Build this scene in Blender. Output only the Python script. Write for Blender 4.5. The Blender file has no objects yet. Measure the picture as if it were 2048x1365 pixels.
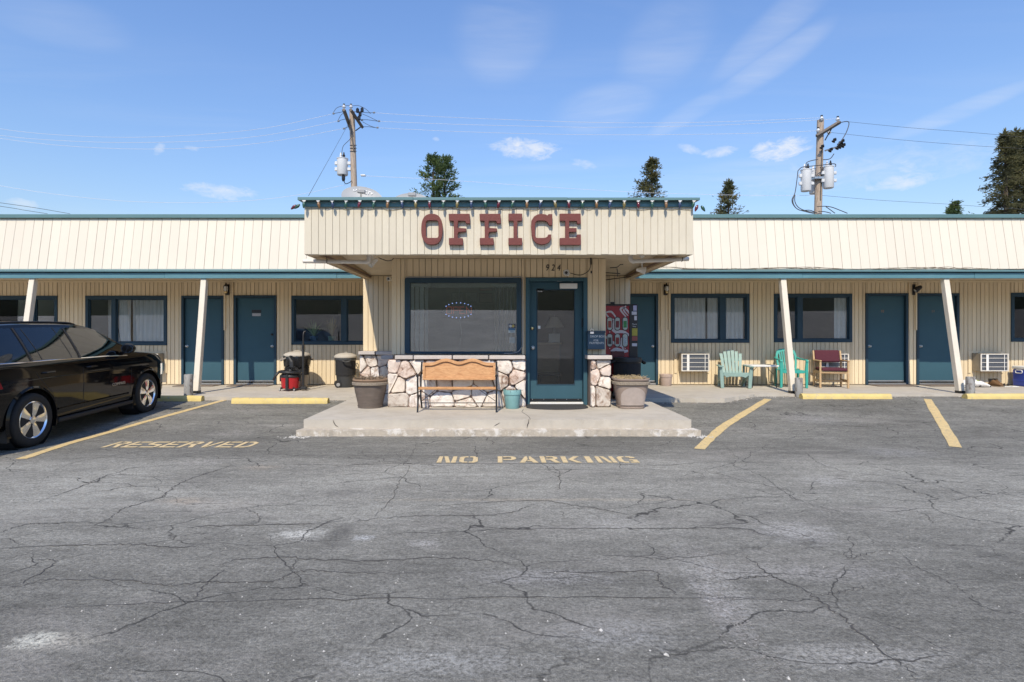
import bpy, bmesh, math, random
from mathutils import Vector, Matrix
from mathutils.geometry import tessellate_polygon
from mathutils import noise as mnoise
random.seed(7)
R = math.radians
SC = bpy.context.scene
COL = SC.collection

# ------------------------------------------------------------------ camera
F, CAMH, CX, CY = 1137.78, 1.45, 995.0, 668.0      # focal length and principal point in 2048-wide pixels
cam = bpy.data.cameras.new('camera'); cam.sensor_width = 36.0; cam.lens = F / 2048 * 36
cam.shift_x = (1024 - CX) / 2048; cam.shift_y = -(682.5 - CY) / 2048
cam.clip_start = 0.05; cam.clip_end = 3000
camo = bpy.data.objects.new('camera', cam); COL.objects.link(camo)
camo.location = (0, 0, CAMH); camo.rotation_euler = (R(90), 0, 0)
SC.camera = camo

# ------------------------------------------------------------------ sky, sun, exposure
SUN_DIR = Vector((0.173, 0.90, -1.0)).normalized()           # the way the light travels
SUN_EL = math.asin(-SUN_DIR.z); SUN_AZ = math.atan2(-SUN_DIR.x, -SUN_DIR.y)
W = bpy.data.worlds.new('World'); SC.world = W; W.use_nodes = True
def build_world():
    nt = W.node_tree; N = nt.nodes; L = nt.links; N.clear()
    def nd(t, **k):
        n = N.new(t)
        for a, b in k.items(): setattr(n, a, b)
        return n
    def math_(op, a, b=None, c=None, clamp=False):
        n = nd('ShaderNodeMath', operation=op, use_clamp=clamp)
        for i, v in enumerate((a, b, c)):
            if v is None: continue
            if isinstance(v, (int, float)): n.inputs[i].default_value = v
            else: L.new(v, n.inputs[i])
        return n.outputs[0]
    sky = nd('ShaderNodeTexSky', sky_type='NISHITA', sun_disc=False)
    sky.sun_elevation = SUN_EL; sky.sun_rotation = SUN_AZ
    sky.altitude = 300; sky.air_density = 2.1; sky.dust_density = 0.1; sky.ozone_density = 8.0
    tc = nd('ShaderNodeTexCoord'); sep = nd('ShaderNodeSeparateXYZ'); L.new(tc.outputs['Generated'], sep.inputs[0])
    x, y, z = sep.outputs
    az = math_('ARCTAN2', x, y); el = math_('ARCSINE', z)
    # noise fields: a streaky high layer and a lumpy low layer
    def comb(a, b):
        c = nd('ShaderNodeCombineXYZ'); L.new(a, c.inputs[0]); L.new(b, c.inputs[1]); return c.outputs[0]
    def noise(vec, scale, detail, rough, dist=0.0):
        n = nd('ShaderNodeTexNoise'); L.new(vec, n.inputs['Vector'])
        n.inputs['Scale'].default_value = scale; n.inputs['Detail'].default_value = detail
        n.inputs['Roughness'].default_value = rough; n.inputs['Distortion'].default_value = dist
        return n.outputs['Fac']
    zc = math_('MAXIMUM', z, 0.05)
    hx = math_('DIVIDE', x, zc); hy = math_('DIVIDE', y, zc)
    rot = nd('ShaderNodeMapping'); rot.inputs['Rotation'].default_value = (0, 0, R(-38)); rot.inputs['Scale'].default_value = (0.5, 2.0, 1)
    L.new(comb(hx, hy), rot.inputs['Vector'])
    cir = noise(rot.outputs[0], 1.3, 8, 0.62, 0.5)
    big = noise(comb(hx, hy), 0.42, 3, 0.5)
    cirm = math_('MULTIPLY', math_('SUBTRACT', cir, 0.45, clamp=True), math_('MULTIPLY', math_('SUBTRACT', big, 0.42, clamp=True), 5.0, clamp=True))
    cirm = math_('MULTIPLY', cirm, 1.3, clamp=True)
    vec = comb(az, math_('MULTIPLY', el, 2.2))
    n1 = noise(vec, 30, 9, 0.66, 0.8); n2 = noise(vec, 95, 6, 0.7, 0.5)
    lump = math_('ADD', math_('MULTIPLY', n1, 0.75), math_('MULTIPLY', n2, 0.25))
    out = None
    # (azimuth, elevation, half width, half height, tilt, strength, lumpy 1 / wispy 0)
    def blob(px, py, rx, ry, tilt, st, lumpy):
        nonlocal out
        a0 = math.atan2(px - CX, F); e0 = math.atan2((CY - py) * math.cos(a0), F)
        da = math_('SUBTRACT', az, a0); de = math_('SUBTRACT', el, e0)
        c, s = math.cos(tilt), math.sin(tilt)
        k = math.cos(a0) / F
        u = math_('DIVIDE', math_('ADD', math_('MULTIPLY', da, c), math_('MULTIPLY', de, s)), rx * k)
        v = math_('DIVIDE', math_('ADD', math_('MULTIPLY', da, -s), math_('MULTIPLY', de, c)), ry * k)
        r2 = math_('ADD', math_('MULTIPLY', u, u), math_('MULTIPLY', v, v))
        g = math_('SUBTRACT', 1.0, r2, clamp=True)
        if lumpy:
            m = math_('MULTIPLY', math_('ADD', math_('MULTIPLY', g, 0.55), math_('SUBTRACT', lump, 0.83)), 4.2 * st, clamp=True)
        else:
            m = math_('MULTIPLY', g, math_('MULTIPLY', math_('SUBTRACT', cir, 0.30, clamp=True), 2.5 * st), clamp=True)
        m = math_('MULTIPLY', m, math_('MULTIPLY', g, 1.6, clamp=True))
        out = m if out is None else math_('MAXIMUM', out, m)
    for b in [(1560, 300, 95, 34, 0.05, .8, 1), (1440, 305, 56, 17, .1, .5, 1), (1376, 298, 38, 14, -.3, .4, 1), (1050, 298, 105, 32, -.1, .75, 1),
              (1166, 328, 44, 15, -.2, .45, 1), (1800, 365, 95, 26, .05, .55, 1), (1815, 335, 40, 24, 0, .5, 1), (440, 383, 110, 24, 0, .5, 1),
              (320, 296, 13, 26, -.6, .34, 1), (384, 297, 24, 9, 0, .3, 1), (872, 279, 12, 8, 0, .3, 1), (45, 410, 40, 22, 0, .4, 1), (1700, 345, 420, 60, 0, .22, 1),
              (1210, 215, 130, 52, .15, .42, 0), (1380, 225, 110, 24, .4, .36, 0), (1540, 130, 150, 34, .42, .42, 0), (1920, 222, 150, 22, .22, .42, 0),
              (1560, 45, 190, 42, .55, .36, 0), (1010, 60, 130, 110, .5, .34, 0), (1330, 90, 130, 90, .5, .26, 0), (110, 40, 170, 60, 0, .20, 0), (1500, 350, 260, 40, 0, .28, 0)]:
        blob(*b)
    mask = math_('MAXIMUM', out, math_('MULTIPLY', cirm, 0.35))
    up = math_('MULTIPLY', math_('ADD', z, 0.01), 60.0, clamp=True)
    mask = math_('MULTIPLY', math_('MULTIPLY', mask, 0.85), up)
    mix = nd('ShaderNodeMixRGB'); L.new(mask, mix.inputs[0]); tint = nd('ShaderNodeMixRGB', blend_type='MULTIPLY'); tint.inputs[0].default_value = 1; L.new(sky.outputs[0], tint.inputs[1]); tint.inputs[2].default_value = (0.79, 0.80, 1.0, 1); L.new(tint.outputs[0], mix.inputs[1]); mix.inputs[2].default_value = (5.2, 5.3, 5.5, 1)
    bg = nd('ShaderNodeBackground'); bg.inputs[1].default_value = 0.124; L.new(mix.outputs[0], bg.inputs[0])
    o = nd('ShaderNodeOutputWorld'); L.new(bg.outputs[0], o.inputs[0])
build_world()
sun = bpy.data.lights.new('sun', 'SUN'); sun.energy = 3.15; sun.angle = R(0.55); sun.color = (1.0, 0.90, 0.73)
suno = bpy.data.objects.new('sun', sun); COL.objects.link(suno)
suno.rotation_euler = SUN_DIR.to_track_quat('-Z', 'Y').to_euler(); suno.location = (-10, -40, 50)
VS = SC.view_settings; VS.view_transform = 'Standard'; VS.look = 'None'; VS.exposure = 0.5; VS.gamma = 1.0; VS.use_curve_mapping = False
SC.cycles.max_bounces = 6; SC.cycles.diffuse_bounces = 3; SC.cycles.glossy_bounces = 3; W.cycles.sampling_method = 'MANUAL'; W.cycles.sample_map_resolution = 512; SC.cycles.transparent_max_bounces = 16; SC.cycles.caustics_reflective = False; SC.cycles.caustics_refractive = False

# ------------------------------------------------------------------ helpers
def PX(px, d): return (px - CX) * d / F
def PZ(py, d): return CAMH - (py - CY) * d / F
def ground_z(y):                       # the lot is level, then rises to the walkway
    t = min(max((y - 7.9) / 0.8, 0), 1)
    s = 0.05 * max(0.0, min(y, 12.2) - 8.3)
    return max(0.0, s) if y > 8.7 else 0.05 * 0.4 * t * t
def gpoint(px, py):                    # where a pixel of the lot lies on the ground
    d = CAMH * F / (py - CY)
    for _ in range(30): d = (CAMH - ground_z(d)) * F / (py - CY)
    return Vector((PX(px, d), d, ground_z(d)))

WM = {}
def attach(o, parent):
    if parent is not None:
        o.parent = parent; o.matrix_parent_inverse = WM[parent.name].inverted()
def link(o, M=None):
    COL.objects.link(o)
    if M is None: M = Matrix.Identity(4)
    o.matrix_basis = M; WM[o.name] = M.copy()
    return o
def tag(o, label=None, cat=None, group=None, kind=None):
    if label: o['label'] = label
    if cat: o['category'] = cat
    if group: o['group'] = group
    if kind: o['kind'] = kind
    return o
def thing(name, label, cat, loc=(0, 0, 0), rz=0.0, group=None):
    o = link(bpy.data.objects.new(name, None), Matrix.Translation(loc) @ Matrix.Rotation(rz, 4, 'Z'))
    o.empty_display_size = 0.1
    return tag(o, label, cat, group)
def copy_tree(src, parent=None):
    c = src.copy(); COL.objects.link(c); WM[c.name] = WM[src.name].copy()
    if parent is not None:
        c.parent = parent; c.matrix_parent_inverse = src.matrix_parent_inverse.copy()
    for ch in list(src.children): copy_tree(ch, c)
    return c
def place(o, loc, rz=0.0):
    o.matrix_basis = Matrix.Translation(loc) @ Matrix.Rotation(rz, 4, 'Z')
    return o

class MB:
    """collects shapes into one mesh"""
    def __init__(s): s.v = []; s.f = []; s.m = []
    def add(s, vs, fs, mi=0, M=None):
        b = len(s.v)
        s.v += [tuple(M @ Vector(v)) if M is not None else tuple(v) for v in vs]
        s.f += [tuple(i + b for i in f) for f in fs]; s.m += [mi] * len(fs); return s
    def box(s, x0, x1, y0, y1, z0, z1, mi=0, M=None):
        vs = [(x0, y0, z0), (x1, y0, z0), (x1, y1, z0), (x0, y1, z0), (x0, y0, z1), (x1, y0, z1), (x1, y1, z1), (x0, y1, z1)]
        return s.add(vs, [(3, 2, 1, 0), (4, 5, 6, 7), (0, 1, 5, 4), (1, 2, 6, 5), (2, 3, 7, 6), (3, 0, 4, 7)], mi, M)
    def quad(s, *p, mi=0): return s.add(p, [tuple(range(len(p)))], mi)
    def tube(s, pts, r, n=8, mi=0, cap=True, M=None):
        pts = [Vector(p) for p in pts]; k = len(pts); rs = r if isinstance(r, (list, tuple)) else [r] * k
        vs = []; fs = []; up = None
        for i, p in enumerate(pts):
            t = (pts[min(i + 1, k - 1)] - pts[max(i - 1, 0)])
            t = t.normalized() if t.length > 1e-9 else Vector((0, 0, 1))
            if up is None:
                a = Vector((0, 0, 1)) if abs(t.z) < 0.9 else Vector((1, 0, 0)); up = (a - t * a.dot(t)).normalized()
            else:
                up = up - t * up.dot(t); up = up.normalized() if up.length > 1e-6 else t.orthogonal().normalized()
            w = t.cross(up)
            for j in range(n):
                a = 2 * math.pi * j / n; vs.append(p + (up * math.cos(a) + w * math.sin(a)) * rs[i])
        for i in range(k - 1):
            for j in range(n): fs.append((i * n + j, i * n + (j + 1) % n, (i + 1) * n + (j + 1) % n, (i + 1) * n + j))
        if cap: fs.append(tuple(range(n - 1, -1, -1))); fs.append(tuple((k - 1) * n + j for j in range(n)))
        return s.add(vs, fs, mi, M)
    def lathe(s, prof, c=(0, 0, 0), n=24, mi=0, M=None, sx=1.0, sy=1.0, cap=True):
        vs = []; fs = []; k = len(prof)
        for r, z in prof:
            for j in range(n):
                a = 2 * math.pi * j / n; vs.append((c[0] + r * sx * math.cos(a), c[1] + r * sy * math.sin(a), c[2] + z))
        for i in range(k - 1):
            for j in range(n): fs.append((i * n + j, i * n + (j + 1) % n, (i + 1) * n + (j + 1) % n, (i + 1) * n + j))
        if cap:
            if prof[0][0] > 1e-6: fs.append(tuple(range(n - 1, -1, -1)))
            if prof[-1][0] > 1e-6: fs.append(tuple((k - 1) * n + j for j in range(n)))
        return s.add(vs, fs, mi, M)
    def prism(s, loops, a, b, axis='y', mi=0, M=None):
        """polygon (first loop) with holes, in the plane across the axis, between a and b"""
        if isinstance(loops[0][0], (int, float)): loops = [loops]
        def p3(p, t): return {'y': (p[0], t, p[1]), 'z': (p[0], p[1], t), 'x': (t, p[0], p[1])}[axis]
        flat = [p for l in loops for p in l]; n = len(flat)
        tris = tessellate_polygon([[Vector((p[0], p[1], 0)) for p in l] for l in loops])
        vs = [p3(p, a) for p in flat] + [p3(p, b) for p in flat]
        fs = [tuple(t) for t in tris] + [tuple(i + n for i in reversed(t)) for t in tris]
        o = 0
        for l in loops:
            k = len(l)
            for i in range(k): j = (i + 1) % k; fs.append((o + i, o + j, n + o + j, n + o + i))
            o += k
        return s.add(vs, fs, mi, M)
    def mesh(s, name, mats, smooth=False, bevel=0.0, seg=1, angle=40, weld=False):
        me = bpy.data.meshes.new(name); me.from_pydata(s.v, [], s.f)
        for m in mats: me.materials.append(m)
        for p, mi in zip(me.polygons, s.m): p.material_index = mi
        bm = bmesh.new(); bm.from_mesh(me)
        if weld: bmesh.ops.remove_doubles(bm, verts=bm.verts, dist=1e-5)
        bmesh.ops.recalc_face_normals(bm, faces=bm.faces)
        if bevel > 0:
            es = [e for e in bm.edges if len(e.link_faces) == 2 and e.calc_face_angle(0) > R(35)]
            bmesh.ops.bevel(bm, geom=es, offset=bevel, offset_type='OFFSET', segments=seg, profile=0.6, affect='EDGES', clamp_overlap=True)
        if smooth:
            for f in bm.faces: f.smooth = True
            for e in bm.edges:
                if len(e.link_faces) != 2 or e.calc_face_angle(0) > R(angle): e.smooth = False
        bm.to_mesh(me); bm.free(); me.update()
        return me
    def build(s, name, mats, parent=None, smooth=False, bevel=0.0, M=None, **k):
        if not isinstance(mats, (list, tuple)): mats = [mats]
        o = bpy.data.objects.new(name, s.mesh(name, mats, smooth, bevel, **k)); link(o, M); attach(o, parent); return o
def inst(name, me, parent, M):
    o = bpy.data.objects.new(name, me); link(o, M); attach(o, parent); return o
T = Matrix.Translation
def spline(pts, k=8):
    """Catmull-Rom through the points"""
    P = [Vector(p) for p in pts]; out = []
    for i in range(len(P) - 1):
        a = P[max(i - 1, 0)]; b = P[i]; c = P[i + 1]; d = P[min(i + 2, len(P) - 1)]
        for j in range(k):
            t = j / k
            out.append(0.5 * ((2 * b) + (c - a) * t + (2 * a - 5 * b + 4 * c - d) * t * t + (3 * b - a - 3 * c + d) * t ** 3))
    out.append(P[-1]); return out
def sweep_rect(mb, pts, w, h, M=None, mi=0):
    """a flat bar w wide (x) and h thick swept along pts in the yz plane"""
    vs = []; fs = []; P = [Vector(p) for p in pts]; k = len(P)
    for i, p in enumerate(P):
        t = (P[min(i + 1, k - 1)] - P[max(i - 1, 0)]).normalized(); n = Vector((0, -t.z, t.y))
        for sx, sn in ((-1, -1), (1, -1), (1, 1), (-1, 1)): vs.append(p + Vector((sx * w / 2, 0, 0)) + n * sn * h / 2)
    for i in range(k - 1):
        for j in range(4): fs.append((i * 4 + j, i * 4 + (j + 1) % 4, i * 4 + 4 + (j + 1) % 4, i * 4 + 4 + j))
    fs.append((3, 2, 1, 0)); fs.append(tuple((k - 1) * 4 + j for j in range(4)))
    return mb.add(vs, fs, mi, M)
def text_obj(s, size, mat, name, parent, M, ext=0.001, align='CENTER', shear=0.0, sx=1.0):
    cu = bpy.data.curves.new(name, 'FONT'); cu.body = s; cu.size = size; cu.align_x = align; cu.align_y = 'CENTER'; cu.extrude = ext; cu.shear = shear
    t = bpy.data.objects.new('tmp', cu); COL.objects.link(t)
    me = bpy.data.meshes.new_from_object(t.evaluated_get(bpy.context.evaluated_depsgraph_get()))
    bpy.data.objects.remove(t); me.name = name
    for v in me.vertices: v.co.x *= sx
    me.materials.clear(); me.materials.append(mat)
    return inst(name, me, parent, M)
FRONT = Matrix.Rotation(R(90), 4, 'X')          # text in xy -> upright, facing the camera (-y)

# ------------------------------------------------------------------ materials
MATS = {}
def mat(name, col, rough=0.6, var=0.10, scale=6.0, bump=0.0, bscale=60.0, metal=0.0, rand=0.0, spec=0.5, wear=0.0, wearcol=(0.3, 0.28, 0.25), wscale=9.0, stretch=(1, 1, 1), coat=0.0, wthr=0.62):
    m = bpy.data.materials.new(name); m.use_nodes = True; nt = m.node_tree; N = nt.nodes; L = nt.links
    b = N['Principled BSDF']; b.inputs['Roughness'].default_value = rough; b.inputs['Metallic'].default_value = metal
    b.inputs['Specular IOR Level'].default_value = spec; b.inputs['Coat Weight'].default_value = coat; b.inputs['Coat Roughness'].default_value = 0.05
    geo = N.new('ShaderNodeNewGeometry'); mp = N.new('ShaderNodeMapping'); mp.inputs['Scale'].default_value = stretch; L.new(geo.outputs['Position'], mp.inputs['Vector'])
    no = N.new('ShaderNodeTexNoise'); no.inputs['Scale'].default_value = scale; no.inputs['Detail'].default_value = 6; no.inputs['Roughness'].default_value = 0.62; L.new(mp.outputs[0], no.inputs['Vector'])
    mr = N.new('ShaderNodeMapRange'); mr.inputs['From Min'].default_value = 0.25; mr.inputs['From Max'].default_value = 0.75
    mr.inputs['To Min'].default_value = 1 - var; mr.inputs['To Max'].default_value = 1 + var; L.new(no.outputs['Fac'], mr.inputs['Value'])
    fac = mr.outputs[0]
    if rand > 0:
        oi = N.new('ShaderNodeObjectInfo'); r2 = N.new('ShaderNodeMapRange'); r2.inputs['To Min'].default_value = 1 - rand; r2.inputs['To Max'].default_value = 1 + rand
        L.new(oi.outputs['Random'], r2.inputs['Value']); mu = N.new('ShaderNodeMath'); mu.operation = 'MULTIPLY'; L.new(fac, mu.inputs[0]); L.new(r2.outputs[0], mu.inputs[1]); fac = mu.outputs[0]
    sc = N.new('ShaderNodeVectorMath'); sc.operation = 'SCALE'; sc.inputs[0].default_value = col[:3]; L.new(fac, sc.inputs['Scale'])
    c = sc.outputs[0]
    if wear > 0:
        wn = N.new('ShaderNodeTexNoise'); wn.inputs['Scale'].default_value = wscale; wn.inputs['Detail'].default_value = 8; wn.inputs['Roughness'].default_value = 0.7; L.new(mp.outputs[0], wn.inputs['Vector'])
        wr = N.new('ShaderNodeMapRange'); wr.inputs['From Min'].default_value = wthr; wr.inputs['From Max'].default_value = wthr + 0.08; wr.inputs['To Max'].default_value = wear; L.new(wn.outputs['Fac'], wr.inputs['Value'])
        mx = N.new('ShaderNodeMixRGB'); L.new(wr.outputs[0], mx.inputs[0]); L.new(c, mx.inputs[1]); mx.inputs[2].default_value = (*wearcol, 1); c = mx.outputs[0]
    L.new(c, b.inputs['Base Color'])
    if bump > 0:
        bn = N.new('ShaderNodeTexNoise'); bn.inputs['Scale'].default_value = bscale; bn.inputs['Detail'].default_value = 5; L.new(mp.outputs[0], bn.inputs['Vector'])
        bp = N.new('ShaderNodeBump'); bp.inputs['Strength'].default_value = bump; bp.inputs['Distance'].default_value = 0.01; L.new(bn.outputs['Fac'], bp.inputs['Height']); L.new(bp.outputs[0], b.inputs['Normal'])
    MATS[name] = m; return m
def glass_mat(name, tint=(0.9, 0.93, 0.92), ior=1.6, rough=0.0):
    m = bpy.data.materials.new(name); m.use_nodes = True; nt = m.node_tree; N = nt.nodes; L = nt.links; N.clear()
    fr = N.new('ShaderNodeFresnel'); fr.inputs['IOR'].default_value = ior
    tr = N.new('ShaderNodeBsdfTransparent'); tr.inputs[0].default_value = (*tint, 1)
    gl = N.new('ShaderNodeBsdfGlossy'); gl.inputs['Roughness'].default_value = rough; gl.inputs[0].default_value = (1, 1, 1, 1)
    mx = N.new('ShaderNodeMixShader'); L.new(fr.outputs[0], mx.inputs[0]); L.new(tr.outputs[0], mx.inputs[1]); L.new(gl.outputs[0], mx.inputs[2])
    o = N.new('ShaderNodeOutputMaterial'); L.new(mx.outputs[0], o.inputs[0]); MATS[name] = m; return m
def emit_mat(name, col, st):
    m = bpy.data.materials.new(name); m.use_nodes = True; N = m.node_tree.nodes; b = N['Principled BSDF']
    b.inputs['Base Color'].default_value = (*col, 1); b.inputs['Emission Color'].default_value = (*col, 1); b.inputs['Emission Strength'].default_value = st
    MATS[name] = m; return m

M_wall = mat('wall_paint', (0.77, 0.63, 0.425), 0.75, 0.07, 3.0, 0.25, 90, rand=0.06, stretch=(1, 1, 0.12), wear=0.35, wearcol=(0.50, 0.40, 0.27), wscale=6, wthr=.58)
M_office = mat('office_paint', (0.77, 0.63, 0.425), 0.75, 0.06, 3.0, 0.25, 90, rand=0.04, stretch=(1, 1, 0.25))
M_fascia = mat('fascia_paint', (0.65, 0.585, 0.46), 0.7, 0.06, 4.0, 0.25, 60, rand=0.035, wear=0.25, wearcol=(0.58, 0.52, 0.42), wscale=7, stretch=(1, 1, 0.5))
M_mansard = mat('mansard_paint', (0.74, 0.67, 0.555), 0.7, 0.05, 0.7, 0.15, 60, rand=0.02, wear=0.2, wearcol=(0.7, 0.62, 0.5), wscale=4, stretch=(1, 1, 0.4))
M_groove = mat('groove_paint', (0.42, 0.33, 0.22), 0.85, 0.15, 5)
M_groove2 = mat('roof_groove_paint', (0.66, 0.59, 0.48), 0.85, 0.15, 5)
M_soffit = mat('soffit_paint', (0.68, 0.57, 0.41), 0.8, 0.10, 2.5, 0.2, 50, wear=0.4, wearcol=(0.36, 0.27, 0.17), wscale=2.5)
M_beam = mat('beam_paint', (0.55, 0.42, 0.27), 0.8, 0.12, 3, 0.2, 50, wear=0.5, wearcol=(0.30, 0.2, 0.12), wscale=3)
M_teal = mat('teal_trim_paint', (0.105, 0.235, 0.275), 0.5, 0.12, 3, 0.35, 40, wear=0.5, wearcol=(0.22, 0.36, 0.40), wscale=6, stretch=(0.4, 1, 2))
M_tealmetal = mat('teal_metal_flashing', (0.115, 0.215, 0.225), 0.45, 0.08, 1.2, 0.0, metal=0.0, wear=0.3, wearcol=(0.2, 0.3, 0.32), wscale=3)
M_door = mat('door_paint', (0.042, 0.104, 0.138), 0.5, 0.06, 2.5, 0.08, 30, spec=.3)
M_frame = mat('frame_paint', (0.027, 0.058, 0.086), 0.5, 0.10, 4, 0.15, 50, spec=.3)
M_post = mat('post_paint', (0.74, 0.67, 0.55), 0.7, 0.08, 6, 0.3, 40, wear=0.5, wearcol=(0.5, 0.44, 0.36), wscale=14, stretch=(1, 1, 0.3))
M_int = mat('room_wall_paint', (0.22, 0.19, 0.16), 0.9, 0.1, 2)
M_dark = mat('dark_void', (0.02, 0.02, 0.022), 0.9, 0.1, 2)
M_roof = mat('flat_roof_felt', (0.25, 0.25, 0.25), 0.9, 0.1, 1)
M_curtain = mat('curtain_fabric', (0.85, 0.83, 0.79), 0.9, 0.05, 5)
M_concrete = mat('concrete', (0.50, 0.455, 0.385), 0.9, 0.10, 3.5, 0.55, 90, wear=0.35, wearcol=(0.40, 0.35, 0.28), wscale=2.2, wthr=0.5)
M_curb = mat('worn_concrete_curb', (0.48, 0.42, 0.34), 0.92, 0.18, 14, 1.0, 70, wear=0.75, wearcol=(0.78, 0.74, 0.68), wscale=5, wthr=0.52)
M_stone = None
M_mortar = mat('mortar', (0.26, 0.185, 0.155), 0.95, 0.2, 12, 0.6, 40)
M_cap = mat('cap_stone', (0.52, 0.47, 0.44), 0.8, 0.12, 8, 0.4, 50, rand=0.12, wear=0.4, wearcol=(0.36, 0.34, 0.28), wscale=7)
M_letter = mat('red_letter_paint', (0.155, 0.036, 0.028), 0.6, 0.10, 12, 0.4, 40, wear=0.6, wearcol=(0.5, 0.32, 0.26), wscale=16, wthr=0.68)
M_yellow = mat('yellow_curb_paint', (0.66, 0.51, 0.19), 0.75, 0.10, 6, 0.6, 40, wear=0.8, wearcol=(0.42, 0.37, 0.29), wscale=14, wthr=0.56)
M_line = mat('yellow_line_paint', (0.66, 0.49, 0.23), 0.85, 0.12, 10, 0.5, 120, wear=0.8, wearcol=(0.24, 0.22, 0.2), wscale=26, wthr=0.55)
M_stencil = mat('stencil_paint', (0.66, 0.51, 0.28), 0.85, 0.12, 10, 0.5, 120, wear=0.7, wearcol=(0.26, 0.24, 0.22), wscale=22, wthr=0.56)
M_crack = mat('crack_shade', (0.08, 0.074, 0.068), 0.95, 0.4, 20)  # dark colour stands in for the shadow down the open cracks
M_galv = mat('galvanised_pipe', (0.30, 0.295, 0.28), 0.7, 0.25, 14, 0.3, 30, metal=0.1, wear=0.85, wearcol=(0.13, 0.10, 0.085), wscale=16, wthr=0.5, stretch=(1, 1, .35))
M_white = mat('white_plastic', (0.80, 0.79, 0.76), 0.4, 0.05, 5)
M_pvc = mat('white_pvc_pipe', (0.70, 0.66, 0.60), 0.45, 0.10, 6)
M_black = mat('black_plastic', (0.022, 0.022, 0.023), 0.45, 0.2, 12, 0.1, 60)
M_blackm = mat('black_metal', (0.03, 0.03, 0.032), 0.35, 0.2, 10, metal=0.4)
M_chrome = mat('chrome', (0.82, 0.83, 0.85), 0.09, 0.03, 5, metal=1.0)
M_alloy = mat('alloy', (0.85, 0.85, 0.86), 0.16, 0.03, 5, metal=1.0)
M_brass = mat('brass', (0.65, 0.50, 0.25), 0.25, 0.08, 10, metal=1.0)
M_steel = mat('dull_steel', (0.55, 0.55, 0.54), 0.38, 0.08, 8, metal=0.9)
M_grey = mat('grey_plastic', (0.34, 0.34, 0.34), 0.6, 0.1, 7, 0.15, 40)
M_lidgrey = mat('dusty_lid_plastic', (0.47, 0.43, 0.37), 0.75, 0.10, 7, 0.15, 40)
M_glass = glass_mat('window_glass', (0.96, 0.97, 0.96), 1.55)
M_dglass = glass_mat('office_glass', (0.86, 0.90, 0.90), 2.05)
M_lampglass = mat('frosted_lamp_glass', (0.62, 0.62, 0.58), 0.3, 0.05, 5)
M_rubber = mat('rubber', (0.02, 0.02, 0.02), 0.8, 0.2, 30, 0.4, 80)
M_paper = mat('paper', (0.75, 0.74, 0.70), 0.8, 0.05, 10)
def wood_mat(name, c1, c2, stretch, sc=14, rough=0.55):
    m = mat(name, c1, rough, 0.12, 3); N = m.node_tree.nodes; L = m.node_tree.links; b = N['Principled BSDF']
    geo = N.new('ShaderNodeNewGeometry'); mp = N.new('ShaderNodeMapping'); mp.inputs['Scale'].default_value = stretch; L.new(geo.outputs['Position'], mp.inputs['Vector'])
    no = N.new('ShaderNodeTexNoise'); no.inputs['Scale'].default_value = sc; no.inputs['Detail'].default_value = 5; no.inputs['Distortion'].default_value = 1.6; L.new(mp.outputs[0], no.inputs['Vector'])
    rp = N.new('ShaderNodeValToRGB'); rp.color_ramp.elements[0].position = 0.36; rp.color_ramp.elements[0].color = (*c2, 1); rp.color_ramp.elements[1].position = 0.62; rp.color_ramp.elements[1].color = (*c1, 1)
    L.new(no.outputs['Fac'], rp.inputs[0]); L.new(rp.outputs[0], b.inputs['Base Color']); return m
M_oak = wood_mat('oak_bench_wood', (0.62, 0.345, 0.155), (0.43, 0.20, 0.075), (1, 1, 9), 9)
M_beech = wood_mat('beech_chair_wood', (0.58, 0.40, 0.22), (0.46, 0.30, 0.15), (6, 6, 1), 14)
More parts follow.
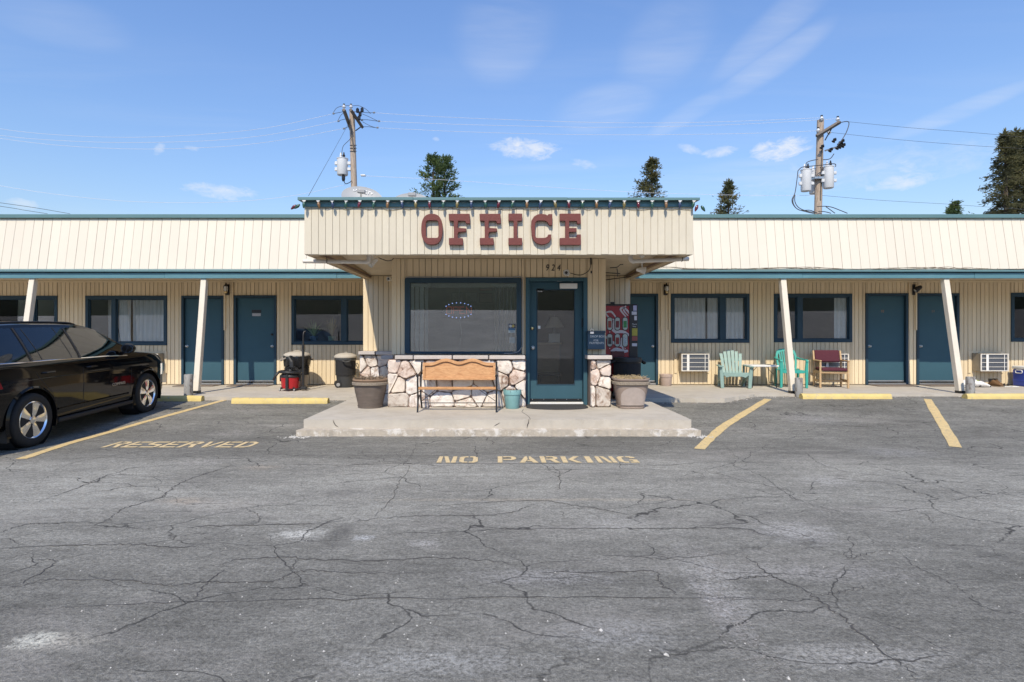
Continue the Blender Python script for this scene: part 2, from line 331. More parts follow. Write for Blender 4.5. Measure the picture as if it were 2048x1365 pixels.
def stone_mat():
    m = mat('white_quartz_stone', (0.7, 0.66, 0.62), 0.72, 0.1, 5, 1.0, 16); N = m.node_tree.nodes; L = m.node_tree.links; b = N['Principled BSDF']
    geo = N.new('ShaderNodeNewGeometry'); oi = N.new('ShaderNodeObjectInfo')
    no = N.new('ShaderNodeTexNoise'); no.inputs['Scale'].default_value = 7; no.inputs['Detail'].default_value = 7; no.inputs['Roughness'].default_value = 0.68; no.inputs['Distortion'].default_value = 0.9
    L.new(geo.outputs['Position'], no.inputs['Vector'])
    ad = N.new('ShaderNodeMath'); ad.operation = 'MULTIPLY_ADD'; L.new(oi.outputs['Random'], ad.inputs[0]); ad.inputs[1].default_value = 0.16; L.new(no.outputs['Fac'], ad.inputs[2])
    rp = N.new('ShaderNodeValToRGB'); e = rp.color_ramp.elements
    e[0].position = 0.36; e[0].color = (0.20, 0.12, 0.09, 1); e[1].position = 0.72; e[1].color = (0.80, 0.76, 0.71, 1)
    for p, c in ((0.44, (0.46, 0.36, 0.30, 1)), (0.52, (0.66, 0.59, 0.54, 1)), (0.60, (0.76, 0.71, 0.66, 1))):
        q = e.new(p); q.color = c
    L.new(ad.outputs[0], rp.inputs[0])
    pal = N.new('ShaderNodeValToRGB'); pal.color_ramp.interpolation = 'CONSTANT'; q = pal.color_ramp.elements; q[0].color = (1, .97, .93, 1); q[1].position = .35; q[1].color = (.95, .88, .80, 1)
    for p, c in ((.5, (1, 1, 1, 1)), (.72, (.80, .77, .73, 1)), (.85, (.93, .83, .77, 1))): k = q.new(p); k.color = c
    fr = N.new('ShaderNodeMath'); fr.operation = 'FRACT'; mu = N.new('ShaderNodeMath'); mu.operation = 'MULTIPLY'; mu.inputs[1].default_value = 7.31; L.new(oi.outputs['Random'], mu.inputs[0]); L.new(mu.outputs[0], fr.inputs[0]); L.new(fr.outputs[0], pal.inputs[0])
    mm = N.new('ShaderNodeMixRGB'); mm.blend_type = 'MULTIPLY'; mm.inputs[0].default_value = 1; L.new(rp.outputs[0], mm.inputs[1]); L.new(pal.outputs[0], mm.inputs[2]); L.new(mm.outputs[0], b.inputs['Base Color']); return m
M_stone = stone_mat()

# ------------------------------------------------------------------ the lot
def asphalt_mat():
    m = bpy.data.materials.new('asphalt'); m.use_nodes = True; nt = m.node_tree; N = nt.nodes; L = nt.links; b = N['Principled BSDF']
    b.inputs['Roughness'].default_value = 0.88; b.inputs['Specular IOR Level'].default_value = 0.12
    geo = N.new('ShaderNodeNewGeometry'); P = geo.outputs['Position']
    def mapv(s, rot=0):
        n = N.new('ShaderNodeMapping'); n.inputs['Scale'].default_value = s; n.inputs['Rotation'].default_value = (0, 0, rot); L.new(P, n.inputs['Vector']); return n.outputs[0]
    def noise(v, s, d=5, r=0.6, dist=0):
        n = N.new('ShaderNodeTexNoise'); L.new(v, n.inputs['Vector']); n.inputs['Scale'].default_value = s; n.inputs['Detail'].default_value = d; n.inputs['Roughness'].default_value = r; n.inputs['Distortion'].default_value = dist; return n.outputs['Fac']
    def mth(op, a, c=None, e=None, clamp=False):
        n = N.new('ShaderNodeMath'); n.operation = op; n.use_clamp = clamp
        for i, v in enumerate((a, c, e)):
            if v is None: continue
            if isinstance(v, (int, float)): n.inputs[i].default_value = v
            else: L.new(v, n.inputs[i])
        return n.outputs[0]
    def rng(v, a, c, d, e):
        n = N.new('ShaderNodeMapRange'); L.new(v, n.inputs['Value'])
        for k, q in zip(('From Min', 'From Max', 'To Min', 'To Max'), (a, c, d, e)): n.inputs[k].default_value = q
        return n.outputs[0]
    patch = rng(noise(mapv((0.5, 1, 1), 0.1), 0.7, 6, 0.62, 0.6), 0.3, 0.72, 0.72, 1.26)
    mid = rng(noise(mapv((0.6, 1, 1), -0.15), 4.5, 6, 0.65), 0.3, 0.7, 0.88, 1.12)
    grit = mth('MULTIPLY', rng(noise(P, 48, 4, 0.8), 0.32, 0.68, 0.55, 1.45), rng(noise(mapv((0.7, 1, 1), 0.3), 17, 4, 0.75), 0.3, 0.7, 0.72, 1.28))
    fine = rng(noise(P, 190, 2, 0.7), 0.3, 0.7, 0.75, 1.25)
    # newer, darker blacktop by the building
    sep = N.new('ShaderNodeSeparateXYZ'); L.new(P, sep.inputs[0])
    seam = mth('ADD', sep.outputs[1], mth('MULTIPLY', mth('SUBTRACT', noise(P, 0.8, 4), 0.5), 0.5))
    dark = rng(seam, 6.3, 6.9, 1.0, 0.72)
    v = mth('MULTIPLY', mth('MULTIPLY', patch, mid), mth('MULTIPLY', grit, fine)); v = mth('MULTIPLY', v, dark); v = mth('MULTIPLY', v, rng(mth('ADD', sep.outputs[1], mth('MULTIPLY', mth('SUBTRACT', noise(mapv((0.3, 1, 1), 0.1), 1.1, 5, 0.65), 0.5), 2.2)), 3.5, 5.0, 0.80, 1.12))
    v = mth('MULTIPLY', v, rng(noise(mapv((0.16, 1.4, 1), 0.32), 5.5, 5, 0.7), 0.3, 0.7, 0.88, 1.12))
    v = mth('MULTIPLY', v, 0.268)
    comb = N.new('ShaderNodeCombineXYZ'); L.new(mth('MULTIPLY', v, 1.03), comb.inputs[0]); L.new(mth('MULTIPLY', v, 0.99), comb.inputs[1]); L.new(mth('MULTIPLY', v, 0.865), comb.inputs[2])
    c = comb.outputs[0]
    def over(mask, col, c):
        mx = N.new('ShaderNodeMixRGB'); L.new(mask, mx.inputs[0]); L.new(c, mx.inputs[1]); mx.inputs[2].default_value = (*col, 1); return mx.outputs[0]
    # pale scraped stones, tiny light flecks
    vo = N.new('ShaderNodeTexVoronoi'); vo.inputs['Scale'].default_value = 42; L.new(mapv((0.45, 1, 1), 0.5), vo.inputs['Vector'])
    flm = mth('MULTIPLY', rng(vo.outputs['Distance'], 0.10, 0.22, 1, 0), rng(noise(mapv((0.6, 1, 1)), 1.6, 5, 0.7), 0.52, 0.66, 0, 0.75), clamp=True)
    c = over(flm, (0.50, 0.48, 0.45), c)
    # warm dust
    dm = mth('MULTIPLY', rng(noise(mapv((0.35, 1.3, 1), 0.25), 1.1, 7, 0.68, 0.8), 0.54, 0.78, 0, 0.55), grit, clamp=True)
    c = over(dm, (0.42, 0.39, 0.35), c)
    # spills and scuffs that have a place of their own
    nd = mth('MULTIPLY', mth('SUBTRACT', noise(mapv((0.6, 1, 1), 0.3), 11, 8, 0.85), 0.5), 2.0)
    for px, py, rx, ry, st, col in [(72, 1281, .115, .075, 1.2, (0.72, 0.72, 0.62)), (100, 1283, .22, .09, .6, (0.68, 0.62, 0.51)), (600, 1068, .20, .13, 1.1, (0.70, 0.68, 0.61)), (728, 1076, .09, .06, 1.0, (0.72, 0.72, 0.70)), (850, 1088, .14, .09, .6, (0.61, 0.58, 0.54)),
                                    (440, 1010, .42, .22, .6, (0.49, 0.45, 0.39)), (400, 925, .30, .18, .6, (0.49, 0.46, 0.42)), (1655, 962, .30, .22, .8, (0.51, 0.49, 0.45)), (1590, 1064, .30, .25, .9, (0.50, 0.48, 0.45)),
                                    (1420, 1150, .16, .55, .75, (0.49, 0.47, 0.43)), (1440, 1210, .10, .35, .7, (0.50, 0.47, 0.45)), (1600, 1145, .75, .14, .55, (0.49, 0.46, 0.43)), (1230, 1045, .30, .2, .55, (0.49, 0.47, 0.43)),
                                    (1620, 838, .5, .6, .55, (0.34, 0.33, 0.32)), (1790, 905, .5, .3, .45, (0.43, 0.42, 0.41)), (460, 868, .4, .2, .6, (0.46, 0.43, 0.39)), (1080, 1155, .5, .14, .55, (0.49, 0.47, 0.45)), (1230, 1270, .35, .16, .5, (0.46, 0.45, 0.43)),
                                    (1720, 1315, .5, .12, .7, (0.51, 0.49, 0.45)), (880, 1325, .5, .12, .55, (0.51, 0.50, 0.47)), (520, 935, .25, .15, .5, (0.51, 0.42, 0.32)), (370, 1002, .22, .12, .5, (0.57, 0.43, 0.30)), (1090, 1000, 1.6, .05, .35, (0.57, 0.45, 0.30))]:
        g = gpoint(px, py)
        s1 = N.new('ShaderNodeVectorMath'); s1.operation = 'SUBTRACT'; L.new(P, s1.inputs[0]); s1.inputs[1].default_value = g
        s2 = N.new('ShaderNodeVectorMath'); s2.operation = 'MULTIPLY'; L.new(s1.outputs[0], s2.inputs[0]); s2.inputs[1].default_value = (1 / rx, 1 / ry, 0)
        s3 = N.new('ShaderNodeVectorMath'); s3.operation = 'LENGTH'; L.new(s2.outputs[0], s3.inputs[0])
        k = rng(mth('ADD', s3.outputs['Value'], mth('MULTIPLY', nd, 1.5)), 0.25, 1.15, 1, 0)
        k = mth('MULTIPLY', mth('MULTIPLY', k, st * .8), rng(grit, 0.7, 1.3, 0.05, 1.25), clamp=True)
        c = over(k, col, c)
    # hairline cracks between the big ones
    wv = N.new('ShaderNodeMixRGB'); wv.blend_type = 'ADD'; wv.inputs[0].default_value = 0.35
    nn = N.new('ShaderNodeTexNoise'); nn.inputs['Scale'].default_value = 1.6; nn.inputs['Detail'].default_value = 6; L.new(P, nn.inputs['Vector']); L.new(mapv((0.55, 0.9, 0)), wv.inputs[1]); L.new(nn.outputs['Color'], wv.inputs[2])
    vc = N.new('ShaderNodeTexVoronoi'); vc.feature = 'DISTANCE_TO_EDGE'; vc.inputs['Scale'].default_value = 1.55; L.new(wv.outputs[0], vc.inputs['Vector'])
    cm = mth('MULTIPLY', rng(vc.outputs['Distance'], 0.002, 0.008, 0.85, 0), rng(noise(P, 0.9, 4), 0.42, 0.52, 0.1, 1), clamp=True)
    c = over(cm, (0.05, 0.048, 0.046), c)
    vc2 = N.new('ShaderNodeTexVoronoi'); vc2.feature = 'DISTANCE_TO_EDGE'; vc2.inputs['Scale'].default_value = 3.6; L.new(wv.outputs[0], vc2.inputs['Vector'])
    cm2 = mth('MULTIPLY', rng(vc2.outputs['Distance'], 0.003, 0.012, 0.6, 0), rng(noise(P, 0.6, 4), 0.52, 0.60, 0, 1), clamp=True)
    c = over(cm2, (0.06, 0.057, 0.053), c)
    oil = mth('MULTIPLY', rng(noise(mapv((0.8, 1, 1)), 0.75, 6, 0.7, 1.0), 0.60, 0.74, 0, 0.45), 1.0)
    c = over(oil, (0.075, 0.072, 0.07), c)
    L.new(c, b.inputs['Base Color'])
    bp = N.new('ShaderNodeBump'); bp.inputs['Strength'].default_value = 0.85; bp.inputs['Distance'].default_value = 0.012
    L.new(mth('ADD', mth('MULTIPLY', grit, 0.6), mth('MULTIPLY', fine, 0.25)), bp.inputs['Height']); L.new(bp.outputs[0], b.inputs['Normal'])
    return m
M_asphalt = asphalt_mat()
def make_lot():
    mb = MB(); ys = [-400, -60, -20, -5, 0, 2, 4, 6, 7.5, 7.9] + [7.9 + 0.1 * i for i in range(1, 9)] + [9, 9.5, 10, 11, 11.7, 12.2, 14, 40, 200, 1500]
    xs = [-600, -60, -14, -5, 0, 5, 14, 60, 600]; vs = []; fs = []
    for y in ys:
        for x in xs: vs.append((x, y, ground_z(y)))
    n = len(xs)
    for i in range(len(ys) - 1):
        for j in range(n - 1): fs.append((i * n + j, i * n + j + 1, (i + 1) * n + j + 1, (i + 1) * n + j))
    mb.add(vs, fs)
    return tag(mb.build('parking_lot', M_asphalt, smooth=True), 'cracked grey asphalt parking lot in front of the motel', 'parking lot', kind='structure')
lot = make_lot()
def ribbon(name, pts, w, mt, lift=0.004, jit=0.0, taper=False, sub=6, ragged=0.0):
    """a flat strip laid on the lot along points (world x, y)"""
    P = spline([(p[0], p[1], 0) for p in pts], sub) if sub > 1 else [Vector((p[0], p[1], 0)) for p in pts]
    vs = []; fs = []; k = len(P)
    for i, p in enumerate(P):
        t = (P[min(i + 1, k - 1)] - P[max(i - 1, 0)]).normalized(); nn = Vector((-t.y, t.x, 0))
        q = p + nn * random.uniform(-jit, jit) + t * random.uniform(-jit, jit) * 0.5
        ww = w * (random.uniform(0.45, 1.4) if jit else 1.0)
        if taper: ww *= min(1, 0.25 + 4 * min(i, k - 1 - i) / k)
        a = q + nn * (ww / 2 + random.uniform(-ragged, ragged)); c = q - nn * (ww / 2 + random.uniform(-ragged, ragged))
        vs += [(a.x, a.y, ground_z(a.y) + lift), (c.x, c.y, ground_z(c.y) + lift)]
    for i in range(k - 1): fs.append((2 * i, 2 * i + 1, 2 * i + 3, 2 * i + 2))
    return MB().add(vs, fs).build(name, mt, lot)
CR = [[(100, 945), (148, 926), (189, 918), (260, 907), (304, 900), (342, 896)], [(60, 1010), (140, 982), (181, 966), (203, 955), (238, 945), (260, 937), (304, 934), (372, 928)],
      [(216, 1045), (230, 1030), (247, 1018), (293, 1004), (326, 993), (348, 974), (381, 958), (435, 941), (463, 932), (509, 929)], [(480, 897), (472, 907), (479, 912), (509, 914), (588, 913), (700, 912), (811, 913), (960, 909), (1164, 909), (1331, 907), (1405, 909), (1442, 911)],
      [(509, 930), (536, 932), (605, 930), (700, 930), (819, 928), (960, 928), (1090, 928), (1257, 930), (1331, 931), (1405, 926), (1460, 935)], [(835, 874), (832, 890), (822, 913), (808, 930), (819, 935), (796, 968), (785, 998), (759, 1024), (744, 1044)],
      [(1102, 931), (1119, 946), (1121, 976), (1112, 981)], [(700, 1046), (748, 1039), (830, 1033), (978, 1031), (1034, 1022), (1056, 1013), (1071, 1009)], [(904, 1011), (997, 1004), (1090, 1002), (1145, 1011), (1219, 1022), (1264, 1033)],
      [(923, 1065), (1015, 1059), (1145, 1058), (1257, 1057), (1274, 1059), (1474, 1057), (1524, 1070), (1564, 1075)], [(214, 1051), (293, 1044), (337, 1040)], [(375, 1056), (413, 1053), (482, 1052), (550, 1049), (618, 1049), (700, 1042)],
      [(482, 1051), (515, 1045), (520, 1036), (508, 1026), (482, 1015)], [(1444, 885), (1474, 915), (1469, 932), (1519, 950), (1554, 975), (1579, 992), (1609, 1005), (1699, 1030), (1709, 1037)],
      [(1444, 882), (1524, 895), (1604, 905), (1634, 925), (1684, 942), (1744, 950), (1824, 962), (1894, 977), (1974, 1005), (2060, 1024)], [(1894, 977), (1974, 982), (2060, 1000)],
      [(1489, 1110), (1514, 1130), (1544, 1152), (1574, 1165), (1614, 1185), (1649, 1210), (1684, 1235), (1724, 1270), (1774, 1310), (1834, 1355)], [(1804, 1105), (1824, 1130), (1874, 1152), (1924, 1180), (1959, 1210), (2004, 1225), (2060, 1232)],
      [(60, 1232), (140, 1215), (390, 1205), (650, 1200), (1024, 1197), (1224, 1196), (1449, 1197), (1634, 1198)], [(-20, 1176), (30, 1175), (100, 1160), (200, 1160), (250, 1162), (340, 1172), (415, 1165), (500, 1165), (560, 1160), (585, 1145), (635, 1142), (750, 1147), (860, 1147)],
      [(440, 1137), (475, 1120), (575, 1116), (640, 1120), (750, 1122), (870, 1117), (950, 1120), (1024, 1127)], [(-20, 1102), (100, 1092), (220, 1090), (280, 1090), (350, 1095), (415, 1090)], [(30, 1175), (75, 1150), (110, 1122), (70, 1120)],
      [(390, 1200), (400, 1185), (425, 1160), (450, 1137)], [(1184, 1110), (1274, 1115), (1344, 1117), (1489, 1107)], [(1079, 1145), (1209, 1145), (1304, 1142), (1324, 1170), (1354, 1192)], [(1449, 1160), (1489, 1157), (1544, 1152)], [(1639, 1192), (1694, 1182), (1734, 1172)],
      [(1719, 1015), (1824, 1020), (1874, 1050)], [(585, 1145), (590, 1120)], [(0, 1066), (50, 1050), (90, 1047), (225, 1045)], [(1690, 1105), (1700, 1118), (1740, 1106), (1800, 1100)], [(1695, 1072), (1704, 1095), (1700, 1118)]]
for c in CR:
    pts = [gpoint(*p) for p in c]
    ribbon('crack', pts, random.uniform(.005, .010), M_crack, 0.003, jit=0.016, taper=True, sub=9)  # flat strip, the crack's inner shade is painted on
tag(ribbon('painted_line', [gpoint(*p) for p in ((42, 919), (150, 884), (250, 856), (350, 828), (455, 799))], 0.125, M_line, 0.005, ragged=0.006))
ribbon('painted_line', [gpoint(*p) for p in ((1398, 899), (1426, 872), (1447, 854), (1480, 833), (1536, 799))], 0.135, M_line, 0.005, ragged=0.008)
ribbon('painted_line', [gpoint(*p) for p in ((1911, 895), (1893, 862), (1872, 828), (1855, 799))], 0.135, M_line, 0.005, ragged=0.006)
def sq(x0, y0, x1, y1): return [(x0, y0), (x1, y0), (x1, y1), (x0, y1)]
STEM = sq(0, 0, .25, 1); OL = [(.46, 1), (.2, 1), (0, .82), (0, .18), (.2, 0), (.46, 0), (.46, .16), (.32, .16), (.26, .25), (.26, .75), (.32, .84), (.46, .84)]
GL = {'R': [STEM, [(.32, 1), (.75, 1), (.95, .88), (.95, .62), (.78, .5), (1, 0), (.72, 0), (.5, .45), (.32, .45), (.32, .62), (.66, .62), (.7, .68), (.7, .8), (.66, .86), (.32, .86)]],
      'E': [STEM, sq(.32, .84, 1, 1), sq(.25, .42, .8, .58), sq(.25, 0, 1, .16)], 'S': [[(0, .55), (0, .9), (.15, 1), (1, 1), (1, .84), (.28, .84), (.28, .62), (.85, .55), (1, .45), (1, .1), (.85, 0), (0, 0), (0, .16), (.72, .16), (.72, .4), (.15, .46)]],
      'V': [[(0, 1), (.25, 1), (.48, .3), (.48, 0), (.36, 0)], [(.75, 1), (1, 1), (.64, 0), (.54, 0), (.54, .3)]], 'D': [STEM, [(.32, 1), (.7, 1), (1, .8), (1, .2), (.7, 0), (.32, 0), (.32, .16), (.62, .16), (.74, .28), (.74, .72), (.62, .84), (.32, .84)]],
      'N': [sq(0, 0, .23, 1), [(.27, 1), (.48, 1), (.73, 0), (.52, 0)], sq(.77, 0, 1, 1)], 'O': [OL, [(1 - x, y) for x, y in OL]], 'P': [STEM, [(.32, 1), (.8, 1), (1, .86), (1, .56), (.8, .42), (.32, .42), (.32, .58), (.68, .58), (.74, .64), (.74, .78), (.68, .84), (.32, .84)]],
      'A': [[(0, 0), (.26, 0), (.46, .55), (.46, 1), (.36, 1)], [(.54, 1), (.64, 1), (1, 0), (.74, 0), (.66, .22), (.4, .22), (.45, .36), (.6, .36), (.54, .55)]], 'K': [STEM, [(.32, .5), (.7, 1), (1, 1), (.62, .5), (1, 0), (.7, 0)]],
      'I': [sq(.25, 0, .75, 1)], 'G': [OL, [(.54, 1), (.8, 1), (1, .86), (1, .7), (.74, .7), (.7, .84), (.54, .84)], [(.54, 0), (.54, .16), (.74, .16), (.74, .34), (.58, .34), (.58, .48), (1, .48), (1, 0)]]}
def stencil(word, x0, x1, y0, y1):
    units = sum({' ': .75, 'I': .55}.get(ch, 1) + .16 for ch in word); u = (x1 - x0) / units; x = x0
    for ch in word:
        w = {' ': .75, 'I': .55}.get(ch, 1)
        if ch != ' ':
            mb = MB()
            for poly in GL[ch]:
                tr = tessellate_polygon([[Vector((p[0], p[1], 0)) for p in poly]])
                mb.add([(x + p[0] * w * u + random.uniform(-.004, .004), y0 + p[1] * (y1 - y0), ground_z(y0 + p[1] * (y1 - y0)) + .005) for p in poly], [tuple(t) for t in tr])
            mb.build('painted_letter', M_stencil, lot)
        x += (w + .16) * u
a = gpoint(200, 896); b2 = gpoint(503, 896); stencil('RESERVED', a.x, b2.x, a.y, gpoint(300, 884.5).y)
a = gpoint(873, 926.5); b2 = gpoint(1286, 926.5); stencil('NO PARKING', a.x, b2.x, a.y, gpoint(1000, 914).y)
# pale dusty tyre tracks
def tyre_track(px_pts, width, seed):
    rnd = random.Random(seed); mb = MB(); P = spline([(*gpoint(*p)[:2], 0) for p in px_pts], 30)
    for i in range(len(P) - 1):
        t = (P[i + 1] - P[i]); l = t.length; t.normalize(); nn = Vector((-t.y, t.x, 0))
        for k in range(5):
            if rnd.random() < .55: continue
            o_ = (k - 2) / 4 * width + rnd.uniform(-.006, .006); w = rnd.uniform(.002, .006); a = P[i] + nn * o_; e = a + t * l * rnd.uniform(.3, .95)
            mb.add([(p.x, p.y, ground_z(p.y) + .003) for p in (a - nn * w, a + nn * w, e + nn * w, e - nn * w)], [(0, 1, 2, 3)])
    mb.build('tyre_mark', M_dust, lot)['kind'] = 'stuff'
M_dust = mat('pale_dust', (.30, .28, .25), .95, .25, 30)
tyre_track([(1396, 1090), (1405, 1130), (1420, 1190), (1460, 1270), (1530, 1350)], .10, 1); tyre_track([(1430, 1105), (1440, 1150), (1460, 1210), (1510, 1290), (1580, 1360)], .08, 2)
# small stones scattered over the asphalt
def pebbles():
    mb = MB(); rnd = random.Random(3)
    for i in range(150):
        px = rnd.uniform(0, 2048); py = rnd.choice([rnd.uniform(885, 1365), rnd.uniform(1000, 1365)])
        g = gpoint(px, py); s = rnd.uniform(.0025, .006) * (1.8 if rnd.random() < .04 else 1)
        vs = [(g.x + s * rnd.uniform(.6, 1.4) * math.cos(k * 1.26), g.y + s * rnd.uniform(.6, 1.4) * math.sin(k * 1.26), g.z) for k in range(5)] + [(g.x, g.y, g.z + s)]
        mb.add(vs, [(k, (k + 1) % 5, 5) for k in range(5)])
    for i in range(160):                     # crumbs broken off the step corner
        x = -2.80 + rnd.gauss(0, .10) if i < 90 else 2.88 + rnd.gauss(0, .08); y = 7.98 + rnd.gauss(0, .05); s = rnd.uniform(.004, .016)
        vs = [(x + s * math.cos(k * 1.26), y + s * math.sin(k * 1.26), 0) for k in range(5)] + [(x, y, s)]
        mb.add(vs, [(k, (k + 1) % 5, 5) for k in range(5)])
    for i in range(900):                     # grit washed up along the walkway edge
        if i < 450: x = rnd.uniform(-9, -2.85); y = 11.12 + rnd.gauss(-.03, .05)
        else:
            x = rnd.uniform(2.85, 12); y = (10.86 if x < 4.35 else 10.86 + (x - 4.35) / .9 * .72 if x < 5.25 else 11.6) + rnd.gauss(-.03, .04)
        s = rnd.uniform(.004, .013); g = ground_z(y)
        mb.add([(x + s * math.cos(k * 1.26), y + s * math.sin(k * 1.26), g) for k in range(5)] + [(x, y, g + s)], [(k, (k + 1) % 5, 5) for k in range(5)], 1 if rnd.random() < .7 else 0)
    tag(mb.build('gravel', [mat('pale_gravel', (.5, .48, .44), .9, .3, 30), mat('brown_grit', (.20, .165, .13), .95, .3, 30)]), 'pale loose grit scattered over the asphalt', 'gravel', kind='stuff')
pebbles()

# ------------------------------------------------------------------ walkway, platform, step
WZ = 0.214
def slab(name, outline, z0, z1, mt, label, bevel=0.012):
    mb = MB().prism(outline, z0, z1, 'z')
    return tag(mb.build(name, mt, bevel=bevel), label, 'pavement', kind='structure')
def rough(p, q, n, amp):
    rnd = random.Random(int(p[0] * 100 + q[1] * 10)); out = []
    for i in range(n):
        t = i / n; nx, ny = q[1] - p[1], p[0] - q[0]; l = math.hypot(nx, ny); a = rnd.uniform(-amp, amp) if i else 0
        out.append((p[0] + (q[0] - p[0]) * t + nx / l * a, p[1] + (q[1] - p[1]) * t + ny / l * a))
    return out
YW, YE, YB, YO = 13.74, 12.1, 11.9, 9.85
slab('walkway', rough((-16, 11.22), (-2.80, 11.16), 90, .012) + [(-2.80, 11.16), (-2.80, 13.70), (-16, 13.70)], -.1, WZ, M_concrete, 'pale concrete walkway under the eave beside the parked car')
slab('walkway', rough((2.80, 10.95), (4.35, 10.9), 22, .012) + rough((4.35, 10.9), (5.25, 11.62), 14, .03) + rough((5.25, 11.62), (16, 11.68), 60, .01) + [(16, 11.68), (16, 13.70), (2.80, 13.70)], -.1, WZ, M_concrete, 'pale concrete walkway under the chairs and the cooler')
slab('entrance_platform', rough((-2.79, 8.19), (2.79, 8.19), 90, .007) + rough((2.79, 8.19), (2.79, 10), 20, .006) + [(2.79, 13.6), (-2.79, 13.6)], -.1, WZ, M_concrete, 'raised concrete platform in front of the office door', 0.02)
slab('entrance_step', rough((-2.845, 8.035), (2.875, 8.035), 110, .014) + [(2.875, 8.035), (2.83, 8.22), (-2.80, 8.22)], -.1, .088, M_curb, 'chipped concrete curb step below the platform', 0.016)

plat = bpy.data.objects['entrance_platform']
for pts in ([(666, 840), (668, 846), (671, 851), (674, 853), (679, 856)], [(1058, 838), (1057, 846), (1055, 850), (1054, 857)], [(1000, 846), (993, 850), (986, 854)]):
    MB().tube([(PX(a, 8.187), 8.186, PZ(b_, 8.187)) for a, b_ in pts], [.002] + [.006] * (len(pts) - 2) + [.002], 4).build('crack', M_crack, plat)
MB().tube([(PX(a, 8.6), y, WZ) for a, y in ((1051, 9.3), (1046, 9.0), (1053, 8.7), (1057, 8.45), (1058, 8.2))], .004, 4).build('crack', M_crack, plat)
# ------------------------------------------------------------------ wheel stops, bollards
def wheel_stop(x0, x1, y, label, tilt=0.0):
    L = x1 - x0; o = Matrix.Translation((x0, y, 0)) @ Matrix.Rotation(tilt, 4, 'Z'); mb = MB(); rnd = random.Random(int(x0 * 10)); n = 24; vs = []; fs = []
    prof = [(-.075, 0), (-.07, .06), (-.045, .095), (0, .107), (.045, .095), (.07, .06), (.075, 0)]
    for i in range(n + 1):
        for (py, pz) in prof: vs.append((L * i / n, py + rnd.uniform(-.004, .004), ground_z(y) + pz * (1 + rnd.uniform(-.05, .03)) - .004))
    k = len(prof)
    for i in range(n):
        for j in range(k - 1): fs.append((i * k + j, i * k + j + 1, (i + 1) * k + j + 1, (i + 1) * k + j))
    fs.append(tuple(range(k))); fs.append(tuple(n * k + j for j in reversed(range(k))))
    mb.add(vs, fs)
    return tag(mb.build('wheel_stop', M_yellow, smooth=True, M=o), label, 'wheel stop', 'yellow wheel stops along the walkway')
wheel_stop(-8.6, PX(405, 11.1), 11.12, 'yellow painted wheel stop ahead of the black car')
wheel_stop(PX(466, 10.85), PX(657, 10.85), 10.85, 'yellow wheel stop in the empty reserved space, in front of the vacuum')
wheel_stop(PX(1606, 11.3), PX(1785, 11.3), 11.38, 'yellow wheel stop in front of the burgundy chair')
wheel_stop(PX(1936, 11.3), PX(2140, 11.3), 11.38, 'yellow wheel stop at the edge of the picture, below the blue cooler')
def bollard(px, ytop, ybot, d, r, label):
    zt = PZ(ytop, d); zb = ground_z(d) - .02
    mb = MB().lathe([(r, 0), (r, zt - zb - .01), (r - .008, zt - zb), (r - .014, zt - zb - .012), (0, zt - zb - .015)], n=20)
    return tag(mb.build('bollard', M_galv, smooth=True, M=T((PX(px, d), d, zb))), label, 'bollard', 'steel pipe bollards')
bollard(377, 749, 790, 11.4, .083, 'rusty steel pipe bollard beside the post near the car')
bollard(1597.5, 756, 796, 11.6, .075, 'rusty steel pipe bollard beside the post at the turquoise chair')
bollard(1940.5, 754, 797, 11.6, .078, 'rusty steel pipe bollard in front of the patterned white bag')

# ------------------------------------------------------------------ the motel
ZC = PZ(437, 12.33); motel = thing('motel_building', 'long cream single storey motel with mansard roof, teal trim and projecting office', 'building', (0, YW, WZ))
XL, XR = -14.4, 14.9
BOX = {}
def board_mesh(w, h, t, mt, taper=0):
    k = (round(w, 3), round(h, 3), round(t, 3), mt.name)
    if k not in BOX:
        BOX[k] = MB().box(-w / 2, w / 2, 0, t, 0, h).mesh('board', [mt], bevel=0.003)
    return BOX[k]
def siding(parent, x0, x1, z0, z1, y, pitch, mt, holes=(), gap=0.010, t=0.014, name='siding_board', phase=0.0):
    """upright boards with open grooves, cut round the openings (x0, x1, z0, z1)"""
    n = int(math.ceil((x1 - x0) / pitch)); x = x0 - phase
    while x < x1 - 0.02:
        a, b = max(x, x0), min(x + pitch, x1); x += pitch
        if b - a < 0.025: continue
        cuts = [(a, b, z0, z1)]
        for hx0, hx1, hz0, hz1 in holes:
            new = []
            for (p, q, u, v) in cuts:
                if hx1 <= p + .002 or hx0 >= q - .002 or hz1 <= u or hz0 >= v: new.append((p, q, u, v)); continue
                if hx0 > p + .02: new.append((p, hx0, u, v))
                if hx1 < q - .02: new.append((hx1, q, u, v))
                p2, q2 = max(p, hx0), min(q, hx1)
                if hz0 > u + .01: new.append((p2, q2, u, hz0))
                if hz1 < v - .01: new.append((p2, q2, hz1, v))
            cuts = new
        for (p, q, u, v) in cuts:
            if q - p < .02: continue
            inst(name, board_mesh(q - p - (gap + .006 if int(round((p - x0) / pitch)) % 12 == 11 else gap), v - u, t, mt), parent, T(((p + q) / 2 + random.uniform(-.0008, .0008), y + random.uniform(-.0012, .0012), u)))
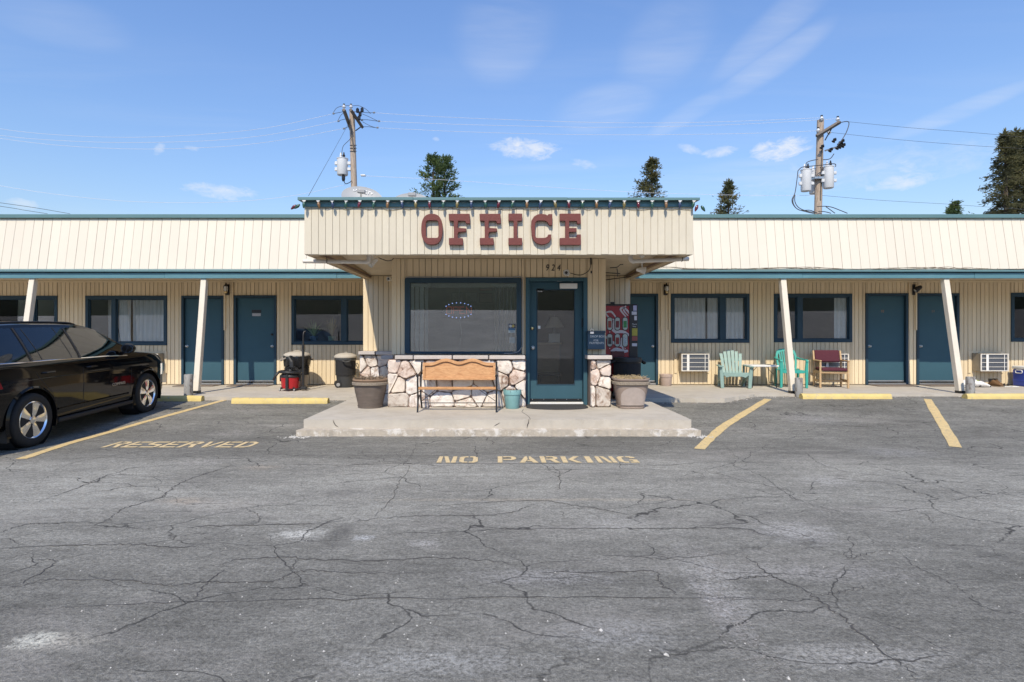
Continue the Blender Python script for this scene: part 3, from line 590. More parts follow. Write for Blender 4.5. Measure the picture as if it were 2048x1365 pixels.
def sheet_with_holes(x0, x1, z0, z1, y0, y1, holes):
    """a wall slab with openings, as a grid of boxes"""
    xs = sorted({x0, x1, *[min(max(h[i], x0), x1) for h in holes for i in (0, 1)]}); zs = sorted({z0, z1, *[min(max(h[i], z0), z1) for h in holes for i in (2, 3)]})
    mb = MB()
    for i in range(len(xs) - 1):
        for j in range(len(zs) - 1):
            cx, cz = (xs[i] + xs[i + 1]) / 2, (zs[j] + zs[j + 1]) / 2
            if any(h[0] < cx < h[1] and h[2] < cz < h[3] for h in holes): continue
            mb.box(xs[i], xs[i + 1], y0, y1, zs[j], zs[j + 1])
    return mb
# openings of the long wall, in pixels of its plane
def op(x0, x1, y0, y1, d=YW): return (PX(x0, d), PX(x1, d), PZ(y1, d), PZ(y0, d))
WIN = [op(-50, 115, 592, 690), op(171, 334, 592, 691), op(583, 748, 592, 690), op(1342, 1499, 588, 686), op(1548, 1704, 588, 685), op(2022, 2180, 586, 684)]
ZS = WZ + .005
def dop(x0, x1, y0): a = op(x0, x1, y0, 700); return (a[0], a[1], ZS, a[3])
DOORS = [dop(363, 448, 592), dop(468, 553, 591), dop(1232, 1316, 588), dop(1731, 1816, 587), dop(1833, 1918, 587)]
holes = WIN + DOORS
ZT = 2.745
for x0, x1 in ((XL, -2.83), (2.83, XR)):
    hs = [h for h in holes if h[1] > x0 and h[0] < x1]
    w = sheet_with_holes(x0, x1, ZS - .02, 2.9, YW + .014, YW + .12, hs).build('wall', M_groove, motel)
    siding(w, x0, x1, ZS + .012, ZT, YW, 0.1016, M_wall, hs)
    # ceiling of the porch, rising to the wall
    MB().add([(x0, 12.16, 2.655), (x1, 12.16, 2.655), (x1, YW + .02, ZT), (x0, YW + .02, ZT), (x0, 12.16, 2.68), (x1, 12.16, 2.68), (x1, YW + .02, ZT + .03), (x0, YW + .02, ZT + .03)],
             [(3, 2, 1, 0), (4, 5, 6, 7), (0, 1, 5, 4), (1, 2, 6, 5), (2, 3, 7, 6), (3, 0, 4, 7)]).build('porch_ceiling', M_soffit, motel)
    MB().box(x0, x1, YW - .03, YW - .003, ZT - .055, ZT - .006).build('frieze_board', M_wall, motel, bevel=.004)
    # mansard boards lean back
    zb, zt, yb, yt = 2.805, ZC, 12.16, 12.345; ln = math.hypot(zt - zb, yt - yb); lean = math.atan2(yt - yb, zt - zb)
    rb = MB().add([(x0, yb + .02, zb), (x1, yb + .02, zb), (x1, yt + .02, zt), (x0, yt + .02, zt), (x0, yb + .10, zb), (x1, yb + .10, zb), (x1, yt + .10, zt), (x0, yt + .10, zt)],
                  [(0, 1, 2, 3), (7, 6, 5, 4), (0, 4, 5, 1), (3, 2, 6, 7), (0, 3, 7, 4), (1, 5, 6, 2)]).build('mansard_roof', M_groove2, motel)
    x = x0; i = 0
    while x < x1 - .03:
        wd = min(.198, x1 - x); g = .009 if i % 6 == 5 else .0045
        inst('roof_board', board_mesh(wd - g, ln - random.choice((0, .004)), .018, M_mansard), rb, T((x + wd / 2, yb + random.uniform(0, .003), zb)) @ Matrix.Rotation(-lean, 4, 'X'))
        x += .198; i += 1
    # ridge cap, drip edge and fascia
    MB().box(x0, x1, 12.29, 12.9, zt, PZ(429.5, 12.33)).build('roof_cap', M_tealmetal, motel, bevel=.006)
    fp = MB()
    fp.prism([(12.05, 2.765), (12.05, 2.795), (12.155, 2.835), (12.155, 2.80)], x0, x1, 'x').build('drip_edge', M_tealmetal, motel)
    x = x0; L = 3.66; k = 0
    while x < x1:
        MB().box(x + .0015, min(x + L, x1) - .0015, YE + (.004 if k % 2 else 0), YE + .045, 2.628 + (.003 if k % 2 else 0), 2.752).build('fascia_board', M_teal, motel, bevel=.004); x += L; k += 1
# flat roof, back and ends
MB().box(XL, XR, 12.9, 21, 3.86, 3.98).build('flat_roof', M_roof, motel)
MB().box(XL, XR, 20.8, 21, 0, 3.86).build('rear_wall', M_wall, motel)
for x in (XL - .2, XR): MB().box(x, x + .2, YW + .02, 21, 0, 3.9).build('end_wall', M_wall, motel)
# rooms behind the windows
MB().box(XL, XR, YW + .13, 18.6, WZ - .05, WZ + .01).build('room_floor', mat('room_carpet', (.09, .07, .055), .95, .2, 6), motel)
MB().box(XL, XR, YW + .13, 18.6, 2.75, 2.78).build('room_ceiling', M_int, motel)
MB().box(XL, XR, 18.6, 18.7, WZ, 2.75).build('room_rear_wall', M_int, motel)
for px in (150, 350, 457, 560, 1322, 1520, 1720, 1824, 1990): x = PX(px, YW); MB().box(x - .05, x + .05, YW + .13, 18.6, WZ, 2.75).build('partition_wall', M_int, motel)
# posts, leaning out towards their feet
def post(xt, xb):
    a = Vector((xt, 12.20, 2.64)); b = Vector((xb, 11.82, WZ + .03)); z = (a - b).normalized(); y = Vector((0, 1, 0)); y = (y - z * y.dot(z)).normalized(); x = y.cross(z); ln = (a - b).length + .06
    Mx = Matrix((x, y, z)).transposed().to_4x4(); Mx.translation = b
    p = MB().box(-.058, .058, -.058, .058, 0, ln).build('post', M_post, motel, bevel=.006, M=Mx)
    MB().box(-.060, .060, -.062, .062, -.03, .025).build('post_shoe', M_blackm, p, M=T((xb, 11.82, WZ + .03)) @ Matrix.Rotation(0, 4, 'X'))
for xt, xb in ((-9.945, -9.95), (-6.277, -6.25), (6.106, 6.13), (9.586, 9.61)): post(xt, xb)

# ---- doors of the long wall
def knob(parent, x, y, z, r=.026, mt=M_steel, name='door_knob'):
    MB().lathe([(r * 1.15, 0), (r * 1.15, .006), (r * .45, .010), (r * .45, .03), (r, .042), (r * 1.05, .055), (r * .7, .066), (0, .068)], n=16).build(name, mt, parent, smooth=True, M=T((x, y, z)) @ Matrix.Rotation(R(90), 4, 'X'))
def room_door(h, side, text=None, sill=True):
    x0, x1, z0, z1 = h; zt = z0 + .045
    fr = .062
    leaf = MB().box(x0 + fr, x1 - fr, YW + .045, YW + .085, zt + .025, z1 - fr).build('door', M_door, motel, bevel=.003)
    m = MB(); m.box(x0, x0 + fr - .004, YW - .022, YW + .12, z0, z1).box(x1 - fr + .004, x1, YW - .022, YW + .12, z0, z1).box(x0 + fr - .002, x1 - fr + .002, YW - .0205, YW + .118, z1 - fr + .004, z1 - .001)
    m.build('door_frame', M_frame, leaf, bevel=.004)
    MB().box(x0 + fr - .002, x1 - fr + .002, YW - .03, YW + .11, z0, zt).build('threshold', M_steel, leaf, bevel=.006)
    MB().box(x0 + fr + .01, x1 - fr - .01, YW + .038, YW + .0455, zt + .03, zt + .06).build('door_sweep', M_steel, leaf)
    kx = x0 + fr + .055 if side < 0 else x1 - fr - .055
    knob(leaf, kx, YW + .045, z0 + .93)
    return leaf, kx
gold = mat('gold_number', (.30, .17, .08), .5, .1, 9)
l1, kx = room_door(DOORS[0], -1)
l2, kx = room_door(DOORS[1], 1); knob(l2, kx, YW + .045, WZ + 1.22, .022, M_blackm, 'deadbolt')
l3, kx = room_door(DOORS[2], 1)
l4, kx = room_door(DOORS[3], -1); text_obj('10', .085, gold, 'room_number', l4, T((PX(1767, YW), YW + .044, PZ(623, YW))) @ FRONT)
l5, kx = room_door(DOORS[4], -1); text_obj('11', .085, gold, 'room_number', l5, T((PX(1869, YW), YW + .044, PZ(623, YW))) @ FRONT)
s = MB().box(PX(502, YW), PX(521, YW), YW + .041, YW + .046, PZ(626, YW), PZ(620, YW)).build('door_plate', M_blackm, l2)
MB().box(PX(503, YW), PX(520, YW), YW + .041, YW + .046, PZ(632.5, YW), PZ(627, YW)).build('door_label', mat('grey_label', (.42, .42, .45), .6), l2)
# ---- windows of the long wall
def window(h, splits, panes_glass=M_glass, name='window'):
    x0, x1, z0, z1 = h; fr = .075; yf = YW - .02
    m = MB(); m.box(x0, x1, yf, YW + .10, z1 - fr, z1).box(x0, x1, yf, YW + .10, z0, z0 + fr)
    m.box(x0, x0 + fr, yf + .002, YW + .098, z0 + fr - .001, z1 - fr + .001).box(x1 - fr, x1, yf + .002, YW + .098, z0 + fr - .001, z1 - fr + .001)
    w = m.build(name, M_frame, motel, bevel=.005); xs = [x0 + fr] + [q for s_ in splits for q in s_] + [x1 - fr]
    for a, b in splits: MB().box(a, b, yf + .006, YW + .09, z0 + fr - .001, z1 - fr + .001).build('mullion', M_frame, w, bevel=.004)
    for i in range(0, len(xs), 2):
        a, b = xs[i], xs[i + 1]; g = .022
        m = MB(); m.box(a, b, YW + .02, YW + .06, z1 - fr - g, z1 - fr).box(a, b, YW + .02, YW + .06, z0 + fr, z0 + fr + g).box(a, a + g, YW + .0215, YW + .0585, z0 + fr + g - .001, z1 - fr - g + .001).box(b - g, b, YW + .0215, YW + .0585, z0 + fr + g - .001, z1 - fr - g + .001)
        m.build('sash', M_frame, w)
        MB().box(a + g - .004, b - g + .004, YW + .037, YW + .041, z0 + fr + g - .004, z1 - fr - g + .004).build('pane', panes_glass, w)
    return w
def sp(a, b): return (PX(a, YW), PX(b, YW))
window(WIN[0], [sp(60, 70)]); window(WIN[1], [sp(223, 232)]); window(WIN[2], [sp(683, 694)]); window(WIN[3], [sp(1439, 1451)]); window(WIN[4], [sp(1594, 1605)]); window(WIN[5], [sp(2130, 2140)])
def curtain(x0, x1, z0, z1, label, y=YW + .085, folds=None, flare=0.0, amp=.018, seed=1):
    rnd = random.Random(seed); n = max(24, int((x1 - x0) / .012)); vs = []; fs = []; rows = 9
    ph = rnd.uniform(0, 6); fq = 2 * math.pi / .11
    for j in range(rows + 1):
        t = j / rows
        for i in range(n + 1):
            s_ = i / n; x = x0 + (x1 - x0) * s_ + flare * (t - .5) * s_
            yy = y + amp * math.sin(fq * x + ph + .8 * math.sin(3.1 * x + 2 * t)) * (0.55 + .45 * t) + .008 * math.sin(2.3 * fq * x + t)
            vs.append((x, yy, z1 + (z0 - z1) * t))
    for j in range(rows):
        for i in range(n): fs.append((j * (n + 1) + i, j * (n + 1) + i + 1, (j + 1) * (n + 1) + i + 1, (j + 1) * (n + 1) + i))
    o = MB().add(vs, fs).build('curtain', M_curtain, smooth=True, angle=180)
    return tag(o, label, 'curtain', 'curtains in the room windows')
zz = (WIN[1][2] + .04, WIN[1][3] - .05)
curtain(*sp(232, 258), *zz, 'narrow white curtain panel behind the car aerial, beside its wider twin', seed=2); curtain(*sp(262, 331), *zz, 'wide white curtain in the window behind the car hood', seed=3)
curtain(*sp(184, 224), *zz, 'dim curtain panel in the narrow pane behind the car', y=YW + .55, seed=4); curtain(*sp(96, 112), *zz, 'curtain edge in the dark window above the car roof', y=YW + .4, seed=5)
zz = (WIN[3][2] + .03, WIN[3][3] - .05)
curtain(*sp(1346, 1413), *zz, 'white curtain in the wide pane above the air conditioner', seed=6); curtain(*sp(1417, 1441), *zz, 'narrow white curtain strip beside the mullion, above the pale green chair', seed=7); curtain(*sp(1449, 1489), *zz, 'white curtain in the narrow pane above the pale green chair', seed=8)
curtain(*sp(1672, 1697), WIN[4][2] + .03, WIN[4][3] - .05, 'gathered white curtain at the edge of the dark window above the burgundy chair', seed=9)
curtain(*sp(2026, 2110), WIN[5][2] + .03, WIN[5][3] - .05, 'white curtain in the window above the blue cooler', seed=10)

# ---- office wing: rear section, front bay, stone base
CAPZ = 1.02
def office_wall(y, segs, ztop, parent_name='office_wall'):
    for x0, x1, z0, hs in segs:
        w = sheet_with_holes(x0, x1, z0 - .01, ztop + .08, y + .014, y + .11, hs).build(parent_name, M_groove, motel)
        siding(w, x0, x1, z0, ztop, y, 0.107, M_office, hs, gap=.009)
xa, xb = PX(789, YO), PX(1206, YO); xc, xd = PX(726, YB), PX(1261, YB)
wx = (PX(810, YO), PX(1043, YO), PZ(708, YO), PZ(556, YO)); dx = (PX(1051.5, YO), PX(1174.5, YO), WZ, PZ(555.5, YO))
office_wall(YO, [(xa, xb, 1.09, [wx, dx])], 2.75)
office_wall(YB, [(xc, xa + .02, 1.09, []), (xb - .02, xd, 1.09, [])], 2.66)
for x, s_ in ((xa, 1), (xb, -1)):        # side walls of the bay
    w = MB().box(min(x, x + s_ * .1), max(x, x + s_ * .1), YO + .115, YB + .01, WZ, 2.78).build('office_side_wall', M_groove, motel)
    n = int((YB - YO - .12) / .107)
    for i in range(n): MB().box(x - s_ * .014, x - s_ * .001, YO + .12 + i * .107, YO + .12 + i * .107 + .098, 1.09, 2.7).build('siding_board', M_office, w)
for x, s_ in ((xc, 1), (xd, -1)):
    MB().box(min(x, x + s_ * .1), max(x, x + s_ * .1), YB + .115, YW + .1, WZ, 2.66).build('office_side_wall', M_office, motel)
for x in (xa, xb): MB().box(x - .045 if x < 0 else x - .035, x + .035 if x < 0 else x + .045, YO - .012, YO + .02, 1.09, 2.75).build('corner_board', M_office, motel, bevel=.003)
def clip(poly, a, b, c):                 # keep a*x + b*y <= c
    out = []; n = len(poly)
    for i in range(n):
        p, q = poly[i], poly[(i + 1) % n]; dp = a * p[0] + b * p[1] - c; dq = a * q[0] + b * q[1] - c
        if dp <= 0: out.append(p)
        if (dp < 0 < dq) or (dq < 0 < dp): t = dp / (dp - dq); out.append((p[0] + (q[0] - p[0]) * t, p[1] + (q[1] - p[1]) * t))
    return out
def stones(parent, seeds, x0, x1, z0, z1, y, joint=.011, proud=.07, seed=1):
    rnd = random.Random(seed)
    for i, s_ in enumerate(seeds):
        poly = [(x0, z0), (x1, z0), (x1, z1), (x0, z1)]
        for j, o in enumerate(seeds):
            if i == j: continue
            a, b = o[0] - s_[0], o[1] - s_[1]; l = math.hypot(a, b); mx, mz = (s_[0] + o[0]) / 2, (s_[1] + o[1]) / 2
            poly = clip(poly, a / l, b / l, (a * mx + b * mz) / l - joint / 2)
            if len(poly) < 3: break
        if len(poly) < 3: continue
        # round the corners off and add small kinks
        pts = []; n = len(poly)
        for k in range(n):
            p, q, r_ = Vector(poly[k - 1]), Vector(poly[k]), Vector(poly[(k + 1) % n])
            d1 = min(.03, (p - q).length * .3); d2 = min(.03, (r_ - q).length * .3)
            pts.append(q + (p - q).normalized() * d1); pts.append(q + (r_ - q).normalized() * d2)
            e = (r_ - q)
            if e.length > .12: pts.append(q + e * rnd.uniform(.4, .6) + Vector((-e.y, e.x)).normalized() * rnd.uniform(.0, .008))
        c = sum((Vector(p) for p in pts), Vector((0, 0))) / len(pts); n = len(pts); pr = proud * rnd.uniform(.45, 1.35); tx, tz = rnd.uniform(-.1, .1), rnd.uniform(-.1, .1)
        vs = []; fs = []
        for sc, dep in ((1.0, 0.0), (1.0, pr * .62), (.90, pr * .95), (.55, pr)):
            for p in pts:
                q = c + (p - c) * sc; vs.append((q.x, y - dep - (0 if dep == 0 else ((q.x - c.x) * tx + (q.y - c.y) * tz) + rnd.uniform(-.011, .011)), q.y))
        for r0 in range(3):
            for k in range(n): fs.append((r0 * n + k, r0 * n + (k + 1) % n, (r0 + 1) * n + (k + 1) % n, (r0 + 1) * n + k))
        vs.append((c.x, y - pr - rnd.uniform(-.003, .008), c.y)); fs += [(3 * n + k, 3 * n + (k + 1) % n, 4 * n) for k in range(n)]
        MB().add(vs, fs).build('stone', M_stone, parent, smooth=True, angle=32)
YS = 9.60
def base_wall(x0, x1, y0, y1, z1=CAPZ): return MB().box(x0, x1, y0, y1, WZ - .01, z1).build('stone_base', M_mortar, motel)
sA = base_wall(PX(776, YS), dx[0] - .01, YS, YO + .1)
stones(sA, [(PX(a, YS - .05), PZ(b, YS - .05)) for a, b in [(812, 741), (781, 763), (797, 771), (824, 771), (799, 802), (784, 731), (836, 804), (858, 768), (888, 766), (922, 765), (884, 803), (933, 806), (928, 789), (970, 768), (985, 803), (1010, 736), (1040, 727), (1001, 758), (1034, 754), (1027, 791), (836, 726), (862, 731), (895, 733), (933, 736), (968, 732), (957, 790), (1046, 775)]],
       PX(775, YS - .05), dx[0] - .015, WZ + .004, CAPZ - .012, YS, seed=4)
sB = base_wall(dx[1] + .01, PX(1221, YS), YS, YO + .1)
stones(sB, [(PX(a, YS - .05), PZ(b, YS - .05)) for a, b in [(1204, 725), (1181, 729), (1189, 752), (1213, 744), (1211, 762), (1203, 790), (1179, 790)]], dx[1] + .012, PX(1222, YS - .05), WZ + .004, CAPZ - .012, YS, seed=5)
sC = base_wall(PX(720, 11.75), PX(776, YS) + .02, 11.75, YB + .1)
stones(sC, [(PX(a, 11.7), PZ(b, 11.7)) for a, b in [(722, 735), (732, 745), (746, 724), (762, 722), (749, 745), (768, 744), (725, 765), (745, 768), (768, 768), (785, 735), (785, 760)]], PX(719, 11.7), PX(790, 11.7), WZ + .004, CAPZ - .012, 11.75, seed=6)
sD = base_wall(PX(1221, YS) - .02, PX(1268, 11.75), 11.75, YB + .1)
stones(sD, [(PX(a, 11.7), PZ(b, 11.7)) for a, b in [(1215, 730), (1235, 726), (1255, 732), (1222, 755), (1245, 752), (1262, 760)]], PX(1205, 11.7), PX(1269, 11.7), WZ + .004, CAPZ - .012, 11.75, seed=7)
for x, s_ in ((PX(776, YS), 1), (PX(1221, YS), -1)): MB().box(min(x, x + s_ * .15), max(x, x + s_ * .15), YO + .1, 11.76, WZ - .01, CAPZ).build('stone_base', M_stone, motel)
# cap stones
def cap(x0, x1, y0, y1, parent, dz=0): MB().box(x0 + .004, x1 - .004, y0, y1, CAPZ + .002 + dz, 1.087 + dz).build('cap_stone', M_cap, parent, bevel=.008)
for a, b in ((789, 826), (827, 904), (905, 977), (978, 1051)): cap(PX(a, 9.5), PX(b, 9.5), 9.5 + random.uniform(-.01, .01), YO - .002, sA)
cap(PX(766, 10.2), PX(785, 9.9), 10.0, 10.4, sA, -.02)
cap(PX(1175, 9.5), PX(1225, 9.5), 9.5, YO - .002, sB)
for a, b in ((716, 750), (751, 788)): cap(PX(a, 11.62), PX(b, 11.62), 11.62, YB - .002, sC)
cap(PX(1206, 11.62), PX(1268, 11.62), 11.62, YB - .002, sD)

# ---- office window
def office_window():
    x0, x1, z0, z1 = wx; yf = YO - .03; fr = .085
    m = MB(); rr = .05
    def rrect(a, b, c, d, r_):
        pts = []
        for cx_, cz_, a0 in ((b - r_, d - r_, 0), (a + r_, d - r_, 90), (a + r_, c + r_, 180), (b - r_, c + r_, 270)):
            for k in range(5): t = R(a0 + 22.5 * k); pts.append((cx_ + r_ * math.cos(t), cz_ + r_ * math.sin(t)))
        return pts
    m.prism([rrect(x0, x1, z0, z1, .045), list(reversed(rrect(x0 + fr, x1 - fr, z0 + fr * .45, z1 - fr, .006)))], yf, YO + .10, 'y')
    w = m.build('office_window', M_frame, motel, bevel=0)
    MB().box(x0 + fr - .004, x1 - fr + .004, YO + .03, YO + .036, z0 + fr * .45 - .004, z1 - fr + .004).build('pane', M_dglass, w)
    MB().tube(spline([(x0 + .02, yf - .012, z1 + .008), (x0 + .5, yf - .014, z1 + .012), (x1 - .3, yf - .014, z1 + .004), (x1 - .02, yf - .012, z1 + .012), (x1 + .018, yf - .012, z1 - .15), (x1 + .02, yf - .012, z0 + .25), (x1 - .01, yf - .012, z0 + .1), (x1 - .10, yf - .012, z0 + .02), (x1 - .3, yf - .012, z0 + .004)], 6), .008, 6).build('window_cable', M_grey, w, smooth=True)
    return w
office_window()
# ---- office door
def office_door():
    x0, x1, z0, z1 = dx; yl = 9.955; fr = .07
    a, b, zb, zt = x0 + fr, x1 - fr, WZ + .06, z1 - fr
    gx0, gx1, gz0, gz1 = PX(1073, yl), PX(1150, yl), PZ(770.5, yl), PZ(579, yl)
    leaf = MB().prism([[(a, zb), (b, zb), (b, zt), (a, zt)], [(gx0, gz0), (gx0, gz1), (gx1, gz1), (gx1, gz0)]], yl, yl + .045, 'y').build('office_door', M_door, motel, bevel=.003)
    MB().box(gx0 - .004, gx1 + .004, yl + .018, yl + .024, gz0 - .004, gz1 + .004).build('pane', M_glass, leaf)
    m = MB(); g = .016
    m.box(gx0, gx1, yl - .006, yl + .004, gz0, gz0 + g).box(gx0, gx1, yl - .006, yl + .004, gz1 - g, gz1).box(gx0, gx0 + g, yl - .005, yl + .004, gz0 + g, gz1 - g).box(gx1 - g, gx1, yl - .005, yl + .004, gz0 + g, gz1 - g)
    m.build('glazing_bead', M_frame, leaf)
    m = MB(); m.box(x0, x0 + fr - .003, YO - .025, yl + .06, WZ, z1).box(x1 - fr + .003, x1, YO - .025, yl + .06, WZ, z1).box(x0 + fr - .002, x1 - fr + .002, YO - .023, yl + .058, zt + .004, z1 - .001)
    m.build('door_frame', M_frame, leaf, bevel=.004).data.materials[0] = M_door
    MB().box(a - .006, b + .006, yl - .09, yl + .05, WZ + .002, WZ + .045).build('threshold', M_white, leaf, bevel=.006)
    MB().box(a + .01, b - .01, yl - .014, yl - .001, zb + .005, zb + .04).build('door_sweep', M_blackm, leaf)
    sw = MB()
    for i in range(5): sw.lathe([(.006, 0), (.006, .003), (0, .004)], n=8, M=T((a + .05 + i * .2, yl - .014, zb + .03)) @ Matrix.Rotation(R(90), 4, 'X'))
    sw.build('screw', M_steel, leaf)
    knob(leaf, PX(1064.5, yl), yl, PZ(657, yl), .024, M_brass, 'deadbolt'); knob(leaf, PX(1066, yl), yl, PZ(696, yl), .03)
    # closer: body and arm
    MB().box(PX(1119, yl), PX(1154, yl), yl - .06, yl - .001, PZ(578, yl), PZ(567.5, yl)).build('door_closer', M_white, leaf, bevel=.006)
    MB().tube([(PX(1146, yl), yl - .05, PZ(562, yl)), (PX(1113, yl), yl - .12, PZ(564, yl))], .008, 6).lathe([(.02, 0), (.02, .03), (.012, .04)], c=(PX(1144, yl), yl - .05, PZ(564.5, yl)), n=12).build('closer_arm', M_steel, leaf, smooth=True)
    MB().box(PX(1163, yl), PX(1167, yl), yl - .02, yl + .002, PZ(655, yl), PZ(637, yl)).build('hinge', M_blackm, leaf)
    pl = MB().box(PX(1073.5, yl), PX(1087.5, yl), yl - .008, yl - .006, PZ(585.5, yl), PZ(578, yl)).build('door_sticker', M_black, leaf)
    text_obj('24 HR.', .032, M_white, 'sticker_text', leaf, T((PX(1080.5, yl), yl - .0085, PZ(583.5, yl))) @ FRONT, .0004)
    MB().box(PX(1073.5, yl), PX(1087.5, yl), yl - .008, yl - .006, PZ(580.5, yl), PZ(578.4, yl)).build('sticker_band', M_grey, leaf)
    MB().box(PX(1076, yl), PX(1081, yl), yl + .013, yl + .016, PZ(658, yl), PZ(652, yl)).build('door_notice', M_white, leaf)
office_door()

# ---- canopy over the entrance
CF = 8.19; CLX, CRX = PX(608.5, CF), PX(1386.5, CF); CZ0, CZ1 = PZ(509.5, CF), PZ(414, CF)
def canopy():
    core = MB().box(CLX + .02, CRX - .02, CF + .016, CF + .12, CZ0 + .004, CZ1).build('canopy', M_groove2, motel)
    n = 55; p = (CRX - CLX) / n
    for i in range(n):
        inst('fascia_board', board_mesh(p - (.007 if i % 12 == 11 else .004), CZ1 - CZ0 - .006, .015, M_fascia), core, T((CLX + (i + .5) * p, CF + random.uniform(0, .0022), CZ0 + random.uniform(-.004, .004))))
    for s_ in (-1, 1):
        xe = CLX if s_ < 0 else CRX
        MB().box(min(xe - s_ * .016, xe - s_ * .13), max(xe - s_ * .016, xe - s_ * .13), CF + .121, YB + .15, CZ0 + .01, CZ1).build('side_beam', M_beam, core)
        k = int((YB - CF + .1) / .102); me = MB().box(0, .015, .003, .099, 0, CZ1 - CZ0 - .006).mesh('board', [M_fascia], bevel=.003)
        for i in range(k): inst('fascia_board', me, core, T((xe if s_ < 0 else xe - .015, CF + .018 + i * .102, CZ0)))
    # ceiling inside the ring of beams
    a, b = CLX + .14, CRX - .14
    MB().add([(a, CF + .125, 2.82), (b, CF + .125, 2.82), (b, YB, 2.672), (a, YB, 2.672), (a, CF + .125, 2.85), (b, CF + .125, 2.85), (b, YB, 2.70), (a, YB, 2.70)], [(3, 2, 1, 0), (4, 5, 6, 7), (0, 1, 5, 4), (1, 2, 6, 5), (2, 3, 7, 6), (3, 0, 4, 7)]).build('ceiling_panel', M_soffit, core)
    for x in (a - .008, b + .008): MB().box(x - .008, x + .008, CF + .13, YB, 2.63, 2.665).build('slot_shade_strip', M_mortar, core)  # dark strip painting in the shade of the slot beside each beam
    zt = PZ(396, CF - .06); zm = PZ(402, CF - .06)
    MB().box(CLX - .005, CRX + .005, CF - .028, CF - .002, CZ1 - .004, PZ(404, CF)).build('fascia_trim', M_teal, core, bevel=.003)
    x0, x1 = CLX - .062, CRX + .062
    xs = [x0, -1.2, 1.0, x1]
    for i in range(3): MB().prism([(CF - .105, zm - .002 * (i % 2)), (CF - .105, zt - .003 * i), (CF + .2, zt + .01), (CF + .2, zm + .012)], xs[i] + .001, xs[i + 1] - .001, 'x').build('drip_flashing', M_tealmetal, core, bevel=.003)
    MB().box(x0, x1, CF + .201, YB + 1.2, CZ1 + .05, zt + .008).build('canopy_roof', M_roof, core)
canopy()

# ------------------------------------------------------------------ office interior shell
MB().box(-2.83, 2.83, 12.2, 12.9, 3.35, 3.97).build('roof_upstand', M_mansard, motel)
MB().box(xc + .1, xd - .1, 13.5, 13.6, WZ, 2.62).build('office_rear_wall', M_int, motel)
MB().box(xa + .1, xb - .1, YO + .12, YB + .12, 2.60, 2.63).build('office_ceiling', M_int, motel); MB().box(xc + .1, xd - .1, YB + .121, 13.55, 2.60, 2.63).build('office_ceiling', M_int, motel)
MB().box(xa + .1, xb - .1, YO + .13, 13.5, WZ + .002, WZ + .012).build('office_floor', mat('office_floor_tile', (.16, .13, .10), .5, .15, 5), motel)

# ------------------------------------------------------------------ sign letters
def office_sign():
    s = thing('office_sign', 'dark red slab letters spelling OFFICE on the canopy front', 'sign', (PX(1003, CF), CF, PZ(490, CF)))
    def cv(pts): return [(PX(830 + x / 5.851, CF - .03), PZ(420 + y / 5.851, CF - .03)) for x, y in pts]
    Fp = [(395, 52), (640, 52), (646, 165), (600, 166), (590, 137), (505, 135), (500, 215), (600, 222), (600, 260), (512, 266), (500, 290), (503, 335), (560, 335), (564, 415), (400, 415), (398, 335), (457, 333), (455, 137), (400, 133)]
    outer = [(200 + 124 * abs(math.cos(t)) ** .8 * (1 if math.cos(t) > 0 else -1), 232 + 180 * abs(math.sin(t)) ** .8 * (1 if math.sin(t) > 0 else -1)) for t in [2 * math.pi * i / 40 for i in range(40)]]
    inner = [(150, 130), (260, 130), (276, 148), (280, 310), (264, 333), (150, 333), (131, 312), (129, 150)]
    C = [(1605, 55), (1605, 185), (1567, 185), (1548, 148), (1515, 133), (1435, 133), (1410, 150), (1405, 190), (1405, 310), (1422, 333), (1520, 333), (1548, 318), (1558, 293), (1592, 293), (1592, 345), (1568, 385), (1520, 408), (1470, 412), (1420, 395), (1385, 360), (1364, 300), (1358, 200), (1362, 130), (1390, 85), (1430, 60), (1480, 52), (1530, 60), (1548, 72), (1560, 55)]
    I = [(1093, 50), (1253, 50), (1253, 133), (1198, 135), (1198, 333), (1253, 335), (1253, 415), (1093, 415), (1093, 335), (1153, 333), (1153, 135), (1093, 133)]
    E = [(1692, 50), (1935, 50), (1938, 168), (1898, 168), (1888, 135), (1800, 135), (1800, 218), (1888, 218), (1888, 262), (1800, 265), (1800, 335), (1885, 335), (1895, 293), (1938, 293), (1938, 415), (1692, 415), (1692, 335), (1757, 333), (1757, 135), (1692, 133)]
    loops = [[outer, inner], [Fp], [[(x + 360, y) for x, y in Fp]], [I], [C], [E]]
    for l in loops: MB().prism([cv(q) for q in l], CF - .062, CF - .004, 'y').build('letter', M_letter, s, bevel=.004)
office_sign()
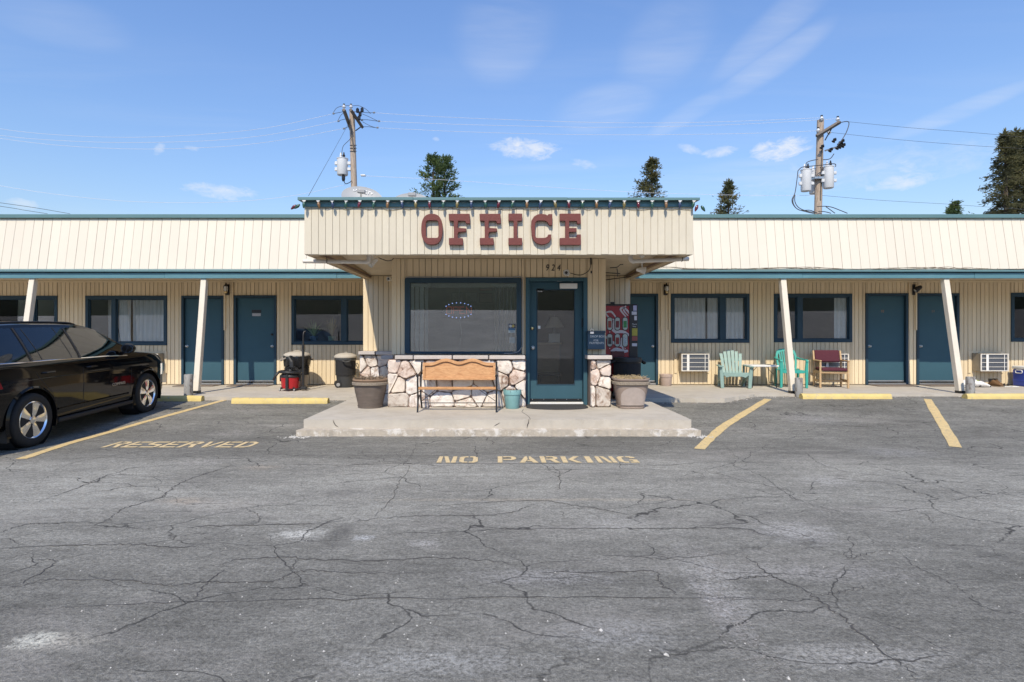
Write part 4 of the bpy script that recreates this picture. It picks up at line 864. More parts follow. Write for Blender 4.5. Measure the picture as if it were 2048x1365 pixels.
# ------------------------------------------------------------------ festoon of bulbs under the canopy edge
def festoon():
    s = thing('string_lights', 'string of faded multicoloured bulbs hanging under the canopy edge', 'string lights', (0, CF - .08, PZ(402, CF)))
    cols = {'g': (.035, .10, .075), 'y': (.20, .16, .06), 'b': (.035, .06, .13), 'r': (.13, .02, .035), 'o': (.22, .12, .05)}
    bm_ = {}
    for k, c in cols.items():
        m = glassy = mat('bulb_' + k, c, .22, .1, 30, coat=.3)
        bm_[k] = MB().lathe([(0, -.10), (.006, -.098), (.013, -.085), (.021, -.06), (.024, -.04), (.020, -.022), (.013, -.012), (.013, 0)], n=12).mesh('bulb', [m], smooth=True)
    sock = MB().box(-.024, .024, -.012, .012, -.004, .014).lathe([(.014, -.018), (.015, .004)], n=8).mesh('socket', [M_white])
    seq = 'gobgrgobyrgybgrgobyrgobyrgobg'; n = 29; zt = PZ(403.5, CF - .055)
    wire = []
    for i in range(n):
        x = CLX + .03 + (CRX - CLX - .05) * i / (n - 1); y = CF - .085 + random.uniform(-.006, .006); tilt = Matrix.Rotation(random.uniform(-.22, .22), 4, 'Y') @ Matrix.Rotation(random.uniform(-.15, .15), 4, 'X')
        b = inst('bulb', bm_[seq[i % len(seq)]], s, T((x, y, zt - .008)) @ tilt)
        inst('socket', sock, b, T((x, y, zt)))
        wire.append((x, y, zt + .012))
        if i < n - 1: wire.append((x + .09, y + .01, zt - random.uniform(-.004, .03)))
    MB().tube(spline(wire, 4), .0035, 5).build('wire', M_black, s)
    w2 = [(CLX + .02 + (CRX - CLX - .04) * i / 56, CF - .006, PZ(417, CF) + random.uniform(-.035, .012)) for i in range(57)]
    MB().tube(spline(w2, 3), .0028, 5).build('loose_wire', mat('old_wire', (.35, .30, .2), .7), s)
    for k, (dx_, dz) in enumerate(((-.03, -.09), (.02, -.06))):
        inst('bulb', bm_['r' if k == 0 else 'g'], s, T((CLX - .07 + dx_, CF - .04, zt - .02 + dz * .3)) @ Matrix.Rotation(.9, 4, 'Y'))
        inst('bulb', bm_['g' if k == 0 else 'r'], s, T((CRX + .07 - dx_, CF - .04, zt - .03 + dz * .3)) @ Matrix.Rotation(-.6 + k, 4, 'Y'))
festoon()
# ------------------------------------------------------------------ house number, camera, cables, pipes, floodlights
num = thing('house_number', 'black numerals 924 on the wall above the office door', 'sign', (PX(1105, YO), YO, PZ(537, YO)))
for ch, px in (('9', 1094), ('2', 1105.5), ('4', 1117)): text_obj(ch, .155, M_black, 'numeral', num, T((PX(px, YO), YO - .006, PZ(536.5, YO))) @ FRONT, .004, shear=.2, sx=.78)
def sec_cam(px, py, d, label, s_=1.0, rz=0, wire=None):
    c = thing('security_camera', label, 'camera', (PX(px, d), d, PZ(py, d)))
    Mx = T((PX(px, d), d, PZ(py, d))) @ Matrix.Rotation(rz, 4, 'Z') @ Matrix.Rotation(R(97), 4, 'X') @ Matrix.Scale(s_, 4)
    MB().lathe([(.046, -.06), (.05, .0), (.053, .05), (.05, .062), (.04, .064), (.034, .052)], n=20, M=Mx).build('housing', M_white, c, smooth=True)
    MB().lathe([(.034, .05), (.02, .054), (.0, .055)], n=16, M=Mx).build('lens', M_black, c, smooth=True)
    MB().lathe([(.044, .063), (.044, .066), (.036, .067)], n=16, M=Mx, cap=False).build('bezel', M_grey, c)
    MB().tube([Mx @ Vector((0, 0, -.03)), Mx @ Vector((.04, -.05, -.06)), Mx @ Vector((.05, -.03, -.13))], .012 * s_, 6).lathe([(.03 * s_, 0), (.03 * s_, .012)], n=12, M=T(Mx @ Vector((.05, -.03, -.13))) @ Matrix.Rotation(R(90), 4, 'X')).build('bracket', M_white, c)
    return c
c = sec_cam(1132, 545.5, YO - .15, 'white bullet security camera beside the house number')
MB().tube(spline([(PX(1140, YO), YO - .03, PZ(547, YO)), (PX(1160, YO), YO - .02, PZ(551, YO)), (PX(1176, YO), YO - .02, PZ(543, YO)), (PX(1181, YO), YO - .03, PZ(531, YO)), (PX(1180, YO), YO - .03, PZ(516, YO))], 6), .006, 6).tube([(PX(1181.5, YO), YO - .03, PZ(530, YO)), (PX(1181, YO), YO - .035, PZ(516, YO))], .014, 6).lathe([(.012, -.02), (.012, .02)], c=(PX(1182, YO), YO - .03, PZ(545, YO)), n=8).build('camera_cable', M_black, c)
sec_cam(779, 558, 10.3, 'small white camera hung under the canopy near the office wall corner', .75, -.4)
def pipe(px0, px1, py0, py1, d, up, label):
    a = Vector((PX(px0, d), d, PZ(py0, d))); b = Vector((PX(px1, d), d, PZ(py1, d))); o = thing('drain_pipe', label, 'pipe', a, group='white pipes under the canopy corners')
    sgn = 1 if b.x > a.x else -1; r = .031
    MB().tube([a, b], r, 16).build('pipe', M_pvc, o, smooth=True)
    MB().tube([b - Vector((.02 * sgn, 0, 0)), b, b + Vector((.025 * sgn, 0, .012)), b + Vector((.038 * sgn, 0, .04)), b + Vector((.038 * sgn, 0, up))], r * 1.18, 16).build('elbow', M_pvc, o, smooth=True)
    MB().tube([a - Vector((.004 * sgn, 0, 0)), a + Vector((.002 * sgn, 0, 0))], r * .82, 16).build('open_end', M_dark, o)
    q = a.lerp(b, .38 if sgn > 0 else .12); MB().tube([q + Vector((0, r * 1.1 * math.cos(t), r * 1.1 * math.sin(t))) for t in [i * .5 for i in range(13)]] + [q + Vector((-.03, 0, .1)), q + Vector((-.05, .02, .14))], .005, 5).build('strap', M_black, o)
pipe(607, 733, 523, 524.5, 8.6, .16, 'white plastic pipe poking out under the canopy corner above the reserved space')
pipe(1377, 1266, 518.5, 523, 8.6, .16, 'white plastic pipe poking out under the canopy corner above the right walkway')
def flood(px, py, d, rz, label, pitch=35):
    p = Vector((PX(px, d), d, PZ(py, d))); o = thing('flood_light', label, 'flood light', p, group='white flood lights under the canopy')
    zc = 2.82 - .0405 * (d - CF)
    MB().lathe([(.045, 0), (.045, -.02), (.03, -.03)], c=(p.x, p.y, zc - .01), n=16).build('mount', M_white, o, smooth=True)
    MB().tube([(p.x, p.y, zc - .03), (p.x, p.y, p.z + .06), (p.x + .02, p.y, p.z + .02)], .012, 8).build('stem', M_white, o)
    Mx = T(p) @ Matrix.Rotation(rz, 4, 'Z') @ Matrix.Rotation(R(90 + pitch), 4, 'X')
    MB().lathe([(.028, -.09), (.034, -.05), (.055, .02), (.066, .06)], n=18, M=Mx, cap=False).lathe([(.028, -.09), (0, -.1)], n=18, M=Mx, cap=False).build('shade', M_white, o, smooth=True)
    MB().lathe([(.06, .03), (.045, .06), (0, .07)], n=18, M=Mx, cap=False).build('lamp', M_lampglass, o, smooth=True)
flood(745, 525, 8.9, -.9, 'white flood light under the canopy beside the left pipe'); flood(1284, 541, 9.5, 1.3, 'white flood light under the canopy beside the right pipe', 10)
cab = thing('soffit_cables', 'loose dark cables strung under the right half of the canopy', 'cable', (2.3, 10.5, 2.6))
for pts in ([(1207, 561, 11.6), (1235, 557, 11.5), (1262, 554, 11.4)], [(1207, 546, 11), (1232, 547, 10.8), (1240, 547.5, 10.7)], [(1220, 536, 9.6), (1234, 535, 9.6), (1240, 530, 9.4), (1246, 529, 9.4)], [(1234, 538, 10), (1235, 546, 10.2), (1235, 553, 10.6)]):
    MB().tube(spline([(PX(a, d), d, min(PZ(b_, d), 2.80 - .0405 * (d - CF))) for a, b_, d in pts], 5), .008, 6).build('cable', M_black, cab)
cab2 = thing('soffit_wire', 'thin dark wire looping under the left half of the canopy', 'cable', (-2, 9, 2.6))
MB().tube(spline([(PX(a, d), d, PZ(b_, d)) for a, b_, d in ((757, 516, 9.2), (765, 519, 9.3), (775, 522, 9.4), (783, 521, 9.6), (787, 517.5, 9.75))], 5), .007, 6).build('wire', M_black, cab2)
# dead wires and twigs along the right-hand drip edge
de = thing('tangled_wire', 'tangle of old brown wires lying along the right eave', 'wire', (7, 12.08, 2.8)); rnd = random.Random(5); M_oldw = mat('brown_old_wire', (.16, .11, .07), .8, .2, 20)
for k in range(4):
    pts = []; x = 3.1 + k * .4
    while x < 11.6: pts.append((x, 12.085 + rnd.uniform(-.02, .02), 2.818 + max(0, .035 * math.sin(x * 2.1 + k * .7)) * rnd.uniform(.4, 1.5) + rnd.uniform(0, .012))); x += rnd.uniform(.15, .4)
    MB().tube(spline(pts, 4), .0045, 4).build('wire', M_oldw, de)
for i in range(110):
    cx_ = rnd.choice([3.85, 5.0, 6.9, 8.2, 9.2, 10.3]) + rnd.gauss(0, .22); a = rnd.uniform(0, 3.1); l = rnd.uniform(.03, .09)
    MB().tube([(cx_, 12.07 + rnd.uniform(-.02, .04), 2.812 + rnd.uniform(0, .03)), (cx_ + l * math.cos(a), 12.08, 2.815 + rnd.uniform(0, .035))], .003, 3).build('twig', M_oldw, de) if i < 60 else None
# ------------------------------------------------------------------ wall lanterns with their battens
def lantern(px, label, kind=0):
    x = PX(px, YW); o = thing('wall_lantern', label, 'lamp', (x, YW, PZ(580, YW)), group='porch lamps on the long wall')
    z = PZ(580, YW); y = YW - .10
    MB().box(x - .05, x + .05, YW - .02, YW - .001, z - .13, z + .13).build('back_plate', M_blackm, o, bevel=.01)
    if kind == 0:
        MB().tube(spline([(x, YW - .02, z + .06), (x, YW - .08, z + .15), (x, y, z + .13)], 5), .01, 6).build('arm', M_blackm, o)
        MB().lathe([(0, .15), (.012, .13), (.02, .115), (.05, .09), (.055, .075), (.03, .07)], c=(x, y, z), n=8).build('cap', M_blackm, o)
        MB().lathe([(.032, -.05), (.05, .0), (.047, .07)], c=(x, y, z), n=10).build('lamp_glass', M_lampglass, o, smooth=True)
        MB().lathe([(0, -.10), (.02, -.095), (.035, -.08), (.042, -.06), (.034, -.048)], c=(x, y, z), n=10).build('base', M_brass, o, smooth=True)
        m = MB()
        for a in range(4): t = a * 1.571 + .78; m.tube([(x + .036 * math.cos(t), y + .036 * math.sin(t), z - .05), (x + .053 * math.cos(t), y + .053 * math.sin(t), z + .075)], .005, 4)
        m.build('cage', M_blackm, o)
    else:
        Mx = T((x + .02, y, z + .02)) @ Matrix.Rotation(R(50), 4, 'Y') @ Matrix.Rotation(R(20), 4, 'X')
        MB().lathe([(.03, .09), (.045, .06), (.07, -.06), (.072, -.07)], n=14, M=Mx, cap=False).lathe([(.03, .09), (0, .1)], n=14, M=Mx, cap=False).build('shade', M_blackm, o, smooth=True)
        MB().lathe([(.05, -.04), (.03, -.08), (0, -.09)], n=12, M=Mx, cap=False).build('lamp_glass', M_lampglass, o, smooth=True)
        MB().tube([(x, YW - .02, z), (x, y, z + .03)], .012, 6).build('arm', M_blackm, o)
    return o
lantern(455.5, 'dark wall lantern between the two doors near the parked car'); lantern(1331, 'dark wall lantern beside the door behind the drink machine'); lantern(1828, 'cone shaded wall lamp between the two doors near the cooler', 1)
for a, b_ in ((1322, 1338), (1817.5, 1831), (450, 466)):
    for px in (a, b_): MB().box(PX(px, YW) - .018, PX(px, YW) + .018, YW - .035, YW - .002, PZ(661, YW), ZT - .06).build('batten', M_wall, motel, bevel=.003)
for px, py in ((1525, 643), (1966, 643)): MB().box(PX(px, YW) - .03, PX(px, YW) + .03, YW - .008, YW - .001, PZ(py, YW) - .02, PZ(py, YW) + .02).build('wall_plate', M_wall, motel)
# ------------------------------------------------------------------ air conditioners
def aircon(px0, px1, label):
    x0, x1 = PX(px0, 13.5), PX(px1, 13.5); z0, z1 = PZ(743, 13.5), PZ(708, 13.5); o = thing('air_conditioner', label, 'air conditioner', ((x0 + x1) / 2, YW, z0), group='window air conditioners in the long wall'); yf = 13.5
    MB().box(x0, x1, yf + .006, YW - .001, z0, z1).build('case', mat('aircon_case', (.36, .31, .24), .7, .1, 8) if 'aircon_case' not in MATS else MATS['aircon_case'], o, bevel=.004)
    m = MB(); t = .022
    m.box(x0 - .006, x1 + .006, yf - .018, yf + .004, z1 - t, z1).box(x0 - .006, x1 + .006, yf - .018, yf + .004, z0, z0 + t).box(x0 - .006, x0 + t, yf - .0165, yf + .003, z0 + t, z1 - t).box(x1 - t, x1 + .006, yf - .0165, yf + .003, z0 + t, z1 - t)
    m.build('front_frame', M_pvc, o, bevel=.003)
    MB().box(x0 + .01, x1 - .01, yf + .001, yf + .0055, z0 + .01, z1 - .01).build('coil', mat('aircon_coil', (.13, .14, .16), .4, .4, 60, metal=.5) if 'aircon_coil' not in MATS else MATS['aircon_coil'], o)
    for i in range(1, 4): zz_ = z0 + (z1 - z0) * i / 4; MB().box(x0 + t, x1 - t, yf - .013, yf - .004, zz_ - .006, zz_ + .006).build('grille_bar', M_pvc, o)
    w = x1 - x0
    MB().box(x0 + w * .19, x0 + w * .28, yf - .016, yf - .0135, z0 + t, z1 - t).build('label_strip', M_white, o); MB().box(x0 + w * .84, x0 + w * .86, yf - .016, yf - .0135, z0 + t, z1 - t).build('grille_post', M_white, o)
    m = MB(); m.box(x0 - .10, x0 - .04, YW - .02, YW - .002, z0 - .06, z1 + .05).box(x1 + .02, x1 + .08, YW - .02, YW - .002, z0 - .06, z1 + .05).box(x0 - .04, x1 + .02, YW - .02, YW - .002, z1 + .008, z1 + .05)
    m.build('surround', M_wall, o, bevel=.003)
    return o
aircon(262, 316, 'air conditioner in the wall behind the car hood'); aircon(1363, 1418, 'air conditioner in the wall between the small pot and the pale green chair')
aircon(1641, 1697, 'air conditioner in the wall half hidden behind the burgundy chair'); aircon(1961, 2016, 'air conditioner in the wall above the boots and sandals')
# ------------------------------------------------------------------ bench
def bench():
    yf, yr = 8.95, 9.40; x0, x1 = PX(838, 9.1), PX(993, 9.1); o = thing('bench', 'oak and iron garden bench with wavy back in front of the stone wall', 'bench', ((x0 + x1) / 2, 9.15, WZ))
    def bz(px, py, d): return PX(px, d), PZ(py, d)
    d = 9.33; X0, X1 = x0 + .03, x1 - .02
    zt = PZ(726, d); zb = PZ(760.5, d); W_ = X1 - X0
    def top(s_): return zt + .078 * max(0, math.sin(math.pi * min(1, max(0, (s_ - .08) / .84)) * 1)) ** .5 * (0.5 - .5 * math.cos(4 * math.pi * min(1, max(0, (s_ - .08) / .84)))) + .018 * (1 if .3 < s_ < .7 else 0) * math.sin(math.pi * (s_ - .3) / .4)
    lean = T((0, d, zb)) @ Matrix.Rotation(R(-10), 4, 'X') @ T((0, -d, -zb))
    def off(k): return [(X0 + W_ * i / 40, top(i / 40) - k) for i in range(41)]
    outer = off(0) + [(X1, zb), (X0, zb)]
    e = .035
    inner = [(X0 + e + (W_ - 2 * e) * i / 40, top((e + (W_ - 2 * e) * i / 40) / W_) - .05) for i in range(41)] + [(X1 - e, zb + .03), (X0 + e, zb + .03)]
    b = MB().prism([outer, inner], d - .034, d + .02, 'y', M=lean).build('backrest', M_oak, o, bevel=.003)
    MB().prism([inner], d - .002, d + .012, 'y', M=lean).build('back_panel', M_oak, b)
    MB().box(x0 - .005, x1 + .005, yf - .005, yf + .085, WZ + .355, WZ + .395).build('seat_slat', M_oak, o, bevel=.006)
    for x in (x0, x1):
        m = MB(); r = .011
        m.tube(spline([(x, yf - .02, WZ), (x, yf + .03, WZ + .16), (x, yf + .005, WZ + .36), (x, yf - .01, WZ + .5), (x, yf + .02, WZ + .565)], 6), .014, 8)
        m.tube(spline([(x, yr + .05, WZ), (x, yr - .08, WZ + .2), (x, yr - .09, WZ + .38), (x, yr - .03, WZ + .6), (x, yr + .05, zt + .01)], 6), .014, 8)
        m.tube([(x, yf + .005, WZ + .36), (x, yr - .09, WZ + .36)], .013, 8)
        m.tube(spline([(x, yf - .02, WZ + .575), (x, yf + .12, WZ + .585), (x, yr - .03, WZ + .62)], 5), .014, 8)
        m.tube(spline([(x, yf + .02, WZ + .12), (x, yf + .2, WZ + .25), (x, yr - .06, WZ + .1)], 6), .009, 6)
        m.tube([(x, yf - .03, WZ + .575), (x, yf - .01, WZ + .575)], .024, 10)
        m.build('iron_end', M_blackm, o, smooth=True)
    MB().tube([(x0, yr - .05, WZ + .10), (x1, yr - .05, WZ + .10)], .008, 8).build('tie_rod', M_blackm, o)
    for xs_, xe in ((x0, x0 + .28), (x1, x1 - .28)): MB().tube([(xs_, yr - .07, WZ + .12), (xe, yf + .06, WZ + .355)], .005, 5).build('brace', M_blackm, o)
bench()
# ------------------------------------------------------------------ planters
def superlathe(prof, n, k):
    """rings whose outline goes from round (k = 1) to squarish (k < 1)"""
    vs = []; fs = []
    for r, z in prof:
        for j in range(n):
            a = 2 * math.pi * j / n; c_, s_ = math.cos(a), math.sin(a); vs.append((r * math.copysign(abs(c_) ** k, c_), r * math.copysign(abs(s_) ** k, s_), z))
    for i in range(len(prof) - 1):
        for j in range(n): fs.append((i * n + j, i * n + (j + 1) % n, (i + 1) * n + (j + 1) % n, (i + 1) * n + j))
    fs.append(tuple(range(n - 1, -1, -1))); return vs, fs
def dry_stems(parent, r, z, n, seed, mt, h=.08, name='dry_stems'):
    rnd = random.Random(seed); m = MB()
    for i in range(n):
        a = rnd.uniform(0, 6.28); q = r * math.sqrt(rnd.random()); b = rnd.uniform(0, 6.28); l = rnd.uniform(.03, .12)
        p = Vector((q * math.cos(a), q * math.sin(a), z)); e = p + Vector((l * math.cos(b), l * math.sin(b), rnd.uniform(.005, h)))
        m.tube([p, (p + e) / 2 + Vector((0, 0, rnd.uniform(0, .03))), e], .0025, 3)
    o = m.build(name, mt, parent); o['kind'] = 'stuff'; return o
M_potbrown = mat('weathered_brown_pot', (.145, .115, .095), .7, .22, 8, .3, 60, wear=.5, wearcol=(.24, .15, .09), wscale=5, stretch=(1, 1, 3))
M_potrim = mat('brown_pot_rim', (.30, .20, .13), .6, .15, 8); M_pottaupe = mat('taupe_pot', (.29, .225, .185), .75, .10, 7, .3, 60, wear=.3, wearcol=(.36, .29, .24), wscale=6)
M_band = mat('pot_band', (.27, .225, .175), .8, .45, 55, .8, 55); M_soil = mat('potting_soil', (.06, .045, .035), .95, .4, 40, 1, 60); M_straw = mat('dry_straw', (.42, .32, .18), .9, .25, 20); M_deadstem = mat('dead_stems', (.10, .08, .055), .9, .3, 20)
def planter(px, ybot, rt, rb, h, k, label, mbody, mrim, dc, seed, arch=False):
    o = thing('planter', label, 'planter', (0, 0, 0)); n = 48
    body = [(rb * .96, 0), (rb, .01), (rb * 1.0, .03), (rb * .985, .035), (rb * 1.02, .08), (rb + (rt - rb) * .55, h * .55), (rt * .93, h * .78)]
    v, f = superlathe(body, n, k); MB().add(v, f).build('pot_body', mbody, o, smooth=True)
    v, f = superlathe([(rt * .93, h * .785), (rt * 1.03, h * .80), (rt * 1.04, h * .88), (rt * .96, h * .90)], n, k); MB().add(v, f[:-1]).build('decorated_band', M_band, o, smooth=True)
    v, f = superlathe([(rt * .94, h * .90), (rt * .965, h * .935), (rt * 1.0, h * .95), (rt * 1.0, h * .995), (rt * .97, h), (rt * .90, h * .99), (rt * .88, h * .90)], n, k); MB().add(v, f[:-1]).build('rim', mrim, o, smooth=True)
    v, f = superlathe([(rt * .89, h * .93), (rt * .5, h * .95), (.01, h * .955)], n, k); MB().add(v, f[:-1]).build('soil', M_soil, o)
    if arch:
        yb = rt * 1.01
        RR = lambda z: rb + (rt * .93 - rb) * (z / (h * .78)); vs = []; fs = []; nc, nr = 24, 8
        for i in range(nc + 1):
            u = -1 + 2 * i / nc; zt_ = h * .34 + h * .38 * math.sqrt(max(0, 1 - u * u))
            for j in range(nr + 1): z = .06 + (zt_ - .06) * j / nr; x = u * RR(z) * .86; vs.append((x, -RR(z) * max(.05, 1 - (abs(x) / RR(z)) ** 4) ** .25 - .007, z))
        for i in range(nc):
            for j in range(nr): k0 = i * (nr + 1) + j; fs.append((k0, k0 + nr + 1, k0 + nr + 2, k0 + 1))
        MB().add(vs, fs).build('arched_panel', mat('pot_panel', (.40, .335, .295), .8, .12, 10, .2, 60), o, smooth=True)
    m = MB()
    for i in range(70): a = 2 * math.pi * i / 70; c_, s_ = math.cos(a), math.sin(a); q = rb * 1.012; m.box(-.004, .004, -.004, .004, 0, .008, M=T((q * math.copysign(abs(c_) ** k, c_), q * math.copysign(abs(s_) ** k, s_), .036)))
    m.build('bead_trim', mbody, o)
    dry_stems(o, rt * .85, h * .95, 170, seed, M_straw if arch else M_deadstem, .07)
    if not arch: dry_stems(o, rt * .85, h * .95, 90, seed + 9, M_potrim, .07, 'dry_leaves')
    return place(o, (PX(px, dc), dc, WZ))
planter(741, 818, .29, .205, .485, .9, 'dark brown ribbed planter with dead stems beside the bench', M_potbrown, M_potrim, 9.58, 1)
planter(1260, 819, .292, .21, .50, .5, 'taupe square planter with arched panel and dry straw by the office door', M_pottaupe, M_pottaupe, 9.55, 2, True)
def small_pot(px, dc, rt, rb, h, label, mt, soil=True):
    o = thing('flower_pot', label, 'flower pot')
    MB().lathe([(rb * .95, 0), (rb, .008), (rt * .93, h * .74), (rt, h * .75), (rt * 1.02, h * .98), (rt * .99, h), (rt * .9, h * .99), (rt * .88, h * .86), (0, h * .87)], n=28).build('pot_body', mt, o, smooth=True)
    if soil: MB().lathe([(rt * .885, h * .875), (0, h * .9)], n=20, cap=False).build('soil', M_soil, o); dry_stems(o, rt * .8, h * .9, 40, 3, M_deadstem, .03)
    return place(o, (PX(px, dc), dc, WZ))
small_pot(1024.5, 9.45, .148, .112, .31, 'pale teal flower pot between the bench and the office door', mat('teal_glaze_pot', (.20, .39, .40), .5, .08, 8, .2, 30, wear=.4, wearcol=(.32, .47, .45), wscale=10))
small_pot(1332, 13.56, .148, .125, .275, 'small pale pink flower pot at the foot of the long wall', mat('pale_clay_pot', (.46, .36, .31), .8, .12, 9, .2, 40), False)
# rope-like curl of dried vine beside the planter
v_ = thing('dried_vine', 'curled pale dried vine beside the brown planter', 'vine', (PX(715, 10), 10, 1.0))
MB().tube(spline([(PX(a, 9.9), 9.9, PZ(b_, 9.9)) for a, b_ in ((714, 762), (716, 750), (717, 740), (714, 734), (712, 729), (714, 727), (717, 731), (716, 738), (713, 748), (711, 758))], 5), .007, 6).build('stem', M_straw, v_, smooth=True)
# ------------------------------------------------------------------ door mats
def mat_obj(name, pts, z, label, mt): return tag(MB().prism(pts, z + .002, z + .018, 'z').build(name, mt, bevel=.004), label, 'door mat', 'door mats')
M_mat = mat('rubber_mat', (.05, .05, .05), .9, .5, 60, 1.0, 80); M_mat2 = mat('brown_mat', (.19, .15, .12), .95, .25, 40, .8, 90)
cxm = PX(1113, 9.6); mat_obj('door_mat', [(cxm - .51, 9.87), (cxm + .51, 9.87), (cxm + .52, 9.55)] + [(cxm + .52 * math.cos(t), 9.55 - .32 * math.sin(t) ** .8) for t in [math.pi * i / 20 for i in range(1, 20)]], WZ, 'black half round rubber mat at the office door', M_mat)
for h, l in ((DOORS[0], 'brown mat at the door beside the leaning post near the car'), (DOORS[1], 'brown mat at the door with the black plate'), (DOORS[3], 'brown mat at the door near the burgundy chair'), (DOORS[4], 'brown mat at the door behind the post near the cooler')):
    mat_obj('door_mat', [(h[0] + .02, 13.30), (h[1] - .06, 13.30), (h[1] - .04, YW - .05), (h[0] + .04, YW - .05)], WZ, l, M_mat2)
# ------------------------------------------------------------------ bins
def wheelie(px, dc, label, mbody, mlid, bag=False, rz=0.0, h=.70, r=.26, lid=True):
    o = thing('trash_bin', label, 'trash bin')
    prof = [(r * .80, 0), (r * .82, .01), (r * .99, h * .86), (r * 1.0, h * .88), (r * 1.06, h * .90), (r * 1.06, h * .96), (r * 1.03, h)]
    MB().lathe(prof, n=32).build('bin_body', mbody, o, smooth=True)
    MB().lathe([(r * 1.0, h), (r * .98, h * .4), (0, h * .38)], n=32, cap=False).build('bin_inside', M_dark, o)
    for s_ in (-1, 1):
        hd = MB().tube(spline([(s_ * r * 1.02, -.09, h * .93), (s_ * (r + .075), -.075, h * .88), (s_ * (r + .085), 0, h * .85), (s_ * (r + .075), .075, h * .88), (s_ * r * 1.02, .09, h * .93)], 5), .016, 8).build('handle', mbody, o, smooth=True)
    for s_ in (-1, 1):
        w = MB().tube([(s_ * r * .55, r * .75, .075), (s_ * (r * .55 + .05), r * .75, .075)], .075, 20).build('wheel', M_black, o, smooth=True, angle=30)
        MB().tube([(s_ * (r * .55 + .05), r * .75, .075), (s_ * (r * .55 + .055), r * .75, .075)], .04, 14).build('hub', M_grey, w)
    if lid:
        MB().lathe([(r * 1.09, h - .02), (r * 1.12, h - .005), (r * 1.10, h + .022), (r * .98, h + .05), (r * .6, h + .085), (0, h + .098)], n=32).build('lid', mlid, o, smooth=True, angle=60)
        MB().tube([(-.07, -.02, h + .09), (-.05, -.02, h + .108), (.05, -.02, h + .108), (.07, -.02, h + .09)], .012, 8).build('lid_handle', mlid, o, smooth=True)
    if bag:
        rnd = random.Random(8); vs = []; fs = []; n = 40
        for j, (rr, z) in enumerate([(r * 1.09, h + .004), (r * 1.11, h - .05), (r * 1.10, h - .14), (r * 1.06, h - .24)]):
            for i in range(n): a = 2 * math.pi * i / n; q = rr + rnd.uniform(-.008, .014); vs.append((q * math.cos(a), q * math.sin(a), z + (rnd.uniform(-.05, .04) if j == 3 else rnd.uniform(-.008, .008))))
        for j in range(3):
            for i in range(n): fs.append((j * n + i, j * n + (i + 1) % n, (j + 1) * n + (i + 1) % n, (j + 1) * n + i))
        MB().add(vs, fs).build('bin_liner', mat('black_bin_liner', (.012, .012, .013), .22, .1, 8, .6, 25), o, smooth=True)
    return place(o, (PX(px, dc), dc, WZ), rz)
wheelie(594, 13.05, 'grey wheeled trash bin with black liner behind the red vacuum', mat('grey_bin_plastic', (.33, .29, .25), .65, .1, 6, .15, 40), M_lidgrey, True, .6, .74, .265)
wheelie(691, 13.2, 'black wheeled trash bin with domed grey lid by the stone wall', mat('charcoal_bin_plastic', (.045, .047, .05), .5, .15, 6, .15, 40), M_lidgrey, False, 1.9, .70, .232)
wheelie(1254, 10.72, 'black open trash bin in front of the drink machine', mat('black_bin_plastic', (.012, .012, .013), .5, .2, 6, .1, 40), M_black, False, .15, .79, .255, False)
# ------------------------------------------------------------------ red vacuum
def vacuum():
    o = thing('wet_vacuum', 'red and black wet and dry vacuum on casters by the grey trash bin', 'vacuum cleaner')
    M_red = mat('red_vacuum_plastic', (.42, .015, .02), .35, .06, 6)
    MB().lathe([(.165, .05), (.185, .06), (.2, .27), (.2, .30)], n=28).build('tub', M_red, o, smooth=True)
    MB().lathe([(.205, .29), (.215, .30), (.215, .325), (.19, .36), (.15, .40), (.10, .42), (0, .425)], n=28).build('motor_head', M_black, o, smooth=True)
    for s_ in (-1, 1):
        MB().box(s_ * .205 - .025, s_ * .205 + .025, -.03, .03, .20, .33).build('latch', M_black, o, bevel=.008)
    MB().box(-.03, .03, -.235, -.19, .02, .36).build('front_bracket', M_black, o, bevel=.01)
    MB().tube([(.21 * math.cos(t), .21 * math.sin(t) - .01, .385 + .03 * math.sin(t * .5)) for t in [i * .25 for i in range(25)]], .028, 10).build('hose', M_black, o, smooth=True)
    MB().tube(spline([(-.10, -.05, .40), (-.18, -.14, .42), (-.24, -.2, .34), (-.30, -.2, .24)], 6), .026, 10).build('nozzle', M_black, o, smooth=True)
    MB().tube([(-.08, 0, .40), (-.10, .02, .48), (0, .02, .50), (.06, .0, .47), (.06, 0, .41)], .014, 8).build('carry_handle', M_black, o, smooth=True)
    m = MB(); rnd = random.Random(4)
    m.tube(spline([(rnd.uniform(-.13, .1), rnd.uniform(-.1, .1), .44 + rnd.uniform(0, .10)) for i in range(14)], 5), .006, 5); m.build('power_cord', M_black, o)
    MB().lathe([(.045, 0), (.05, .03), (.04, .06)], c=(.0, .0, .40), n=14).build('float_cap', M_black, o)
    MB().tube([(.02, .05, .42), (.0, .07, .62), (-.07, .07, .74)], [.06, .05, .02], 8).build('funnel_tool', M_black, o)
    for a in (.8, 2.3, 3.9, 5.4):
        x, y = .22 * math.cos(a), .22 * math.sin(a)
        MB().tube([(x * .7, y * .7, .07), (x, y, .06)], .022, 8).build('caster_arm', M_black, o)
        MB().tube([(x * 1.06 - .012, y * 1.06, .025), (x * 1.06 + .012, y * 1.06, .025)], .026, 12).build('caster', M_grey, o)
    MB().tube([(.285, -.03, .06), (.285, -.02, .50), (.28, -.01, 1.02)], .027, 12).build('wand', M_black, o, smooth=True)
    MB().tube(spline([(.28, -.01, 1.0), (.28, 0, 1.2), (.285, .02, 1.27), (.32, .03, 1.29)], 6), .017, 10).build('wand_tip', M_black, o, smooth=True)
    MB().box(.23, .37, -.08, .02, .02, .09).build('floor_tool', M_black, o, bevel=.015)
    return place(o, (PX(581, 12.4), 12.4, WZ), 0)
vacuum()
